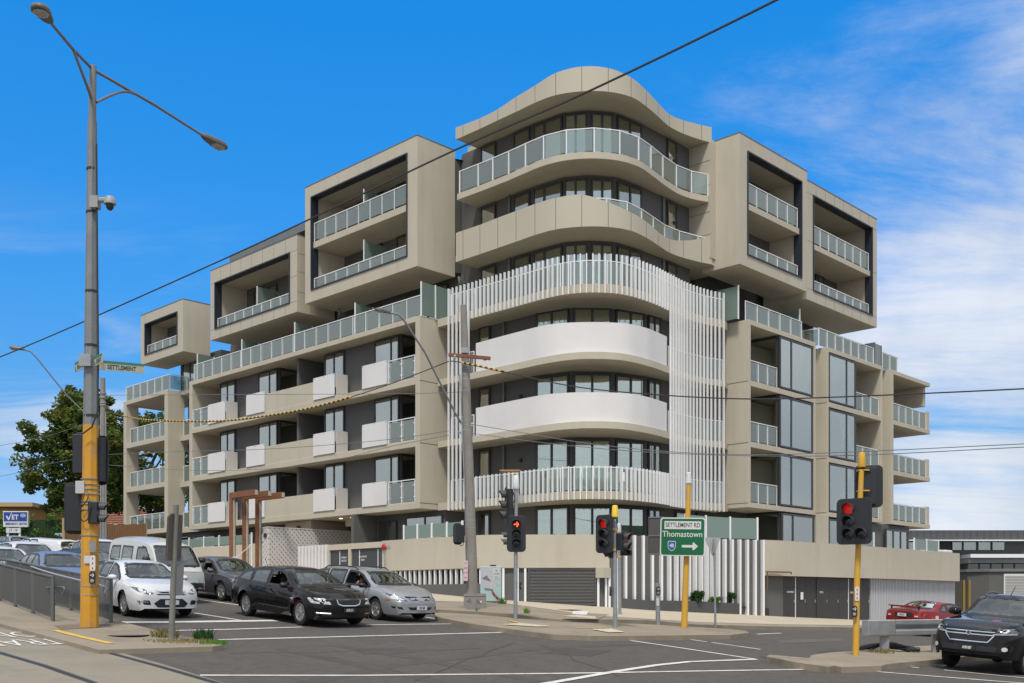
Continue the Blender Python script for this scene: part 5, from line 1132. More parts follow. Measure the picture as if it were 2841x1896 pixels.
flatp([(-.02, -.32), (.33, -.32), (.33, -.245), (-.02, -.245)], .008, 'arrow_mark', refw, sb); flatp([(.34, -.17), (.30, -.17), (.40, -.283), (.30, -.395), (.34, -.395), (.46, -.283)], .0085, 'arrow_mark', refw, sb); flatp([(.30, -.17), (.30, -.395), (.45, -.283)], .0082, 'arrow_mark', refw, sb)
mb = MB()
for y in (1466, 1512): q = at(1905, y, Y5-.1)-o_; mb.box(q.x-.5, q.x+.3, q.y-.06, q.y+.0, q.z-.02, q.z+.02)
mb.build('bracket', galv, s5)
# louvred back of the lit sign box beside it
b_ = gp(1815, 1728, .13); c = at(1818, 1487, 33.0); M = Matrix.Translation(c-o_); mb = MB().box(c.x-o_.x-.19, c.x-o_.x+.22, c.y-o_.y-.02, c.y-o_.y+.28, c.z-o_.z-.59, c.z-o_.z+.59); sbx = mb.build('sign_case', mat('case_grey', (.075, .072, .068), .6), s5, bevel=.03)
mb = MB()
for k in range(3): zz = c.z-o_.z-.57+k*.57; mb.box(c.x-o_.x-.21, c.x-o_.x+.24, c.y-o_.y-.04, c.y-o_.y-.022, zz-.02, zz+.02)
mb.build('rib', steel, sbx)
# ---- give way sign seen from behind
b_ = gp(1985, 1742, .13); s6 = thing('give_way_sign', b_, 'back of a triangular give way sign on a thin grey post', 'give way sign'); o_ = b_; Y6 = b_.y
pole(s6, (0, 0, -.1), at(1981, 1495, Y6)-o_, .035, .032, galv); tri = [at(1957, 1491, Y6-.05)-o_, at(2001, 1492, Y6-.05)-o_, at(1999, 1497, Y6-.05)-o_, at(1984, 1542, Y6-.05)-o_, at(1981, 1544, Y6-.05)-o_, at(1978, 1542, Y6-.05)-o_, at(1957, 1496, Y6-.05)-o_]
slabp([Vector(v)+Vector((0, .11, 0)) for v in tri], .012, (0, 1, 0)).build('sign_board', mat('sign_alu', (.40, .40, .39), .5, metal=.2), s6); MB().tube([at(1981, 1500, Y6-.02)-o_, at(1981, 1535, Y6-.02)-o_], .045, 8).build('bracket', galv, s6)
# ---- yellow signal pole on the right island
b_ = gp(2374, 1819, .13); s7 = thing('traffic_light', b_, 'worn yellow traffic light pole with four lamp signal on the right island', 'traffic light', 'traffic light poles at the crossing'); o_ = b_; Y7 = b_.y
MB().tube([(0, 0, -.1), at(2378, 1600, Y7)-o_, at(2390, 1305, Y7)-o_], [.078, .07, .062], 14).build('pole', yellow, s7, smooth=True)
MB().lathe([(.085, 0), (.09, .02), (.075, .33), (.06, .36), (0, .37)], 14, Matrix.Translation(at(2391, 1297, Y7)-o_)).build('pole_cap', mat('cap_orange', (.62, .33, .03), .5), s7, smooth=True)
signal_head(s7, at(2370, 1447, Y7-.22)-o_, 214, n=3, w=.84, h=1.1, lit=0, r=.125, pitch=.30, extra=[(.17, -.30)], off=-.13)
signal_head(s7, at(2410, 1350, Y7+.2)-o_, 13, n=3, w=.66, h=1.03, r=.11, pitch=.28)
MB().tube(catmull([tuple(at(2393, 1305, Y7-.05)-o_), tuple(at(2415, 1312, Y7)-o_), tuple(at(2422, 1345, Y7+.02)-o_), tuple(at(2412, 1372, Y7-.05)-o_), tuple(at(2398, 1368, Y7-.1)-o_)], 5), .012, 6).build('cable', black, s7, smooth=True)
for y in (1305, 1362): q = at(2392, y, Y7)-o_; MB().box(q.x-.09, q.x+.16, q.y-.05, q.y+.16, q.z-.015, q.z+.015).build('bracket', yellow, s7)
push_button(s7, at(2371, 1697, Y7-.10)-o_, 200); M = facing(at(2378, 1648, Y7-.085)-o_, (-.2, -1, 0)); s = plate_mesh(MB(), .10, .34, .03, M, .006).build('instruction_label', labelm, s7)
for dy in (.1, 0, -.1): MB().add([M @ Vector(v) for v in ((-.012, dy-.03, .009), (.012, dy-.03, .009), (.012, dy+.02, .009), (-.012, dy+.02, .009))], [(0, 1, 2, 3)]).build('symbol', redm, s)
# ---- guard rail on the right island
bg_ = gp(2478, 1812, .13); gr_ = thing('guard_rail', bg_, 'galvanised steel guard rail with boxed end on the right island', 'guard rail'); o_ = bg_; Yg = bg_.y
gst = mat('rail_galvanised', (.36, .37, .37), .45, metal=.4, noise=(3, .15)); 
A_, B_ = at(2409, 1744, Yg-.1), at(2500, 1744, Yg+.1); zt, zb = at(2409, 1720, Yg).z-o_.z, at(2409, 1765, Yg).z-o_.z
u = Vector((.86, .51, 0)).normalized(); a0 = at(2408, 1740, Yg-.35)-o_; nv = Vector((u.y, -u.x, 0))
prof = [(-.2, zt), (.0, zt+.0), (.03, zt-.02), (.03, zb+.02), (0, zb), (-.2, zb)]
def extr(mb, prof, p0, u, L_, nv):
    n = len(prof); vs = []
    for t in (0, L_):
        for d, z in prof: q = p0+u*t+nv*d; vs.append((q.x, q.y, z))
    mb.add(vs, [tuple(range(n-1, -1, -1)), tuple(range(n, 2*n))]+[(i, (i+1) % n, n+(i+1) % n, n+i) for i in range(n)])
mb = MB(); extr(mb, prof, a0, u, 1.0, nv); mb.build('end_box', gst, gr_, bevel=.015)
h_ = zt-zb; W3 = [(0, zt), (.05, zt-.05*h_), (.05, zt-.28*h_), (-.03, zt-.42*h_), (-.03, zt-.58*h_), (.05, zt-.72*h_), (.05, zb+.05*h_), (0, zb), (-.02, zb), (.03, zb+.07*h_), (.03, zt-.70*h_), (-.05, zt-.56*h_), (-.05, zt-.44*h_), (.03, zt-.30*h_), (.03, zt-.07*h_), (-.02, zt)]
mb = MB(); extr(mb, W3, a0+u*1.0, u, 9, nv); mb.build('rail', gst, gr_)
for t in (.75, 2.75, 4.75, 6.75):
    q = a0+u*t-nv*.12; MB().box(q.x-.1, q.x+.1, q.y-.06, q.y+.06, g(q.x+o_.x, q.y+o_.y)+.05-o_.z, zt-.06).build('post', gst, gr_)
q = at(2595, 1716, Yg+1.3)-o_; MB().box(q.x-.11, q.x-.0, q.y-.02, q.y, q.z-.06, q.z+.06).build('reflector', mat('reflector_red', (.5, .03, .02), .3), gr_); MB().box(q.x+.001, q.x+.08, q.y-.02, q.y, q.z-.06, q.z+.06).build('reflector', labelm, gr_)
bt = gp(2470, 1806, .13); rb_ = MB(); rn = random.Random(8)
for k in range(3):
    P_ = [(rn.uniform(-.9, -.5)+.25*k, rn.uniform(-.1, .1), .03), (-.3+.1*k, rn.uniform(-.1, .1), .10+.12*rn.random()), (.15+.1*k, 0, .05+.2*rn.random()), (.5+.12*k, -.1, .03)]
    rb_.tube(catmull(P_, 5), [.05*(1+.4*math.sin(i)) for i in range(16)], 6)
o = rb_.build('rubber_debris', black); o.location = bt; tag(o, 'torn black rubber strips lying round the guard rail post', 'rubber debris')
# ---- tram stop fences
fencem = mat('fence_grey', (.115, .12, .115), .5, metal=.2)
def fence(pts, hs, label, n_sub=2):
    """upright bar fence along ground points; hs: heights at the points"""
    P_ = [gp(x, y, .1) for x, y in pts]; t = thing('platform_fence', P_[-1], label, 'fence', 'tram platform fences'); o_ = P_[-1]
    bars = MB(); rails = MB(); tops = []
    for i in range(len(P_)-1):
        a, b = P_[i]-o_, P_[i+1]-o_; L_ = (b-a).length; k = int(L_/.105)
        for j in range(1, k):
            f = j/k; q = a+(b-a)*f; h = hs[i]+(hs[i+1]-hs[i])*f; bars.box(q.x-.008, q.x+.008, q.y-.012, q.y+.012, q.z+.08, q.z+h-.03)
        rails.tube([a+Vector((0, 0, .08)), b+Vector((0, 0, .08))], .018, 4); rails.tube([a+Vector((0, 0, hs[i])), b+Vector((0, 0, hs[i+1]))], .028, 6)
        m_ = max(1, round(L_/1.9))
        for j in range(m_+1):
            f = j/m_; q = a+(b-a)*f; h = hs[i]+(hs[i+1]-hs[i])*f
            if i and j == 0: continue
            MB().box(q.x-.03, q.x+.03, q.y-.04, q.y+.04, q.z-.1, q.z+h+.01).build('post', fencem, t)
    bars.build('bars', fencem, t); rails.build('rails', fencem, t); return t, o_, P_
f1, fo1, FP1 = fence([(-260, 1640), (-120, 1648), (0, 1668), (147, 1724)], [1.0, 1.02, 1.04, 1.03], 'grey bar fence along the near edge of the tram platform, cut by the left frame')
f2, fo2, FP2 = fence([(-170, 1612), (20, 1637), (149, 1680), (308, 1729)], [.95, .98, 1.0, 1.02], 'grey bar fence with silver handrail running behind the orange pole')
mb = MB(); off_ = Vector((-.1, -.12, .0)); a, b, c = FP2[1]-fo2, FP2[2]-fo2, FP2[3]-fo2
mb.tube(catmull([tuple(a+Vector((.3, 0, .78))+off_), tuple(a+Vector((.25, 0, .93))+off_), tuple(a+Vector((.5, -.1, .93))+off_), tuple(b+Vector((0, 0, .91))+off_), tuple(c+Vector((-.2, .1, .9))+off_), tuple(c+Vector((.02, 0, .86))+off_), tuple(c+Vector((0, 0, .7))+off_)], 6), .024, 8); mb.build('handrail', mat('stainless', (.55, .56, .57), .3, metal=.7), f2, smooth=True)
mb = MB(); c = FP1[3]-fo1; mb.tube(catmull([tuple(c+Vector((-.3, .3, .78))), tuple(c+Vector((.15, .05, .80))), tuple(c+Vector((.27, 0, .75))), tuple(c+Vector((.22, 0, .62)))], 6), .024, 8); mb.build('handrail', fencem, f1, smooth=True)
# ---- three rust coloured arches at the entry
rust = mat('rusty_steel', (.21, .082, .034), .75, noise=(2.2, .3), streak=(2, (.10, .035, .02), .6))
strip_l = mat('arch_channel', (.42, .40, .35), .5)
def arch(px, yt, a_pl, label):
    bF, zT = Fa(a_pl, px, yt); x, y = W(a_pl, bF); z0 = g(x, y)+.05; t = empty('entry_arch', (x, y, z0), math.atan2(UR[1], UR[0]), label, 'steel arch', 'rust coloured entry arches'); H = zT-z0
    MB().box(-.12, .12, -.28, 0, -.2, H).box(-.12, .12, -2.45, -.281, H-.30, H).build('frame', rust, t, bevel=.008)
    MB().box(-.05, .05, -.34, -.282, 0, H-.31).build('light_channel', strip_l, t); MB().box(-.08, .08, -2.49, -2.452, H-.27, H-.03).build('end_plate', strip_l, t)
arch(641, 1368, -3.4, 'nearest rust brown steel arch, leftmost of the three in front of the punched wall')
arch(677, 1371, -2.9, 'middle rust brown steel arch of the three by the entry stairs')
arch(713, 1375, -2.4, 'rearmost rust brown steel arch, closest to the punched white wall')
hb = W(-3.6, 20.6); hz = g(*hb)+.1; ht = thing('stair_rail', (hb[0], hb[1], hz), 'thin white stair handrail behind the rust brown arches', 'handrail'); mb = MB()
mb.tube([(-1.9, 1.4, .9), (-.9, .8, .95), (.0, .3, .95), (.9, -.2, 1.6)], .025, 6).tube([(-1.9, 1.4, .0), (-1.9, 1.4, .9)], .025, 6).tube([(-.0, .3, 0), (-.0, .3, .95)], .025, 6).tube([(.9, -.2, 0), (.9, -.2, 1.6)], .025, 6); mb.build('rail', wmetal, ht, smooth=True)
# ---- overhead wires
def wire(name, pts, r, m, label, cat='overhead cable', group='overhead wires', sub=None, n=5):
    P_ = catmull([tuple(at(x, y, Y)) for x, y, Y in pts], 8); o = MB().tube(P_, r, n).build(name, m, smooth=True); tag(o, label, cat, group); return o, P_
wb = mat('cable_black', (.03, .03, .032), .6); wg = mat('cable_grey', (.16, .17, .18), .5)
wire('tram_cable', [(-300, 1090, 30), (0, 991, 27), (622, 719, 22), (1262, 417, 17.5), (1620, 260, 15), (2155, 0, 12.5), (2500, -190, 11)], .0155, wb, 'thick black cable crossing the whole sky from lower left to top')
o1, PW1 = wire('overhead_cable', [(291, 1140, 49), (350, 1156, 47), (420, 1166, 45), (604, 1169, 42.5), (774, 1149, 40.5), (919, 1118, 39), (1088, 1064, 37.5), (1245, 1003, 35.6)], .018, wb, 'black cable wrapped in yellow and black sleeves over the left balconies')
o2, PW2 = wire('overhead_cable', [(1250, 1002, 35.5), (1300, 1010, 35), (1420, 1037, 34), (1600, 1074, 32), (1813, 1095, 30), (2055, 1107, 28.5), (2298, 1103, 27), (2841, 1079, 24), (3100, 1062, 23)], .018, wb, 'black cable sagging right from the timber crossarm past the white slats')
yk = mat('sleeve_yellow', (.62, .36, .05), .6)
def sleeve(P_, i0, i1, parent):
    y_, k_ = MB(), MB(); S = [Vector(p) for p in P_[i0:i1+1]]; L_ = [0]
    for a, b in zip(S, S[1:]): L_.append(L_[-1]+(b-a).length)
    def pt(t):
        for i in range(len(S)-1):
            if t <= L_[i+1]: return S[i].lerp(S[i+1], (t-L_[i])/(L_[i+1]-L_[i]))
        return S[-1]
    t = 0; k = 0
    while t < L_[-1]-.1: (y_ if k % 2 == 0 else k_).tube([pt(t), pt(t+.11)], .036, 8); t += .11; k += 1
    y_.build('sleeve', yk, parent); k_.build('sleeve', wb, parent)
sleeve(PW1, 7, 43, o1); sleeve(PW2, 6, 15, o2)
for pts, lab in (([(289, 1262, 49.5), (500, 1253, 46), (750, 1246, 42), (1060, 1222, 38), (1245, 1196, 35.8)], 'upper thin grey wire between the left power poles over the balconies'),
                 ([(289, 1290, 49.5), (560, 1306, 46), (850, 1292, 41), (1090, 1238, 38), (1245, 1208, 35.8)], 'lower sagging grey wire between the left power poles'),
                 ([(289, 1097, 49.5), (700, 1095, 43), (1100, 1093, 38), (1280, 1088, 35.8)], 'hair thin straight wire crossing the upper left balconies'),
                 ([(1310, 1178, 35.6), (1460, 1203, 34), (1640, 1232, 32), (1862, 1254, 30), (2100, 1262, 28), (2418, 1252, 26), (2841, 1232, 24), (3100, 1222, 23)], 'upper thin wire running right from the concrete pole'),
                 ([(1310, 1203, 35.6), (1500, 1228, 34), (1700, 1248, 32), (1900, 1260, 30), (2150, 1266, 28), (2418, 1262, 26), (2841, 1241, 24), (3100, 1230, 23)], 'lower thin wire running right from the concrete pole'),
                 ([(-200, 1270, 60), (0, 1237, 56), (130, 1211, 53), (279, 1160, 50)], 'faint wire rising from the left frame edge to the power pole'),
                 ([(-200, 1340, 60), (0, 1322, 56), (125, 1290, 53), (279, 1262, 50)], 'faint wire in front of the large tree on the left')):
    wire('service_wire', pts, .011, wg, lab)
# ------------------------------------------------------------------ vehicles
tyre = mat('tyre_rubber', (.014, .014, .015), .85); alloy = mat('alloy_rim', (.42, .42, .41), .3, metal=.7); under = mat('underbody', (.008, .008, .009), .9)
trim = mat('black_trim', (.012, .012, .013), .4); chrome = mat('chrome', (.72, .73, .74), .12, metal=1.0); seatm = mat('seat_cloth', (.05, .05, .052), .9)
headl = mat('headlamp', (.45, .46, .47), .12, coat=1.0, noise=(14, .4)); headd = mat('headlamp_dark', (.10, .105, .11), .12, coat=1.0, noise=(16, .6)); taill = mat('tail_lamp', (.33, .012, .008), .15, coat=1.0); amber = mat('amber_lamp', (.45, .13, .01), .2, coat=1.0)
cglass = glassmat('car_glass', (.40, .46, .43), .16); cdark = glassmat('car_glass_dark', (.14, .15, .15), .10)
platew = mat('plate_white', (.55, .56, .62), .5); plateb = mat('plate_black', (.02, .02, .02), .4); inkb = mat('plate_ink_blue', (.03, .05, .18), .5); fogm = mat('lamp_clear', (.6, .62, .62), .1, coat=1.0)
drl = mat('daylight_lamp', (.8, .85, 1.0), .2, emit=((.7, .8, 1.0), 2.2))
def paintm(name, c, metallic=0.0, rough=.32):
    lum = sum(c)
    if name in ('paint_offwhite', 'paint_blue'): return mat(name, c, .3, spec=.35, metal=0, coat=.15)
    if lum < .25: return mat(name, c, .07, spec=.34, metal=0, noise=(3, .15))
    return mat(name, c, rough, metal=metallic, coat=.7)
def inpoly(x, y, P):
    c = False; j = len(P)-1
    for i in range(len(P)):
        if (P[i][1] > y) != (P[j][1] > y) and x < (P[j][0]-P[i][0])*(y-P[i][1])/(P[j][1]-P[i][1])+P[i][0]: c = not c
        j = i
    return c
def inset(P, d):
    n = len(P); A = sum(P[i][0]*P[(i+1) % n][1]-P[(i+1) % n][0]*P[i][1] for i in range(n)); s = 1 if A > 0 else -1; out = []
    for i in range(n):
        a, b, c = Vector(P[i-1]), Vector(P[i]), Vector(P[(i+1) % n]); e1 = (b-a).normalized(); e2 = (c-b).normalized()
        n1 = Vector((-e1.y, e1.x))*s; n2 = Vector((-e2.y, e2.x))*s; m = (n1+n2); k = d/max(.35, (1+n1.dot(n2))/2)/2; out.append(tuple(b+m*k))
    return out
def roundpoly(P, r=.03, k=3):
    out = []; n = len(P)
    for i in range(n):
        a, b, c = Vector(P[i-1]), Vector(P[i]), Vector(P[(i+1) % n]); r1 = min(r, (a-b).length*.4); r2 = min(r, (c-b).length*.4)
        p, q = b+(a-b).normalized()*r1, b+(c-b).normalized()*r2
        for j in range(k+1): t = j/k; out.append(tuple(p*(1-t)**2+b*2*t*(1-t)+q*t*t))
    return out
class Car:
    """S: dict of dimensions. x forward, y to the left, z up, origin on the ground midway between the axles"""
    def __init__(s, name, S, body, label, group=None):
        s.S = S; s.root = empty(name, (0, 0, 0), 0, label, S.get('cat', 'car'), group); s.paint = body; s.build()
    def build(s):
        S = s.S; xf, xr = S['xf'], S['xr']; Wd = S['W']/2; wb = S['wb']/2; rw = S['rw']; arch = rw+.055
        top, belt, sill = S['top'], S['belt'], S.get('sill', .2)
        wr = S.get('roofw', .72)
        def plan(x):
            f = max(0, (x-(xf-S.get('ft', .75)))/S.get('ft', .75)); r = max(0, ((xr+S.get('rt', .6))-x)/S.get('rt', .6))
            return 1-S.get('fk', .15)*f**2.4-S.get('rk', .10)*r**2.4
        def zbot(x):
            z = sill+S.get('rocker', 0)
            if x > wb+arch*.7: z = S.get('fb', sill)
            if x < -wb-arch*.7: z = S.get('rb', sill+.05)
            for c in (wb, -wb):
                d = abs(x-c)
                if d < arch: z = max(z, rw+math.sqrt(arch*arch-d*d)*1.0)
            return z
        xs = []; x = xr
        base = [xr+(xf-xr)*i/72 for i in range(73)]
        extra = [c+arch*math.cos(R(a)) for c in (wb, -wb) for a in (0, 4, 10, 18, 28, 40, 54, 70, 90, 110, 126, 140, 152, 162, 170, 176, 180)]
        xs = sorted(base+extra); xs = [v for i, v in enumerate(xs) if i == 0 or v-xs[i-1] > .008]
        NL, NU1, NU2 = 9, 8, 9
        def section(x):
            pl = plan(x); zb = zbot(x); T = smooth_tab(top, x); B = min(smooth_tab(belt, x), T-.012); Wb = Wd*pl; pts = []
            wheel = any(abs(x-c) < arch+.12 for c in (wb, -wb))
            for i in range(NL+1):
                t = i/NL; z = zb+(B-zb)*t; u = (z-sill)/(B-sill)
                y = Wb*(1-.055*max(0, (.42-u)/.42)**1.6-.045*max(0, (u-.60)/.40)**1.8)
                if S.get('crease') and .55 < u < .75: y += .006
                if S.get('flare'):
                    for c in (wb, -wb):
                        d = math.hypot(x-c, z-rw); y += S['flare']*max(0, 1-max(0, d-arch)/.13)
                pts.append((y, z))
            y0 = pts[-1][0]; h = T-B; hm = S['roof']-smooth_tab(belt, 0); k = max(0, min(1, (h-.10)/(hm-.10)))
            W1 = y0*(.90+(wr/ .90*0) if k == 0 else 1)*(1)
            W1 = (y0-.055)*(1-k)+(Wd*wr)*k; W1 = min(W1, y0-.02); zE = B+h*(.62*(1-k)+.865*k)
            for i in range(1, NU1+1):
                t = i/NU1; tt = t; y = (y0-.022)+(W1-(y0-.022))*tt; 
                z = B+(zE-B)*t; bul = math.sin(math.pi*t)*(.022*k); y += bul
                pts.append((y, z))
            for i in range(1, NU2+1):
                t = i/NU2; y = W1*(1-t); z = zE+(T-zE)*(1-(1-t)**(2.6)); pts.append((y, z))
            return pts
        secs = [(x, section(x)) for x in xs]
        n = len(secs[0][1]); V = []; Fc = []
        def warp(x, y, z):
            w = abs(y)/Wd
            if x > xf-.9: x -= S.get('bowf', .16)*w**2.4*((x-(xf-.9))/.9)**1.5; x -= S.get('leanf', .0)*max(0, z-.55)*max(0, (x-(xf-.35))/.35)
            if x < xr+.7: x += S.get('bowr', .10)*w**2.4*(((xr+.7)-x)/.7)**1.5; x += S.get('leanr', .0)*max(0, z-.7)*max(0, ((xr+.3)-x)/.3)
            return (x, y, z)
        # rounded ends: shrunken copies of the end sections
        def shrink(sec, d): 
            zs = [p[1] for p in sec]; zl, zh = min(zs), max(zs); out = []
            for y, z in sec: out.append((max(0, y-d if y > d else 0) if y > 1e-6 else 0, zl+d*.7+(z-zl)*((zh-zl-1.1*d)/(zh-zl))))
            return out
        e = S.get('er', .09)
        st = [(xr-e*math.sin(R(a)), shrink(secs[0][1], e*(1-math.cos(R(a))))) for a in (90, 60, 30)]+secs+[(xf+e*math.sin(R(a)), shrink(secs[-1][1], e*(1-math.cos(R(a))))) for a in (30, 60, 90)]
        m = 2*n-1
        for x, sec in st:
            row = [warp(x, y, z) for y, z in sec]+[warp(x, -y, z) for y, z in reversed(sec[:-1])]
            V += row
        for i in range(len(st)-1):
            for j in range(m-1): Fc.append((i*m+j, i*m+j+1, (i+1)*m+j+1, (i+1)*m+j))
        def cap(i, front):                               # close an end with a regular grid so it can bow
            q = i*m; NU = NU1+NU2; x, sec = st[i]; cols = 2*NU
            grid = []
            for r_ in range(NL+1):
                y, z = sec[r_]; row = [q+r_]
                for c in range(1, cols):
                    yy = y*(1-2*c/cols)
                    if r_ == NL: yy = y*(1-2*c/cols)
                    V.append(warp(x, yy, z)); row.append(len(V)-1)
                row.append(q+m-1-r_); grid.append(row)
            grid.append([q+NL+c for c in range(cols+1)])
            for a, b in zip(grid, grid[1:]):
                for c in range(cols):
                    f = (a[c], a[c+1], b[c+1], b[c]); f = tuple(dict.fromkeys(f))
                    if len(f) >= 3: Fc.append(f if front else f[::-1])
        cap(len(st)-1, True); cap(0, False)
        s.bvh = BVHTree.FromPolygons([Vector(v) for v in V], Fc)
        # window openings
        me = bpy.data.meshes.new('body'); me.from_pydata(V, [], Fc); bm = bmesh.new(); bm.from_mesh(me); bmesh.ops.remove_doubles(bm, verts=bm.verts, dist=1e-5); bmesh.ops.recalc_face_normals(bm, faces=bm.faces)
        if not S.get('solid'):
            kill = []
            W_ = S['win']
            for f in bm.faces:
                c = f.calc_center_median(); nn = f.normal
                if abs(nn.y) > .55 and any(inpoly(c.x, c.z, P) for P in W_.get('side', [])): kill.append(f)
                elif nn.x > .12 and nn.z > -.1 and 'front' in W_ and inpoly(c.y, c.z, W_['front']) and c.x > 0: kill.append(f)
                elif nn.x < -.12 and 'rear' in W_ and inpoly(c.y, c.z, W_['rear']) and c.x < 0: kill.append(f)
            bmesh.ops.delete(bm, geom=kill, context='FACES')
        for f in bm.faces: f.smooth = True
        for ed in bm.edges:
            if len(ed.link_faces) == 2 and ed.calc_face_angle(0) > R(50): ed.smooth = False
        bm.to_mesh(me); bm.free(); me.materials.append(s.paint); s.body = bpy.data.objects.new('body', me); col.objects.link(s.body); s.body.parent = s.root
        # floor and inner dark mass
        ub = MB().box(xr+.12, xf-.18, -Wd+.30, Wd-.30, sill-.02, .50).box(-wb+arch+.03, wb-arch-.03, -Wd+.08, Wd-.08, sill-.0, .48)
        for c in (wb, -wb): ub.box(c-arch-.03, c+arch+.03, -Wd+.29, Wd-.29, .3, smooth_tab(belt, c)-.15)
        ub.box(xr+.15, -wb-arch, -Wd+.2, Wd-.2, sill+.05, .6).box(wb+arch, xf-.2, -Wd+.25, Wd-.25, sill+.03, .6); ub.build('underbody', under, s.root)
        # wheels
        for c in (wb, -wb):
            for sd_ in (-1, 1): s.wheel(c, sd_, Wd-.045, rw, S.get('rim', 'multi'))
        # glass
        if not S.get('solid'):
            for P in S['win'].get('side', []):
                for sd_ in (-1, 1):
                    if (P, sd_) in S.get('open', []) or (S.get('openfront') and P is S['win']['side'][S['openfront'][0]] and sd_ == -1): s.frit(P, 'side', sd_); continue
                    s.decal(P, 'side', cglass if not S.get('tint') else cdark, 'side_window', sd_, off=.002); s.frit(P, 'side', sd_)
            for key in ('front', 'rear'):
                if key in S['win']: s.decal(S['win'][key], key, cglass, 'windscreen' if key == 'front' else 'rear_window', off=.003); s.frit(S['win'][key], key)
            s.seats()
        else:
            for P in S['win'].get('side', []):
                for sd_ in (-1, 1): s.decal(P, 'side', cdark, 'side_window', sd_)
    def hit(s, a, b, view, sd_=1):
        if view == 'side': o, d = Vector((a, sd_*3, b)), Vector((0, -sd_, 0))
        elif view == 'front': o, d = Vector((5, a, b)), Vector((-1, 0, 0))
        elif view == 'rear': o, d = Vector((-5, a, b)), Vector((1, 0, 0))
        else: o, d = Vector((a, b, 4)), Vector((0, 0, -1))
        h = s.bvh.ray_cast(o, d); return h[0], d
    def decal(s, P, view, m, name, sd_=1, off=.006, parent=None, cuts=2):
        bm = bmesh.new(); vs = [bm.verts.new((x, y, 0)) for x, y in P]; bm.faces.new(vs); bmesh.ops.triangulate(bm, faces=bm.faces)
        for _ in range(4):
            es = [e for e in bm.edges if e.calc_length() > .12]
            if not es: break
            bmesh.ops.subdivide_edges(bm, edges=es, cuts=1); bmesh.ops.triangulate(bm, faces=[f for f in bm.faces if len(f.verts) > 3])
        last = None
        for v in bm.verts:
            h, d = s.hit(v.co.x, v.co.y, view, sd_)
            if h is None: v.tag = True; continue
            v.co = h-d*off
        bad = [v for v in bm.verts if v.tag]
        if bad: bmesh.ops.delete(bm, geom=bad, context='VERTS')
        bmesh.ops.recalc_face_normals(bm, faces=bm.faces)
        me = bpy.data.meshes.new(name); bm.to_mesh(me); bm.free()
        for p in me.polygons: p.use_smooth = True
        me.materials.append(m); o = bpy.data.objects.new(name, me); col.objects.link(o); o.parent = parent or s.root; return o
    def frit(s, P, view, sd_=1, w=.045, m=None, name='window_seal', off=.007):
        Q = inset(P, w); O = inset(P, -.012); n = len(P); mb = MB(); ok = True
        for i in range(n):
            k = max(1, int((Vector(O[i])-Vector(O[(i+1) % n])).length/.09))
            for j in range(k):
                c = []
                for A, t in ((O, j/k), (O, (j+1)/k), (Q, (j+1)/k), (Q, j/k)):
                    x = A[i][0]*(1-t)+A[(i+1) % n][0]*t; y = A[i][1]*(1-t)+A[(i+1) % n][1]*t; h, d = s.hit(x, y, view, sd_)
                    if h is None: break
                    c.append(h-d*off)
                if len(c) == 4: mb.add(c, [(0, 1, 2, 3)])
        return mb.build(name, m or trim, s.root)
    def line(s, pts, view, w, m, name, sd_=1, off=.004, parent=None):
        mb = MB(); P_ = [Vector(p) for p in pts]; out = []
        for a, b in zip(P_, P_[1:]):
            k = max(1, int((b-a).length/.06)); out += [a+(b-a)*j/k for j in range(k)]
        out.append(P_[-1]); L_ = []
        for i, p in enumerate(out):
            t = (out[min(i+1, len(out)-1)]-out[max(i-1, 0)]).normalized(); nn = Vector((-t.y, t.x))
            for sg in (-.5, .5):
                q = p+nn*w*sg; h, d = s.hit(q.x, q.y, view, sd_); L_.append(None if h is None else h-d*off)
        for i in range(len(out)-1):
            q = [L_[2*i], L_[2*i+1], L_[2*i+3], L_[2*i+2]]
            if all(v is not None for v in q): mb.add(q, [(0, 1, 2, 3)])
        return mb.build(name, m, parent or s.root)
    def wheel(s, x, sd_, y, r, style):
        M = Matrix.Translation((x, sd_*y, r)) @ Matrix.Rotation(R(90)*sd_, 4, 'X') @ Matrix.Scale(-1, 4, (0, 0, 1)) if False else Matrix.Translation((x, sd_*y, r)) @ Matrix.Rotation(R(-90)*sd_, 4, 'X')
        w = MB().lathe([(r*.66, -.20), (r*.93, -.20), (r, -.17), (r, -.03), (r*.95, .0), (r*.80, .012), (r*.66, .0), (r*.66, -.2)], 32, M).build('wheel', tyre, s.root, smooth=True)
        rr = r*.67; k = {'multi': 7, 'five': 5, 'steel': 12, 'ten': 10}[style]; mb = MB()
        mb.lathe([(rr, -.03), (rr, .004), (rr*.93, .006), (rr*.90, -.015), (rr*.88, -.10), (rr, -.12)], 32, M); mb.lathe([(0, -.005), (rr*.16, -.008), (rr*.24, -.025), (rr*.24, -.06), (0, -.06)], 14, M)
        for j in range(k):
            a = 2*math.pi*j/k+.3; c, s_ = math.cos(a), math.sin(a); ww = rr*(.17 if style == 'five' else .10 if style != 'steel' else .07)
            V_ = []
            for rad, wd, z in ((rr*.15, ww*.9, -.02), (rr*.92, ww*(1.2 if style != 'five' else .7), -.008), ):
                for sg in (-1, 1): V_ += [M @ Vector((c*rad-s_*wd*sg, s_*rad+c*wd*sg, z)), M @ Vector((c*rad-s_*wd*sg, s_*rad+c*wd*sg, z-.03))]
            mb.add(V_, [(0, 2, 6, 4), (1, 5, 7, 3), (0, 4, 5, 1), (2, 3, 7, 6), (0, 1, 3, 2), (4, 6, 7, 5)])
        mb.build('rim', alloy, w, smooth=True, angle=30); MB().lathe([(rr*.9, -.09), (0, -.09)], 20, M).build('brake_disc', under, w)
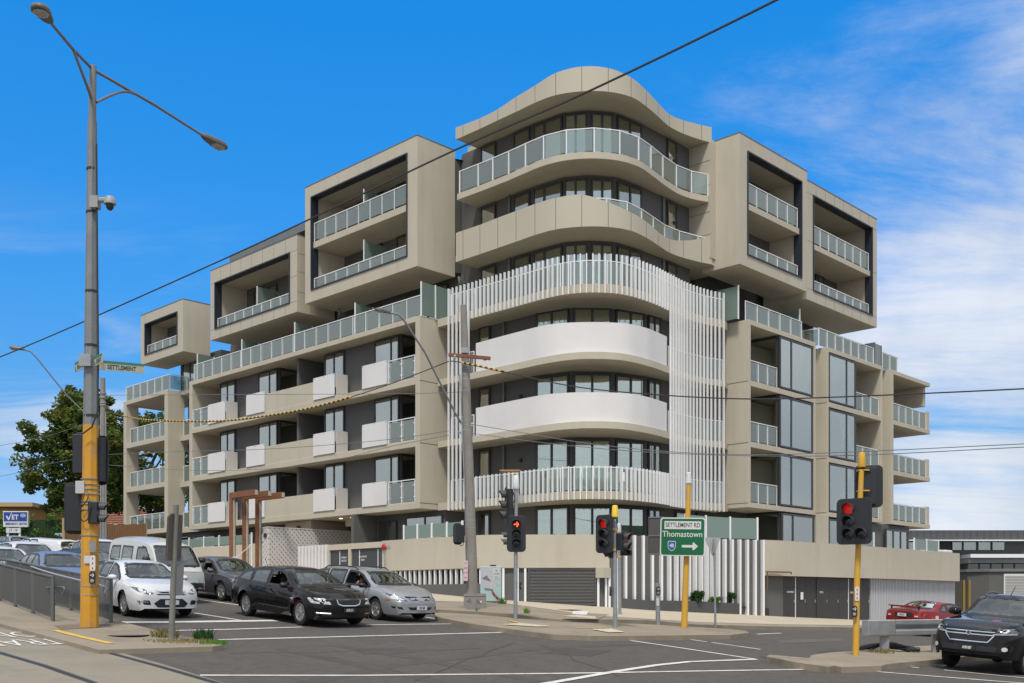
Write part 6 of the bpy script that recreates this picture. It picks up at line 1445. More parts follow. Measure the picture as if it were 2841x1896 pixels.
    def seats(s):
        S = s.S; z0 = S.get('floor', .30); hs = S['roof']-.30; mb = MB()
        for x in S.get('seatx', (.05, -.85)):
            for y in (-.36, .36):
                mb.box(x-.28, x+.25, y-.25, y+.25, z0, z0+.28).box(x-.42, x-.26, y-.24, y+.24, z0+.2, hs-.22).box(x-.38, x-.27, y-.12, y+.12, hs-.20, hs+.0)
        mb.build('seat', seatm, s.root, bevel=.03); dx = S['dash']; MB().box(dx-.05, dx+.35, -.66, .66, .45, smooth_tab(S['belt'], dx)-.03).build('dashboard', trim, s.root, bevel=.03)
        t = MB(); M = Matrix.Translation((dx-.15, -.36, S['belt'][len(S['belt'])//2][1]-.02)) @ Matrix.Rotation(R(-65), 4, 'Y')
        P_ = [M @ Vector((.18*math.cos(a*math.pi/10), .18*math.sin(a*math.pi/10), 0)) for a in range(21)]; t.tube(P_, .014, 6, caps=False); t.build('steering_wheel', trim, s.root)
    def mirrors(s, x, z, m=None, y=None, sc=1.0):
        Wd = s.S['W']/2
        for sd_ in (-1, 1):
            vs = []; k = 12; c = Vector((x, sd_*((y or Wd)+.06*sc), z))
            for px, a_, b_ in ((-.05, .10, .065), (-.045, .115, .078), (.03, .10, .068), (.07, .05, .035), (.08, .01, .01)):
                for j in range(k): a = 2*math.pi*j/k; vs.append(c+Vector((px, a_*math.copysign(abs(math.cos(a))**.8, math.cos(a)), b_*math.copysign(abs(math.sin(a))**.8, math.sin(a))))*sc)
            o = MB().add(vs, [(i*k+j, i*k+(j+1) % k, (i+1)*k+(j+1) % k, (i+1)*k+j) for i in range(4) for j in range(k)]+[tuple(range(k-1, -1, -1))]); o.tube([c+Vector((.02, -sd_*.08, -.05))*sc, c+Vector((.05, -sd_*.22, -.08))*sc], .02*sc, 6)
            o.build('mirror', m or s.paint, s.root, smooth=True)
    def handles(s, xs, z, m=None):
        for x in xs:
            for sd_ in (-1, 1): s.decal(roundpoly([(x-.10, z-.022), (x+.10, z-.022), (x+.10, z+.022), (x-.10, z+.022)], .02), 'side', m or trim, 'door_handle', sd_, off=.016)
    def doors(s, xs, zt, zb):
        for x0, x1 in xs:
            for sd_ in (-1, 1): s.line([(x0, zb), (x0, zt), ], 'side', .012, trim, 'door_gap', sd_)
    def plate(s, z, txt, front=True, black_=False, w=.372, h=.118, y=0.0):
        P_ = [(-w/2+y, z-h/2), (w/2+y, z-h/2), (w/2+y, z+h/2), (-w/2+y, z+h/2)]; hh, d = s.hit(y, z, 'front' if front else 'rear'); sx = 1 if front else -1
        M = facing((hh.x+sx*.03, y, z), (sx, 0, 0)); o = plate_mesh(MB(), w, h, .012, M, .008).build('number_plate', plateb if black_ else platew, s.root)
        if black_: plate_mesh(MB(), w-.012, h-.012, .01, M @ Matrix.Translation((0, 0, .0085)), .001).build('plate_face', plateb, o); text(txt, h*.80, labelm, o, M @ Matrix.Translation((0, -.002, .010)), sx=.62, bold=.003)
        else: text(txt, h*.78, inkb, o, M @ Matrix.Translation((0, -.002, .009)), sx=.62, bold=.003)
    def place(s, x, y, ang):
        h = Vector((math.cos(ang), math.sin(ang))); n = Vector((-h.y, h.x)); wb = s.S['wb']/2; c = Vector((x, y))
        zf, zr = g(*(c+h*wb)), g(*(c-h*wb)); zl, zr2 = g(*(c+n*.8)), g(*(c-n*.8)); fx_ = Vector((h.x*2*wb, h.y*2*wb, zf-zr)).normalized(); ly = Vector((n.x*1.6, n.y*1.6, zl-zr2)).normalized(); up = fx_.cross(ly).normalized(); ly = up.cross(fx_)
        s.root.matrix_world = Matrix(((fx_.x, ly.x, up.x, x), (fx_.y, ly.y, up.y, y), (fx_.z, ly.z, up.z, (zf+zr)/2+.008), (0, 0, 0, 1)))
    def by_wheel(s, px, py, ang, side=-1):
        """put the front wheel nearest the viewer on the ground at this sight line"""
        q = gp(px, py, 0); h = Vector((math.cos(ang), math.sin(ang))); n = Vector((-h.y, h.x)); c = Vector((q.x, q.y))-h*s.S['wb']/2-n*side*(s.S['W']/2-.12); s.place(c.x, c.y, ang)
HD = R(-46)
# ---- white sedan
def sedan(name, p, label, **kw):
    S = dict(cat='car', xf=2.36, xr=-2.42, W=1.86, wb=2.84, rw=.325, roof=1.44, sill=.22, fb=.2, rb=.3,
             top=[(-2.42, .98), (-2.0, 1.06), (-1.75, 1.09), (-1.05, 1.37), (-.6, 1.42), (0, 1.44), (.35, 1.40), (1.22, 1.005), (1.5, .97), (2.0, .88), (2.36, .74)],
             belt=[(-2.42, .90), (-1.6, .97), (0, .92), (1.2, .87), (2.0, .76), (2.36, .64)], dash=1.0, roofw=.70, bowf=.22, leanf=.12, fk=.13, crease=True, rim='ten',
             win=dict(side=[roundpoly([(-1.62, 1.00), (-1.05, 1.28), (-.62, 1.33), (-.60, .97)], .05), roundpoly([(-.55, .97), (-.57, 1.335), (-.1, 1.355), (.02, 1.355), (.05, .955)], .04), roundpoly([(.12, .95), (.10, 1.355), (.42, 1.30), (.98, .99), (1.0, .93)], .04)],
                      front=roundpoly([(-.68, 1.0), (.68, 1.0), (.52, 1.365), (-.52, 1.365)], .08), rear=roundpoly([(-.62, 1.10), (.62, 1.10), (.48, 1.34), (-.48, 1.34)], .08)))
    S.update(kw); return Car(name, S, p, label)
c1 = sedan('white_sedan', paintm('paint_white', (.62, .63, .64)), 'white sedan nearest the tram platform, partly behind the grey sign post')
for sg in (-1, 1):
    h = c1.decal(roundpoly([(sg*.46, .665), (sg*.58, .635), (sg*.78, .69), (sg*.90, .80), (sg*.80, .80), (sg*.60, .755)], .02), 'front', headd, 'headlight', off=.01)
    for yy in (.60, .72): c1.decal([(sg*yy+.048*math.cos(a*math.pi/6), .712+.045*math.sin(a*math.pi/6)+(yy-.6)*.25) for a in range(12)], 'front', fogm, 'lamp', off=.016, parent=h)
    f = c1.decal(roundpoly([(sg*.52, .36), (sg*.80, .37), (sg*.82, .47), (sg*.56, .48)], .03), 'front', trim, 'fog_vent', off=.006); c1.line([(sg*.58, .435), (sg*.80, .435)], 'front', .02, chrome, 'chrome_strip', off=.014, parent=f)
g1 = c1.decal(roundpoly([(-.42, .735), (.42, .735), (.38, .625), (-.38, .625)], .02), 'front', trim, 'grille', off=.008)
c1.line([(-.39, .715), (.39, .715)], 'front', .016, chrome, 'chrome_strip', off=.016, parent=g1); c1.line([(-.37, .66), (.37, .66)], 'front', .016, chrome, 'chrome_strip', off=.016, parent=g1)
c1.decal([(.085*math.cos(a*math.pi/8), .69+.036*math.sin(a*math.pi/8)) for a in range(16)], 'front', chrome, 'badge', off=.022)
c1.decal(roundpoly([(-.36, .30), (.36, .30), (.46, .40), (.30, .52), (-.30, .52), (-.46, .40)], .02), 'front', trim, 'lower_grille', off=.007); c1.line([(-.42, .255), (.42, .255)], 'front', .03, trim, 'air_slot', off=.006)
c1.plate(.43, '1JT 3UV'); c1.mirrors(.88, .99); c1.handles((-.95, .25 - .65), .83, c1.paint); c1.doors([(-.58, 0), (.06, 0), (.96, 0)], .93, .30)
c1.line([(1.32, .985), (2.1, .86)], 'side', .008, trim, 'bonnet_gap', -1) if False else None
c1.by_wheel(350, 1710, R(-50))
# ---- black wagon
S2 = dict(cat='car', xf=2.32, xr=-2.50, W=1.87, wb=2.92, rw=.34, roof=1.47, sill=.22, fb=.20, rb=.3,
          top=[(-2.50, .98), (-2.38, 1.08), (-2.15, 1.25), (-1.9, 1.36), (-1.4, 1.43), (-.6, 1.47), (0, 1.46), (.30, 1.41), (1.20, 1.02), (1.5, .985), (2.0, .88), (2.32, .75)],
          belt=[(-2.50, .93), (-1.6, .98), (0, .93), (1.2, .88), (2.0, .77), (2.32, .66)], dash=1.0, roofw=.69, bowf=.20, leanf=.10, crease=True, flare=.035, rim='multi', seatx=(.05, -.85), openfront=(2,),
          win=dict(side=[roundpoly([(-2.12, 1.02), (-1.75, 1.27), (-1.35, 1.33), (-1.28, .99)], .05), roundpoly([(-1.20, .99), (-1.27, 1.34), (-.42, 1.385), (-.38, .965)], .04), roundpoly([(-.28, .965), (-.30, 1.385), (.10, 1.375), (.36, 1.31), (.92, .99), (.93, .945)], .05)],
                   front=roundpoly([(-.69, 1.02), (.69, 1.02), (.52, 1.375), (-.52, 1.375)], .08), rear=roundpoly([(-.62, 1.10), (.62, 1.10), (.45, 1.34), (-.45, 1.34)], .08)))
c2 = Car('black_wagon', S2, paintm('paint_black', (.011, .010, .010)), 'black station wagon with chrome rimmed grille, first car at the stop line')
for sg in (-1, 1):
    c2.decal(roundpoly([(sg*.50, .60), (sg*.88, .62), (sg*.90, .76), (sg*.62, .755)], .03), 'front', headl, 'headlight', off=.01)
    v = c2.decal(roundpoly([(sg*.42, .30), (sg*.80, .31), (sg*.84, .40), (sg*.56, .40)], .02), 'front', trim, 'fog_vent', off=.005)
    if sg < 0: c2.line([(sg*.52, .375), (sg*.82, .385)], 'front', .020, drl, 'daylight_lamp', off=.014)
    else: c2.line([(sg*.52, .37), (sg*.82, .38)], 'front', .016, chrome, 'chrome_strip', off=.012, parent=v)
g2 = c2.decal(roundpoly([(-.36, .735), (.36, .735), (.33, .62), (.2, .575), (-.2, .575), (-.33, .62)], .03), 'front', trim, 'grille', off=.008)
c2.frit(roundpoly([(-.36, .735), (.36, .735), (.33, .62), (.2, .575), (-.2, .575), (-.33, .62)], .03), 'front', w=.014, m=chrome, name='chrome_surround', off=.014)
c2.plate(.46, 'AUB 511', black_=True); c2.mirrors(.78, 1.0, trim); c2.handles((-.95, -.12), .86, trim); c2.doors([(-1.24, 0), (-.33, 0), (.94, 0)], .94, .30)
c2.line([(1.02, .69), (1.22, .69)], 'side', .022, chrome, 'badge', -1, off=.008); MB().tube([(-1.9, 0, 1.37), (-2.1, .02, 1.62)], .006, 5).build('aerial', trim, c2.root)
c2.by_wheel(838, 1736, R(-48))
# ---- silver wagon
S3 = dict(cat='car', xf=2.30, xr=-2.38, W=1.77, wb=2.70, rw=.315, roof=1.45, sill=.22, fb=.2, rb=.3,
          top=[(-2.38, .98), (-2.3, 1.1), (-2.1, 1.30), (-1.85, 1.39), (-1.3, 1.43), (-.5, 1.45), (.1, 1.43), (.38, 1.38), (1.25, 1.00), (1.6, .95), (2.05, .83), (2.30, .70)],
          belt=[(-2.38, .93), (-1.6, .94), (0, .90), (1.2, .86), (2.0, .72), (2.30, .60)], dash=1.0, roofw=.71, bowf=.26, leanf=.15, fk=.17, rim='five', openfront=(2,),
          win=dict(side=[roundpoly([(-2.0, .98), (-1.85, 1.30), (-1.30, 1.345), (-1.22, .96)], .05), roundpoly([(-1.14, .96), (-1.20, 1.345), (-.36, 1.365), (-.34, .94)], .04), roundpoly([(-.25, .94), (-.26, 1.365), (.2, 1.35), (.42, 1.29), (.98, .97), (.98, .92)], .04)],
                   front=roundpoly([(-.66, 1.0), (.66, 1.0), (.50, 1.355), (-.50, 1.355)], .08), rear=roundpoly([(-.6, 1.08), (.6, 1.08), (.46, 1.34), (-.46, 1.34)], .08)))
c3 = Car('silver_wagon', S3, paintm('paint_silver', (.36, .37, .385), .5, .35), 'silver station wagon with black roof rails beside the black wagon')
for sg in (-1, 1):
    h = c3.decal(roundpoly([(sg*.44, .60), (sg*.84, .625), (sg*.86, .82), (sg*.70, .79)], .03), 'front', headd, 'headlight', off=.01); c3.decal([(sg*.70+.09*math.cos(a*math.pi/6), .69+.06*math.sin(a*math.pi/6)) for a in range(12)], 'front', fogm, 'lamp', off=.016, parent=h)
    c3.decal(roundpoly([(sg*.56, .355), (sg*.78, .39), (sg*.80, .45), (sg*.60, .43)], .02), 'front', trim, 'fog_vent', off=.006)
    c3.decal(roundpoly([(sg*.07, .72), (sg*.46, .735), (sg*.42, .66), (sg*.30, .625), (sg*.12, .625)], .02), 'front', trim, 'grille', off=.008)
    c3.line([(1.78, .62), (1.95, .60)], 'side', .03, amber, 'side_lamp', sg, off=.008); MB().tube([c3.hit(x_, sg*.56, 'top')[0]+Vector((0, 0, dz_)) for x_, dz_ in ((-1.7, .0), (-1.55, .06), (-.7, .07), (-.1, .06), (.05, .0))], .02, 6).build('roof_rail', trim, c3.root, smooth=True)
c3.decal(roundpoly([(-.44, .43), (.44, .43), (.36, .35), (-.36, .35)], .02), 'front', trim, 'lower_grille', off=.006); c3.plate(.415, '1KO 5BI')
c3.decal([(0, .72), (.045, .645), (.09, .62), (-.09, .62), (-.045, .645)], 'front', chrome, 'badge', off=.02); c3.mirrors(.82, .96, trim); c3.handles((-.95, -.12), .84, c3.paint); c3.doors([(-1.18, 0), (-.30, 0), (.98, 0)], .92, .30)
c3.by_wheel(1047, 1720.5, R(-46))
# ---- grey sedan
c4 = sedan('grey_sedan', paintm('paint_grey', (.10, .105, .115), .5), 'dark grey sedan waiting behind the black wagon, driver arm at the window', W=1.80, wb=2.72, rw=.32, rim='five', openfront=(2,))
for sg in (-1, 1): c4.decal(roundpoly([(sg*.46, .63), (sg*.84, .65), (sg*.86, .78), (sg*.60, .755)], .03), 'front', headl, 'headlight', off=.01)
c4.decal(roundpoly([(-.36, .71), (.36, .71), (.30, .60), (-.30, .60)], .02), 'front', trim, 'grille', off=.008); c4.plate(.44, '1FS 7MR'); c4.mirrors(.88, .98, paintm('paint_grey', (0, 0, 0))); c4.handles((-.95, -.3), .82, c4.paint); c4.doors([(-.58, 0), (.06, 0), (.96, 0)], .92, .30)
c4.by_wheel(618, 1668, R(-43))
# ---- blue sedan
c5 = sedan('blue_sedan', paintm('paint_blue', (.13, .17, .28), .3), 'light blue sedan behind the platform fence, next after the white sedan', rim='five')
for sg in (-1, 1): c5.decal(roundpoly([(sg*.46, .65), (sg*.84, .65), (sg*.86, .79), (sg*.60, .755)], .03), 'front', headl, 'headlight', off=.01)
c5.decal(roundpoly([(-.36, .72), (.36, .72), (.30, .60), (-.30, .60)], .02), 'front', trim, 'grille', off=.008); c5.mirrors(.88, .98); c5.place(-14.6, 34.1, R(-52))
# ---- white hatch behind it
S6 = dict(cat='car', xf=2.15, xr=-2.15, W=1.80, wb=2.62, rw=.33, roof=1.55, sill=.24, fb=.24, rb=.35, top=[(-2.15, 1.05), (-2.0, 1.30), (-1.8, 1.45), (-1.2, 1.52), (-.3, 1.55), (.15, 1.51), (1.05, 1.10), (1.4, 1.05), (1.9, .92), (2.15, .78)],
          belt=[(-2.15, .98), (0, .98), (1.1, .93), (1.9, .80), (2.15, .70)], dash=.9, roofw=.73, rim='five', win=dict(side=[roundpoly([(-1.75, 1.04), (-1.6, 1.36), (-1.0, 1.43), (-.95, 1.02)], .05), roundpoly([(-.88, 1.02), (-.92, 1.43), (-.15, 1.46), (-.12, 1.01)], .04), roundpoly([(-.04, 1.01), (-.06, 1.46), (.22, 1.40), (.80, 1.05), (.82, 1.0)], .04)],
          front=roundpoly([(-.68, 1.09), (.68, 1.09), (.54, 1.46), (-.54, 1.46)], .08), rear=roundpoly([(-.6, 1.12), (.6, 1.12), (.5, 1.44), (-.5, 1.44)], .08)))
c6 = Car('white_hatchback', S6, paintm('paint_offwhite', (.56, .57, .58)), 'white hatchback third in the queue nearest the platform, above the blue sedan'); c6.mirrors(.72, 1.06)
for sg in (-1, 1): c6.decal(roundpoly([(sg*.46, .72), (sg*.82, .73), (sg*.85, .86), (sg*.6, .84)], .03), 'front', headl, 'headlight', off=.01)
c6.place(-18.5, 40.6, R(-50))
c7 = sedan('white_sedan', paintm('paint_offwhite', (.56, .57, .58)), 'white sedan at the far left frame edge, only its roof corner and windscreen in view', rim='five', er=.09); c7.mirrors(.88, .98); c7.place(-17.6, 36.4, R(-50))
c7b = sedan('white_sedan', c6.paint, 'small white sedan far back in the queue, above the hatchback at left', rim='five'); c7b.place(-24.3, 48.5, R(-50))
# ---- dark sedan and white dual cab in the middle lane
c8 = sedan('dark_sedan', paintm('paint_charcoal', (.025, .027, .03)), 'dark sedan hidden between the blue sedan and the white van, roof showing', rim='five'); c8.place(-15.6, 38.9, R(-47))
S9 = dict(cat='utility truck', xf=2.6, xr=-2.6, W=1.86, wb=3.1, rw=.36, roof=1.76, sill=.35, fb=.35, rb=.45, top=[(-2.6, 1.14), (-1.05, 1.16), (-.98, 1.25), (-.80, 1.62), (-.6, 1.72), (0, 1.76), (.5, 1.72), (1.25, 1.24), (1.6, 1.19), (2.3, 1.08), (2.6, .95)],
          belt=[(-2.6, 1.10), (-1, 1.10), (0, 1.12), (1.2, 1.07), (2.2, .98), (2.6, .88)], dash=1.05, roofw=.74, rim='steel', floor=.5, win=dict(side=[roundpoly([(-.78, 1.16), (-.70, 1.56), (-.12, 1.66), (-.1, 1.15)], .04), roundpoly([(-.02, 1.15), (-.04, 1.66), (.45, 1.62), (.98, 1.22), (1.0, 1.14)], .04)],
          front=roundpoly([(-.70, 1.23), (.70, 1.23), (.58, 1.66), (-.58, 1.66)], .08), rear=roundpoly([(-.5, 1.28), (.5, 1.28), (.46, 1.60), (-.46, 1.60)], .06)))
c9 = Car('white_dual_cab', S9, c1.paint, 'white dual cab truck behind the orange pole, left of the white van'); c9.mirrors(.95, 1.2); c9.place(-16.6, 42.6, R(-46))
for sg in (-1, 1): c9.decal(roundpoly([(sg*.5, .84), (sg*.85, .85), (sg*.88, 1.0), (sg*.6, 1.0)], .03), 'front', headl, 'headlight', off=.01)
# ---- far vehicles by the sign
S10 = dict(S9); S10 = {**S9, 'top': [(-2.6, 1.35), (-2.45, 1.66), (-2.2, 1.74), (-1.2, 1.76), (0, 1.76), (.5, 1.72), (1.25, 1.24), (1.6, 1.19), (2.3, 1.08), (2.6, .95)],
       'win': dict(side=[roundpoly([(-.75, 1.16), (-.7, 1.64), (-.12, 1.66), (-.1, 1.15)], .04), roundpoly([(-.02, 1.15), (-.04, 1.66), (.45, 1.62), (.98, 1.22), (1.0, 1.14)], .04)], rear=roundpoly([(-.68, 1.22), (.68, 1.22), (.56, 1.63), (-.56, 1.63)], .08), front=S9['win']['front'])}
c10 = Car('white_truck', S10, c1.paint, 'white truck with a canopy seen from behind, near the green hedge'); _p = at(112, 1491, 58); c10.place(_p.x, 58, R(150)); c10.root.location.z = _p.z-1.78
for sg in (-1, 1): c10.decal(roundpoly([(sg*.80, .8), (sg*.90, .8), (sg*.90, 1.15), (sg*.80, 1.15)], .02), 'rear', taill, 'tail_lamp', off=.01)
c11 = Car('silver_wagon', {**S6, 'openfront': None}, c3.paint, 'silver wagon far off below the VET sign'); _p = at(52, 1487, 64); c11.place(_p.x, 64, R(-50)); c11.root.location.z = _p.z-1.55
c12 = Car('dark_wagon', {**S6, 'openfront': None}, paintm('paint_olive', (.05, .052, .045)), 'dark wagon cut by the left frame edge, just below the VET sign'); _p = at(6, 1500, 56); c12.place(_p.x, 56, R(-55)); c12.root.location.z = _p.z-1.55
# ---- white van
SV = dict(cat='van', xf=2.15, xr=-2.25, W=1.70, wb=2.24, rw=.30, roof=1.98, sill=.30, fb=.42, rb=.4, er=.07, ft=.45, fk=.08, bowf=.14, leanf=.10, rk=.05,
          top=[(-2.25, 1.80), (-2.15, 1.92), (-1.9, 1.99), (-.6, 2.02), (.3, 1.98), (1.1, 1.90), (1.32, 1.82), (1.95, 1.20), (2.08, 1.10), (2.15, 1.04)],
          belt=[(-2.25, 1.12), (0, 1.12), (1.4, 1.08), (1.9, 1.0), (2.15, .95)], dash=1.55, roofw=.80, rim='steel', floor=.5, seatx=(.9, -.2),
          win=dict(side=[roundpoly([(-1.95, 1.20), (-1.88, 1.66), (-1.12, 1.70), (-1.10, 1.19)], .05), roundpoly([(-.92, 1.19), (-.93, 1.70), (-.05, 1.70), (-.03, 1.18)], .05), roundpoly([(.32, 1.17), (.30, 1.70), (.95, 1.70), (1.55, 1.22), (1.55, 1.15)], .05)],
                   front=roundpoly([(-.70, 1.16), (.70, 1.16), (.62, 1.78), (-.62, 1.78)], .08), rear=roundpoly([(-.6, 1.25), (.6, 1.25), (.55, 1.75), (-.55, 1.75)], .06)))
cv = Car('white_van', SV, paintm('paint_cream', (.47, .48, .45), 0, .4), 'old white van with raised roof behind the white sedan')
for sg in (-1, 1):
    cv.decal([(sg*.52, .70), (sg*.80, .70), (sg*.80, .84), (sg*.52, .84)], 'front', headl, 'headlight', off=.012); cv.decal([(sg*.66, .53), (sg*.80, .53), (sg*.80, .58), (sg*.66, .58)], 'front', taill, 'indicator', off=.03)
cv.decal(roundpoly([(-.82, .44), (.82, .44), (.83, .66), (-.83, .66)], .03), 'front', trim, 'bumper', off=.02); cv.line([(-.80, .665), (.80, .665)], 'front', .02, chrome, 'chrome_strip', off=.022); cv.line([(-.76, 1.0), (.76, 1.0)], 'front', .01, trim, 'panel_gap', off=.004)
cv.line([(.1, 1.2), (.5, 1.14)], 'front', .02, trim, 'wiper', off=.02); cv.line([(-.6, 1.2), (-.2, 1.14)], 'front', .02, trim, 'wiper', off=.02); cv.mirrors(1.5, 1.35, trim, sc=1.1); cv.place(-11.75, 34.9, R(-49))
# ---- black pickup on the right
SU = dict(cat='utility truck', xf=2.62, xr=-2.7, W=1.90, wb=3.10, rw=.375, roof=1.80, sill=.36, fb=.34, rb=.5, er=.12, fk=.12, bowf=.20, leanf=.06, flare=.05,
          top=[(-2.7, 1.20), (-1.35, 1.22), (-1.25, 1.3), (-1.05, 1.66), (-.8, 1.76), (-.3, 1.80), (.2, 1.78), (.38, 1.74), (1.18, 1.28), (1.5, 1.24), (2.2, 1.17), (2.62, 1.04)],
          belt=[(-2.7, 1.15), (-1, 1.15), (0, 1.16), (1.2, 1.13), (2.2, 1.06), (2.62, .96)], dash=1.0, roofw=.73, rim='five', floor=.55, seatx=(-.05, -.95), cat2='',
          win=dict(side=[roundpoly([(-1.0, 1.20), (-.92, 1.60), (-.30, 1.68), (-.28, 1.19)], .04), roundpoly([(-.2, 1.19), (-.22, 1.68), (.3, 1.66), (.92, 1.26), (.94, 1.18)], .04)],
                   front=roundpoly([(-.74, 1.27), (.74, 1.27), (.60, 1.715), (-.60, 1.715)], .09), rear=roundpoly([(-.6, 1.32), (.6, 1.32), (.5, 1.62), (-.5, 1.62)], .06)))
cu = Car('black_pickup', SU, c2.paint, 'black pickup truck with chrome barred grille entering at the lower right corner')
for sg in (-1, 1):
    h = cu.decal(roundpoly([(sg*.56, .90), (sg*.90, .94), (sg*.93, 1.05), (sg*.80, 1.05), (sg*.60, 1.01)], .02), 'front', headd, 'headlight', off=.01); cu.decal([(sg*.74+.06*math.cos(a*math.pi/6), .985+.045*math.sin(a*math.pi/6)) for a in range(12)], 'front', fogm, 'lamp', off=.018, parent=h)
    cu.line([(sg*.54, .895), (sg*.90, .925)], 'front', .018, chrome, 'chrome_strip', off=.016, parent=h); cu.decal([(sg*.76+.055*math.cos(a*math.pi/6), .58+.05*math.sin(a*math.pi/6)) for a in range(12)], 'front', fogm, 'fog_lamp', off=.018)
    cu.decal(roundpoly([(sg*.66, .50), (sg*.86, .52), (sg*.88, .66), (sg*.68, .66)], .03), 'front', trim, 'fog_recess', off=.006)
    MB().tube([cu.hit(x_, sg*.60, 'top')[0]+Vector((0, 0, dz_)) for x_, dz_ in ((-1.0, .0), (-.85, .07), (-.3, .08), (.1, .07), (.22, .0))], .022, 6).build('roof_rail', mat('rail_grey', (.12, .12, .12), .4, metal=.5), cu.root, smooth=True)
for za, zb, wa, wb_ in ((.955, 1.02, .50, .56), (.74, .855, .40, .48)):
    gg = cu.decal(roundpoly([(-wa, za), (wa, za), (wb_, zb), (-wb_, zb)], .02), 'front', trim, 'grille', off=.008)
    for k in range(3): z = za+(zb-za)*(k+.5)/3; cu.line([(-wa*.96, z), (wa*.96, z)], 'front', .008, mat('grille_bar', (.10, .10, .10), .3, metal=.6), 'grille_bar', off=.016, parent=gg)
for pts in ([(-.60, 1.04), (-.54, .945), (.54, .945), (.60, 1.04)], [(-.56, .905), (-.50, .875), (.50, .875), (.56, .905)], [(-.54, .87), (-.42, .715), (.42, .715), (.54, .87)]): cu.line(pts, 'front', .024, chrome, 'chrome_bar', off=.018)
cu.decal([(.055*math.cos(a*math.pi/8), .905+.055*math.sin(a*math.pi/8)) for a in range(16)], 'front', chrome, 'badge', off=.028)
cu.decal([(.042*math.cos(a*math.pi/6), .905+.042*math.sin(a*math.pi/6)) for a in range(12)], 'front', mat('badge_dark', (.08, .08, .08), .4), 'badge_face', off=.031)
cu.decal(roundpoly([(-.60, .50), (.60, .50), (.62, .62), (-.62, .62)], .03), 'front', mat('bumper_panel', (.018, .02, .024), .35), 'bumper', off=.02); cu.plate(.565, 'AMB·887', black_=True, w=.372, h=.11)
cu.line([(.25, 1.19), (.42, 1.19)], 'front', .02, redm, 'bonnet_badge', off=.012)
cu.mirrors(1.0, 1.32, sc=1.35); MB().tube([(.25, 0, 1.77), (.05, .02, 1.98)], .012, 5).build('aerial', trim, cu.root); cu.handles((-.75, -.05), 1.05, chrome)
cu.line([(-.25, 1.285), (.55, 1.255)], 'front', .022, trim, 'wiper', off=.015)
cu.by_wheel(2634, 1849, R(-134), side=-1)
# ---- red sedan from behind
cr = sedan('red_sedan', paintm('paint_red', (.22, .012, .012), .2), 'dark red sedan with boot spoiler seen from behind over the guard rail', W=1.75, roof=1.39, wb=2.6, xf=2.2, xr=-2.3, rim='five',
           top=[(-2.3, .94), (-2.1, 1.0), (-1.6, 1.03), (-.75, 1.36), (-.4, 1.39), (0, 1.39), (.3, 1.35), (1.1, .98), (1.5, .93), (1.9, .84), (2.2, .70)],
           win=dict(side=[roundpoly([(-1.2, .98), (-.8, 1.24), (-.62, 1.28), (-.60, .95)], .05), roundpoly([(-.52, .95), (-.54, 1.29), (0, 1.31), (.02, .93)], .04), roundpoly([(.10, .93), (.08, 1.31), (.35, 1.26), (.9, .95), (.92, .91)], .04)],
                    front=roundpoly([(-.66, .98), (.66, .98), (.5, 1.32), (-.5, 1.32)], .08), rear=roundpoly([(-.64, 1.06), (.64, 1.06), (.50, 1.315), (-.50, 1.315)], .08)))
for sg in (-1, 1):
    t_ = cr.decal(roundpoly([(sg*.46, .70), (sg*.80, .70), (sg*.82, .88), (sg*.46, .84)], .03), 'rear', taill, 'tail_lamp', off=.01); cr.decal([(sg*.50, .71), (sg*.64, .71), (sg*.64, .76), (sg*.50, .76)], 'rear', fogm, 'reverse_lamp', off=.014, parent=t_)
cr.decal(roundpoly([(-.40, .68), (.36, .68), (.36, .84), (-.40, .84)], .03), 'rear', trim, 'plate_recess', off=.006); cr.plate(.765, 'OIO 614', front=False); cr.line([(-.84, .52), (.84, .52)], 'rear', .03, mat('paint_red_dark', (.10, .005, .006), .4), 'bumper_strip', off=.012)
MB().add([(-2.16, -.70, 1.06), (-2.36, -.68, 1.10), (-2.36, .68, 1.10), (-2.16, .70, 1.06), (-2.16, -.70, 1.085), (-2.36, -.68, 1.125), (-2.36, .68, 1.125), (-2.16, .70, 1.085)], [(0, 3, 2, 1), (4, 5, 6, 7), (0, 1, 5, 4), (1, 2, 6, 5), (2, 3, 7, 6), (3, 0, 4, 7)]).box(-2.28, -2.2, -.6, -.56, .98, 1.08).box(-2.28, -2.2, .56, .6, .98, 1.08).build('spoiler', cr.paint, cr.root, bevel=.01)
cr.mirrors(.85, .96); _q = at(2592, 1659, 42.5); cr.place(_q.x, _q.y, R(38)); 
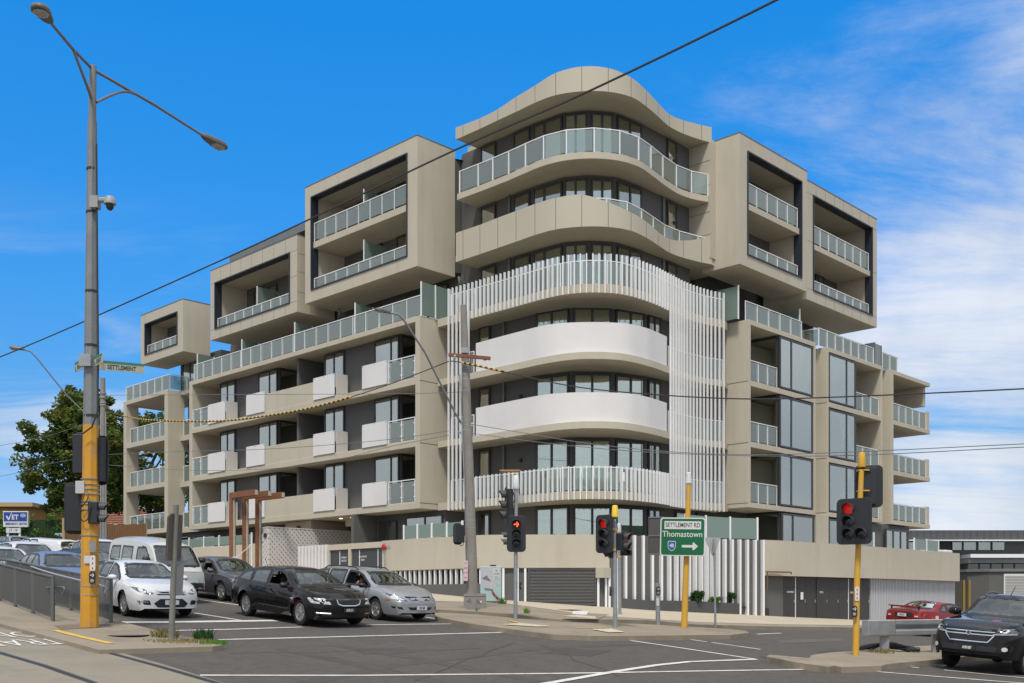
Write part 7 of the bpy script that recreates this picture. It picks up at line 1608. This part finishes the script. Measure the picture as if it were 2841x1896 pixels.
# ------------------------------------------------------------------ people at the wheel
skin = mat('skin', (.42, .20, .12), .6)
def person(car, x, y, zseat, shirt, hair, label, arm_out=False):
    """seated driver, one continuous body grown on a skeleton of joints"""
    J = [(0, 0, 0), (.02, 0, .18), (.0, 0, .36), (-.02, 0, .50), (.0, 0, .56), (.03, 0, .64), (.04, 0, .76),                 # pelvis .. head top
         (-.01, .18, .47), (.10, .25, .24), (.34, .20, .24), (.42, .17, .27),                                             # left arm to the wheel
         (-.01, -.18, .47)]
    J += [(.08, -.27, .30), (.20, -.30, .50), (.20, -.27, .58)] if arm_out else [(.10, -.25, .24), (.34, -.20, .24), (.42, -.17, .27)]
    J += [(.10, .10, -.02), (.48, .12, .06), (.62, .12, -.28), (.10, -.10, -.02), (.48, -.12, .06), (.62, -.12, -.28)]
    E_ = [(0, 1), (1, 2), (2, 3), (3, 4), (4, 5), (5, 6), (3, 7), (7, 8), (8, 9), (9, 10), (3, 11), (11, 12), (12, 13), (13, 14), (0, 15), (15, 16), (16, 17), (0, 18), (18, 19), (19, 20)]
    Rr = [.15, .14, .155, .10, .058, .088, .06, .07, .05, .036, .032, .07, .05, .036, .032, .10, .075, .05, .10, .075, .05]
    me = bpy.data.meshes.new('person'); me.from_pydata(J, E_, []); o = bpy.data.objects.new('person', me); col.objects.link(o)
    sk = o.modifiers.new('skin', 'SKIN'); 
    for i, v in enumerate(me.skin_vertices[0].data): v.radius = (Rr[i], Rr[i]*(.8 if i < 4 else 1)); v.use_root = (i == 0)
    ss = o.modifiers.new('sub', 'SUBSURF'); ss.levels = 2; ss.render_levels = 2
    dg = bpy.context.evaluated_depsgraph_get(); m2 = bpy.data.meshes.new_from_object(o.evaluated_get(dg)); o.modifiers.clear(); o.data = m2
    m2.materials.clear(); m2.materials.append(shirt); m2.materials.append(skin)
    for p in m2.polygons:
        p.use_smooth = True; c = p.center
        if c.z > .54 and abs(c.y) < .12: p.material_index = 1
        if (math.hypot(c.x-.2, c.z-.5) < .12 and c.y < -.2) or (c.x > .26 and abs(c.y) > .12 and c.z > .15): p.material_index = 1
    hz = MB().lathe([(.092, -.02), (.10, .03), (.085, .09), (.045, .125), (0, .135)], 14, Matrix.Translation((.02, 0, .665))).build('hair', hair, o, smooth=True)
    nose = MB().add([(.115, -.012, .655), (.115, .012, .655), (.14, 0, .64), (.115, 0, .69)], [(0, 2, 3), (1, 3, 2), (0, 1, 2)]).build('nose', skin, o)
    o.location = car.root.matrix_world @ Vector((x, y, zseat)); o.rotation_euler = car.root.matrix_world.to_euler(); tag(o, label, 'person')
hairm = mat('hair_dark', (.02, .014, .010), .7)
person(c2, -.02, -.36, .50, mat('shirt_red', (.18, .03, .025), .9), hairm, 'driver in a dark red top at the open window of the black wagon')
person(c3, -.02, -.36, .48, mat('shirt_dark', (.03, .03, .035), .9), hairm, 'driver in dark clothes with bare arm at the window of the silver wagon', True)
person(c4, .0, -.36, .48, mat('shirt_navy', (.03, .035, .05), .9), hairm, 'driver of the grey sedan with bare forearm raised at the open window', True)
# ------------------------------------------------------------------ vegetation
def leafmat(name, c1, c2, c3, rough=.6):
    m = bpy.data.materials.new(name); m.use_nodes = True; nt = m.node_tree; N = nt.nodes.new; L = nt.links.new; b = nt.nodes['Principled BSDF']; out = nt.nodes['Material Output']
    tc = N('ShaderNodeTexCoord'); n = N('ShaderNodeTexNoise'); n.inputs['Scale'].default_value = .55; n.inputs['Detail'].default_value = 5; L(tc.outputs['Object'], n.inputs['Vector'])
    r = N('ShaderNodeValToRGB'); L(n.outputs[0], r.inputs[0]); cr = r.color_ramp; cr.elements[0].position = .36; cr.elements[0].color = (*c1, 1); cr.elements[1].position = .68; cr.elements[1].color = (*c3, 1); e = cr.elements.new(.52); e.color = (*c2, 1)
    L(r.outputs[0], b.inputs['Base Color']); b.inputs['Roughness'].default_value = rough; b.inputs['Specular IOR Level'].default_value = .3
    t = N('ShaderNodeBsdfTranslucent'); L(r.outputs[0], t.inputs[0]); mx = N('ShaderNodeMixShader'); mx.inputs[0].default_value = .3; L(b.outputs[0], mx.inputs[1]); L(t.outputs[0], mx.inputs[2]); L(mx.outputs[0], out.inputs[0]); return m
lf1 = leafmat('leaves_mixed', (.05, .085, .015), (.10, .15, .025), (.19, .165, .035)); lf2 = leafmat('leaves_fresh', (.05, .13, .012), (.10, .22, .02), (.15, .26, .04)); lf3 = leafmat('leaves_dark', (.015, .045, .010), (.03, .08, .015), (.06, .12, .03))
bark = mat('bark', (.06, .045, .035), .9, noise=(3, .3))
def leafcloud(mb, rn, c, r, n, s, flat=.75):
    for _ in range(n):
        while True:
            p = Vector((rn.uniform(-1, 1), rn.uniform(-1, 1), rn.uniform(-1, 1)))
            if p.length <= 1: break
        p = Vector(c)+Vector((p.x*r, p.y*r, p.z*r*flat)); a = Vector((rn.gauss(0, 1), rn.gauss(0, 1), rn.gauss(0, .6))).normalized(); b = a.orthogonal().normalized(); b.rotate(Matrix.Rotation(rn.uniform(0, 6.28), 3, a)); l = s*rn.uniform(.6, 1.3); w = l*.5
        mb.add([p-a*l, p+b*w, p+a*l, p-b*w], [(0, 1, 2, 3)])
def tree(base, H, cr, cz, rx, rz, label, seed, n=190, m=None, per=80, leaf=.17, cname='tree'):
    rn = random.Random(seed); t = empty(cname, base, 0, label, 'tree'); tr_ = MB(); pts = [(0, 0, -.4)]; x = y = 0
    for i in range(1, 7): x += rn.uniform(-.2, .2); y += rn.uniform(-.2, .2); pts.append((x, y, H*.62*i/6))
    tr_.tube(pts, [.36*H/13*(1-i*.11) for i in range(7)], 10); cm = MB(); cents = []
    for _ in range(n):
        a = rn.uniform(0, 6.283); u = rn.uniform(-.75, 1); s = math.sqrt(max(0, 1-u*u))*rn.uniform(.45, 1.0)
        bump = 1+.22*math.sin(3*a+seed)+.15*math.sin(7*a+u*5); cents.append((x+rx*s*math.cos(a)*bump, y+rx*s*math.sin(a)*bump, cz+rz*u*rn.uniform(.75, 1.05)))
    for c in cents: leafcloud(cm, rn, c, rn.uniform(.45, .95)*rx/4.5, per, leaf)
    for c in cents[::9]:
        s = Vector(pts[rn.randint(2, 6)]); c = Vector(c); mid = (s+c)/2+Vector((rn.uniform(-.4, .4), rn.uniform(-.4, .4), rn.uniform(-.2, .5))); tr_.tube([s, mid, c], [.13, .08, .02], 6)
    tr_.build('trunk', bark, t, smooth=True); cm.build('crown', m or lf1, t); return t
def gbase(px, Y, dz=0): x = (px-CX)/F_*Y; return (x, Y, g(x, Y)+dz)
tree(gbase(238, 82), 13.5, 0, 7.4, 3.9, 5.3, 'large dense green tree with brownish patches behind the orange pole', 4, n=330, per=95, leaf=.18)
tree(gbase(425, 88), 12, 0, 7.4, 4.4, 4.6, 'dark tree seen through the open balconies of the leftmost block', 9, n=190)
tree(gbase(2860, 95), 6, 0, 4.3, 1.9, 1.7, 'small green tree cut by the right frame edge beside the dark building', 12, n=50, m=lf3)
def bush(px, Y, w, h, label, seed, m, dz=0, n=26, leaf=.09, cat='shrub', group=None, name='shrub', per=60, base=None):
    rn = random.Random(seed); b = base or gbase(px, Y, dz); t = empty(name, b, 0, label, cat, group); cm = MB(); st = MB()
    for k in range(n):
        c = (rn.uniform(-w/2, w/2), rn.uniform(-.4, .4)*min(w, 1.5), rn.uniform(.25, .9)*h*(1-.35*rn.random())); leafcloud(cm, rn, c, min(w, h)*.28, per, leaf)
        if k % 4 == 0: st.tube([(c[0]*.3, c[1]*.3, 0), c], .02, 5)
    cm.build('foliage', m, t); st.build('stems', bark, t); return t
rn = random.Random(21); hb_ = gbase(60, 74); hg = empty('hedge', hb_, 0, 'long bright green clipped hedge behind the VET sign', 'hedge'); cm = MB()
for k in range(230): leafcloud(cm, rn, (rn.uniform(-4.5, 3.2), rn.uniform(-.5, .5), rn.uniform(.1, 2.6+.5*math.sin(k))), .42, 38, .11)
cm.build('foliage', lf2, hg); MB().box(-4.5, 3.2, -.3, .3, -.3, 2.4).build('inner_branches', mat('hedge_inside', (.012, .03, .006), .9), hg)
bush(152, 66, 2.0, 1.9, 'rounded dark green shrub below the small blue sign', 31, lf3, n=60, leaf=.12, dz=-.2)
# ------------------------------------------------------------------ background buildings and signs
def on(px, py, Y): return at(px, py, Y)
brick = mat('orange_brick', (.33, .17, .05), .85, noise=(4, .12)); tile = mat('red_roof_tiles', (.24, .10, .06), .8, noise=(8, .25)); fasc = mat('fascia', (.42, .30, .16), .7)
Yb2 = 92; x0, x1 = on(-160, 1400, Yb2).x, on(86, 1400, Yb2).x; zt = on(0, 1396, Yb2).z; zg = g(x1, Yb2)-1
ob = empty('brick_house', ((x0+x1)/2, Yb2, zg), 0, 'flat roofed orange brick building at the far left edge behind the VET sign', 'house'); w = (x1-x0)/2; H = zt-zg
MB().box(-w, w, 0, 9, 0, H-.35).build('wall', brick, ob); MB().box(-w-.35, w+.35, -.5, 9.3, H-.35, H).build('roof', fasc, ob)
for k in range(3): wo = MB().box(w-2.4-k*3.6, w-.9-k*3.6, -.08, .0, H-2.3, H-1.0).build('window', wmetal, ob); MB().box(w-2.3-k*3.6, w-1.0-k*3.6, -.1, -.085, H-2.2, H-1.1).build('pane', cdark, wo)
Yh = 100; hx = on(318, 1400, Yh).x; hz = on(318, 1402, Yh).z; zg = g(hx, Yh)-1; th = empty('tiled_house', (hx, Yh, zg), 0, 'house with a red tiled roof glimpsed between the power pole and the left balconies', 'house'); H = hz-zg
MB().box(-3.2, 3.2, 0, 7, 0, H-1.9).build('wall', mat('pale_wall', (.4, .36, .3), .8), th)
rf = MB().add([(-3.8, -.6, H-1.9), (3.8, -.6, H-1.9), (3.8, 7.6, H-1.9), (-3.8, 7.6, H-1.9), (-1.6, 3.4, H), (1.6, 3.4, H)], [(0, 1, 5, 4), (1, 2, 5), (2, 3, 4, 5), (3, 0, 4), (3, 2, 1, 0)]).build('roof', tile, th); mb = MB()
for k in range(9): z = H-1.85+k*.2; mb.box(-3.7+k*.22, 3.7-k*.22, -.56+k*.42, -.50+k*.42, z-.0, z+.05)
mb.build('tile_course', mat('tile_dark', (.15, .06, .04), .85), rf)  # tile courses in a darker red than the roof
MB().box(-3.85, 3.85, -.7, -.6, H-2.0, H-1.85).build('gutter', wmetal, th)
fp = gbase(262, 62); bfn = empty('timber_fence', fp, 0, 'brown paling fence behind the orange pole and the white truck', 'fence'); mb = MB()
for k in range(34): mb.box(-1.75+k*.14, -1.62+k*.14, -.02, .02, -.3, 2.35+.03*math.sin(k*5))
mb.build('palings', mat('brown_paling', (.15, .075, .03), .85, noise=(4, .2)), bfn); MB().box(-1.85, -1.7, -.1, .08, -.3, 2.7).build('post', mat('pale_timber', (.36, .24, .15), .8), bfn)
for xx in (.9, 2.9): MB().box(xx, xx+.14, .03, .12, -.3, 2.45).build('post', mat('pale_timber', (0, 0, 0)), bfn)
# VET sign
Ys_ = 64; vb = on(44, 1500, Ys_); zb_ = g(vb.x, Ys_); vs_ = empty('clinic_sign', (vb.x, Ys_, zb_), 0, 'blue and white VET emergency centre sign on two white posts', 'sign'); o_ = Vector((vb.x, Ys_, zb_))
blue = mat('vet_blue', (.012, .05, .28), .5); A, B = on(10, 1419, Ys_)-o_, on(79, 1463, Ys_)-o_; C, D = on(15, 1447, Ys_)-o_, on(78, 1462, Ys_)-o_
sgn = MB().box(A.x, B.x, -.08, .12, B.z, A.z).build('sign_box', labelm, vs_, bevel=.02); MB().box(A.x+.05, B.x-.05, -.092, -.082, C.z, A.z-.06).build('sign_face', blue, sgn)
M = facing(((A.x+B.x)/2, -.094, (C.z+A.z)/2), (0, -1, 0)); wv = (B.x-A.x)
text('ET', .40, labelm, sgn, M @ Matrix.Translation((-.02, -.07, .0)), sx=.95, bold=.012)
mb = MB(); mb.add([M @ Vector(v) for v in ((-.58, .0, .003), (-.48, .03, .003), (-.40, -.12, .003), (-.22, .26, .003), (-.19, .26, .003), (-.37, -.24, .003), (-.43, -.24, .003))], [(0, 1, 2, 5, 6), (2, 3, 4, 5)]); mb.build('tick_mark', labelm, sgn)
MB().lathe([(.17, 0), (.145, 0), (.145, .006), (.17, .006)], 24, M @ Matrix.Translation((.47, .04, .002)) @ Matrix.Scale(1.3, 4, (1, 0, 0)) @ Matrix.Scale(.9, 4, (0, 1, 0))).build('emblem', mat('emblem_blue', (.25, .32, .55), .5), sgn)
text('LVH', .15, mat('emblem_blue', (0, 0, 0)), sgn, M @ Matrix.Translation((.47, .04, .002)), sx=.9)
text('EMERGENCY CENTRE', .19, blue, sgn, facing(((C.x+D.x)/2, -.086, (C.z+D.z)/2), (0, -1, 0)), sx=.70, bold=.006)
E0, E1 = on(18, 1466, Ys_)-o_, on(58, 1479, Ys_)-o_; nb = MB().box(E0.x, E1.x, -.06, .0, E1.z, E0.z).build('number_board', labelm, vs_); text('17 - 19', .21, blue, nb, facing(((E0.x+E1.x)/2, -.064, (E0.z+E1.z)/2), (0, -1, 0)), sx=.85, bold=.006)
for px in (21, 54): q = on(px, 1465, Ys_)-o_; MB().box(q.x-.05, q.x+.05, .01, .1, -.3, q.z+.1).build('post', wmetal, vs_)
q = on(163, 1486, 68); bo = MB().box(-.24, .24, -.03, .03, -.14, .14).box(-.2, -.16, -.02, .02, -2.2, -.14).box(.16, .2, -.02, .02, -2.2, -.14).build('street_notice', mat('pale_blue_sign', (.35, .45, .60), .5)); bo.location = q; tag(bo, 'small pale blue notice board above the dark shrub', 'sign')
# right-hand neighbour
Yn = 88; nx0, nx1 = on(2400, 1500, Yn).x, on(3150, 1500, Yn).x; zg = g(nx0, Yn)-1.5; nb_ = empty('office_building', (nx0, Yn, zg), 0, 'long low dark grey building with ribbon windows at the right behind the podium', 'building')
o_ = Vector((nx0, Yn, zg)); rz = lambda y: on(2600, y, Yn).z-zg; WN = nx1-nx0
grey = mat('dark_cladding', (.075, .08, .085), .7, noise=(.5, .08)); mb = MB()
MB().box(0, WN, .0, 14, 0, rz(1502)).build('wall', darkwall, nb_); MB().box(0, WN, -.6, 14, rz(1501), rz(1473)).build('roof', grey, nb_)
MB().box(on(2500, 1, Yn).x-nx0, on(2832, 1, Yn).x-nx0, -1.1, -.6, rz(1503), rz(1500)).build('eave_trim', wmetal, nb_)
_x = on(2500, 1, Yn).x-nx0; mb.box(_x, _x+13, -.606, -.6, rz(1499), rz(1498))
for k in range(24): mb.box(_x+k*.55, _x+k*.55+.03, -.62, -.607, rz(1498.8), rz(1474))
mb.build('cladding_rib', mat('rib_grey', (.05, .052, .055), .7), nb_)
def px_x(px): return on(px, 1, Yn).x-nx0
for a, b in ((2509, 2547), (2549, 2588), (2640, 2669), (2671, 2708), (2712, 2748), (2751, 2787)):
    wo = MB().box(px_x(a), px_x(b), -.06, -.002, rz(1528), rz(1503)).build('window', blackf, nb_); MB().box(px_x(a+2), px_x(b-2), -.075, -.062, rz(1526.5), rz(1505)).build('pane', glassmat('far_glass', (.5, .52, .42), .35), wo)
MB().box(px_x(2661), px_x(2900), -2.2, -.1, rz(1551), rz(1541)).build('awning', wmetal, nb_); MB().box(px_x(2661), px_x(2900), -1.9, -.1, rz(1565), rz(1552)).build('wall', mat('pale_band', (.30, .30, .28), .8), nb_)
wo = MB().box(px_x(2661), px_x(2900), -1.5, -.1, rz(1594), rz(1566)).build('window', blackf, nb_)
for k in range(7): MB().box(px_x(2664+k*32), px_x(2664+k*32+27), -1.53, -1.502, rz(1592), rz(1567)).build('pane', cdark, wo)
Yg2 = 76; gx0, gx1 = on(2684, 1600, Yg2).x, on(3050, 1600, Yg2).x; zg2 = g(gx0, Yg2)-1.5; gg_ = empty('garage', (gx0, Yg2, zg2), 0, 'dark grey rendered garage with a white roller door behind the black pickup', 'garage'); q = lambda y: on(2700, y, Yg2).z-zg2
ggm = mat('garage_render', (.10, .102, .10), .8, noise=(.8, .06)); cx_ = on(2727, 1, Yg2).x-gx0; MB().prism([(0, 0), (cx_, -1.0), (gx1-gx0, -1.0), (gx1-gx0, 8), (0, 8)], 0, q(1588)).build('wall', ggm, gg_); MB().prism([(-.15, -.1), (cx_, -1.15), (gx1-gx0, -1.15), (gx1-gx0, 8.1), (-.15, 8.1)], q(1587.5), q(1580)).build('parapet_cap', steel, gg_)
dx0, dx1 = on(2784, 1, Yg2-1).x-gx0, on(2900, 1, Yg2-1).x-gx0; dr = MB().box(dx0, dx1, -1.08, -1.005, q(1690), q(1588)-.15).build('roller_door', labelm, gg_); mb = MB()
for k in range(16): z = q(1588)-.3-k*.2; mb.box(dx0+.1, dx1, -1.1, -1.082, z-.15, z)
mb.build('slat', mat('door_panel', (.30, .30, .29), .6), dr)
fq = gbase(2672, 66, 0); tf = empty('timber_fence', fq, 0, 'short dark timber fence with two yellow posts at the end of the corrugated screen', 'fence'); MB().box(-.75, -.1, -.1, .1, -.5, on(2650, 1612, 66).z-fq[2]).build('palings', mat('dark_timber', (.05, .045, .04), .85), tf)
for k in (0, .35): MB().box(k-.06, k+.08, -.12, .08, -.5, on(2650, 1612, 66).z-fq[2]+.05).build('post', mat('yellow_timber', (.22, .15, .03), .8), tf)
# ------------------------------------------------------------------ planters and small plants
pf = P2([(1640, 1681), (1720, 1688), (1800, 1694), (1918, 1700), (2060, 1706), (2204, 1711)], .13); pfa = [AB(*p) for p in pf]
inn = offs(PSs[4:], .0)
pl = empty('planter', (ORG[0], ORG[1], 0), math.atan2(UR[1], UR[0]), 'low dark grey planter along the foot of the white battens', 'planter'); ptops = [g(*p)+.13+(.42 if i < 3 else .50) for i, p in enumerate(pf)]
band(pfa, .14, [g(*p)-.1 for p in pf], ptops, 'planter_wall', mat('planter_grey', (.075, .076, .075), .8, noise=(1, .1)), pl)
MB().prism([(p[0]+.1, p[1]+.12) for p in pfa]+[(PSs[-1][0]+.6, PSs[-1][1]+.1), PSs[30], PSs[20], PSs[8], (1.6, -.8)], [g(*p)-.2 for p in pf]+[.2]*5, [z-.1 for z in ptops]+[ptops[-1]-.1, ptops[3]-.05, ptops[2]-.1, ptops[1]-.1, ptops[0]-.1]).build('soil', mat('soil', (.05, .035, .025), .95, noise=(6, .3)), pl)
for i, (px, h) in enumerate(((1932, .62), (1975, .32), (2018, .64), (2052, .34), (2092, .66), (2130, .22))):
    k = (px-1918)/(2204-1918); p_ = gp(px, 1700+k*10, .13); d = Vector((p_.x, p_.y, 0)).normalized(); b = (p_.x+d.x*.2, p_.y+d.y*.2, g(p_.x, p_.y)+.52)
    bush(px, 0, .55 if h > .5 else .8, h, ['tall dark shrub at the left end of the planter', 'low green plant second from the left in the planter', 'tall dark shrub in the middle of the planter', 'low green plant between the middle and right tall shrubs of the planter', 'tall dark shrub near the right end of the planter', 'smallest green tuft at the right end of the planter'][i], 50+i, lf3 if h > .5 else lf2, n=20, leaf=.055, group='plants in the planter', per=55, base=b)
for i, px in enumerate((2424, 2440, 2456)):
    p_ = gp(px, 1706, .13); bush(px, 0, .6, .35, ['low green plant left of the red sedan, first of three at the corrugated screen', 'low green plant left of the red sedan, middle of three at the corrugated screen', 'low green plant nearest the red sedan boot at the corrugated screen'][i], 70+i, lf2, n=10, leaf=.06, group='plants at the screen', per=40, base=(p_.x, p_.y+2.0, g(p_.x, p_.y+2.0)+.2))
p_ = gp(2440, 1712, .13); o = MB().box(-1.2, 1.4, -.1, .05, -.3, .3).build('planter_edge', mat('planter_grey', (0, 0, 0))); o.location = (p_.x, p_.y+1.6, p_.z); o.rotation_euler = (0, 0, R(42)); tag(o, 'low dark kerb of the bed in front of the corrugated screen', 'planter')
def tuft(px, py, n, h, w, label, seed, m, group=None, off=.1, name='weed_tuft'):
    rn = random.Random(seed); p_ = gp(px, py, off); mb = MB()
    for _ in range(n):
        a = rn.uniform(0, 6.28); r = w*rn.random()**.7; x, y = r*math.cos(a), r*math.sin(a)*.7; hh = h*rn.uniform(.4, 1); l = rn.uniform(-.5, .5)*hh; l2 = rn.uniform(-.5, .5)*hh; t = .008
        mb.add([(x-t, y, -.02), (x+t, y, -.02), (x+l*.5+t, y+l2*.5, hh*.6), (x+l*.5-t, y+l2*.5, hh*.6), (x+l, y+l2, hh)], [(0, 1, 2, 3), (3, 2, 4)])
    o = mb.build(name, m); o.location = p_; tag(o, label, 'weeds', group); return o
dry = leafmat('dry_grass', (.10, .10, .03), (.20, .17, .06), (.30, .24, .12))
tuft(455, 1768, 170, .22, .30, 'greenish dry weeds round the foot of the leaning sign post', 1, dry, 'weeds on the platform tip'); tuft(563, 1774, 170, .26, .22, 'greener clump of weeds at the very tip of the tram platform', 2, lf3, 'weeds on the platform tip')
tuft(500, 1780, 300, .07, .8, 'flat mat of dry weeds between the two taller clumps', 3, dry, 'weeds on the platform tip'); tuft(585, 1786, 120, .10, .35, 'thin edge of grass at the kerb of the platform tip', 4, lf2, 'weeds on the platform tip')
tuft(1460, 1702, 40, .22, .12, 'small green weed on the pavement beside the traffic light with the arrow', 5, lf2, off=.13); tuft(1393, 1676, 60, .3, .15, 'green weed at the corner of the pale blue cabinet', 6, lf2, off=.13); tuft(1530, 1760, 60, .08, .3, 'thin weeds along the island kerb', 7, lf2, off=.05); tuft(2445, 1812, 60, .15, .35, 'dry weeds round the foot of the guard rail', 8, dry, off=.13)
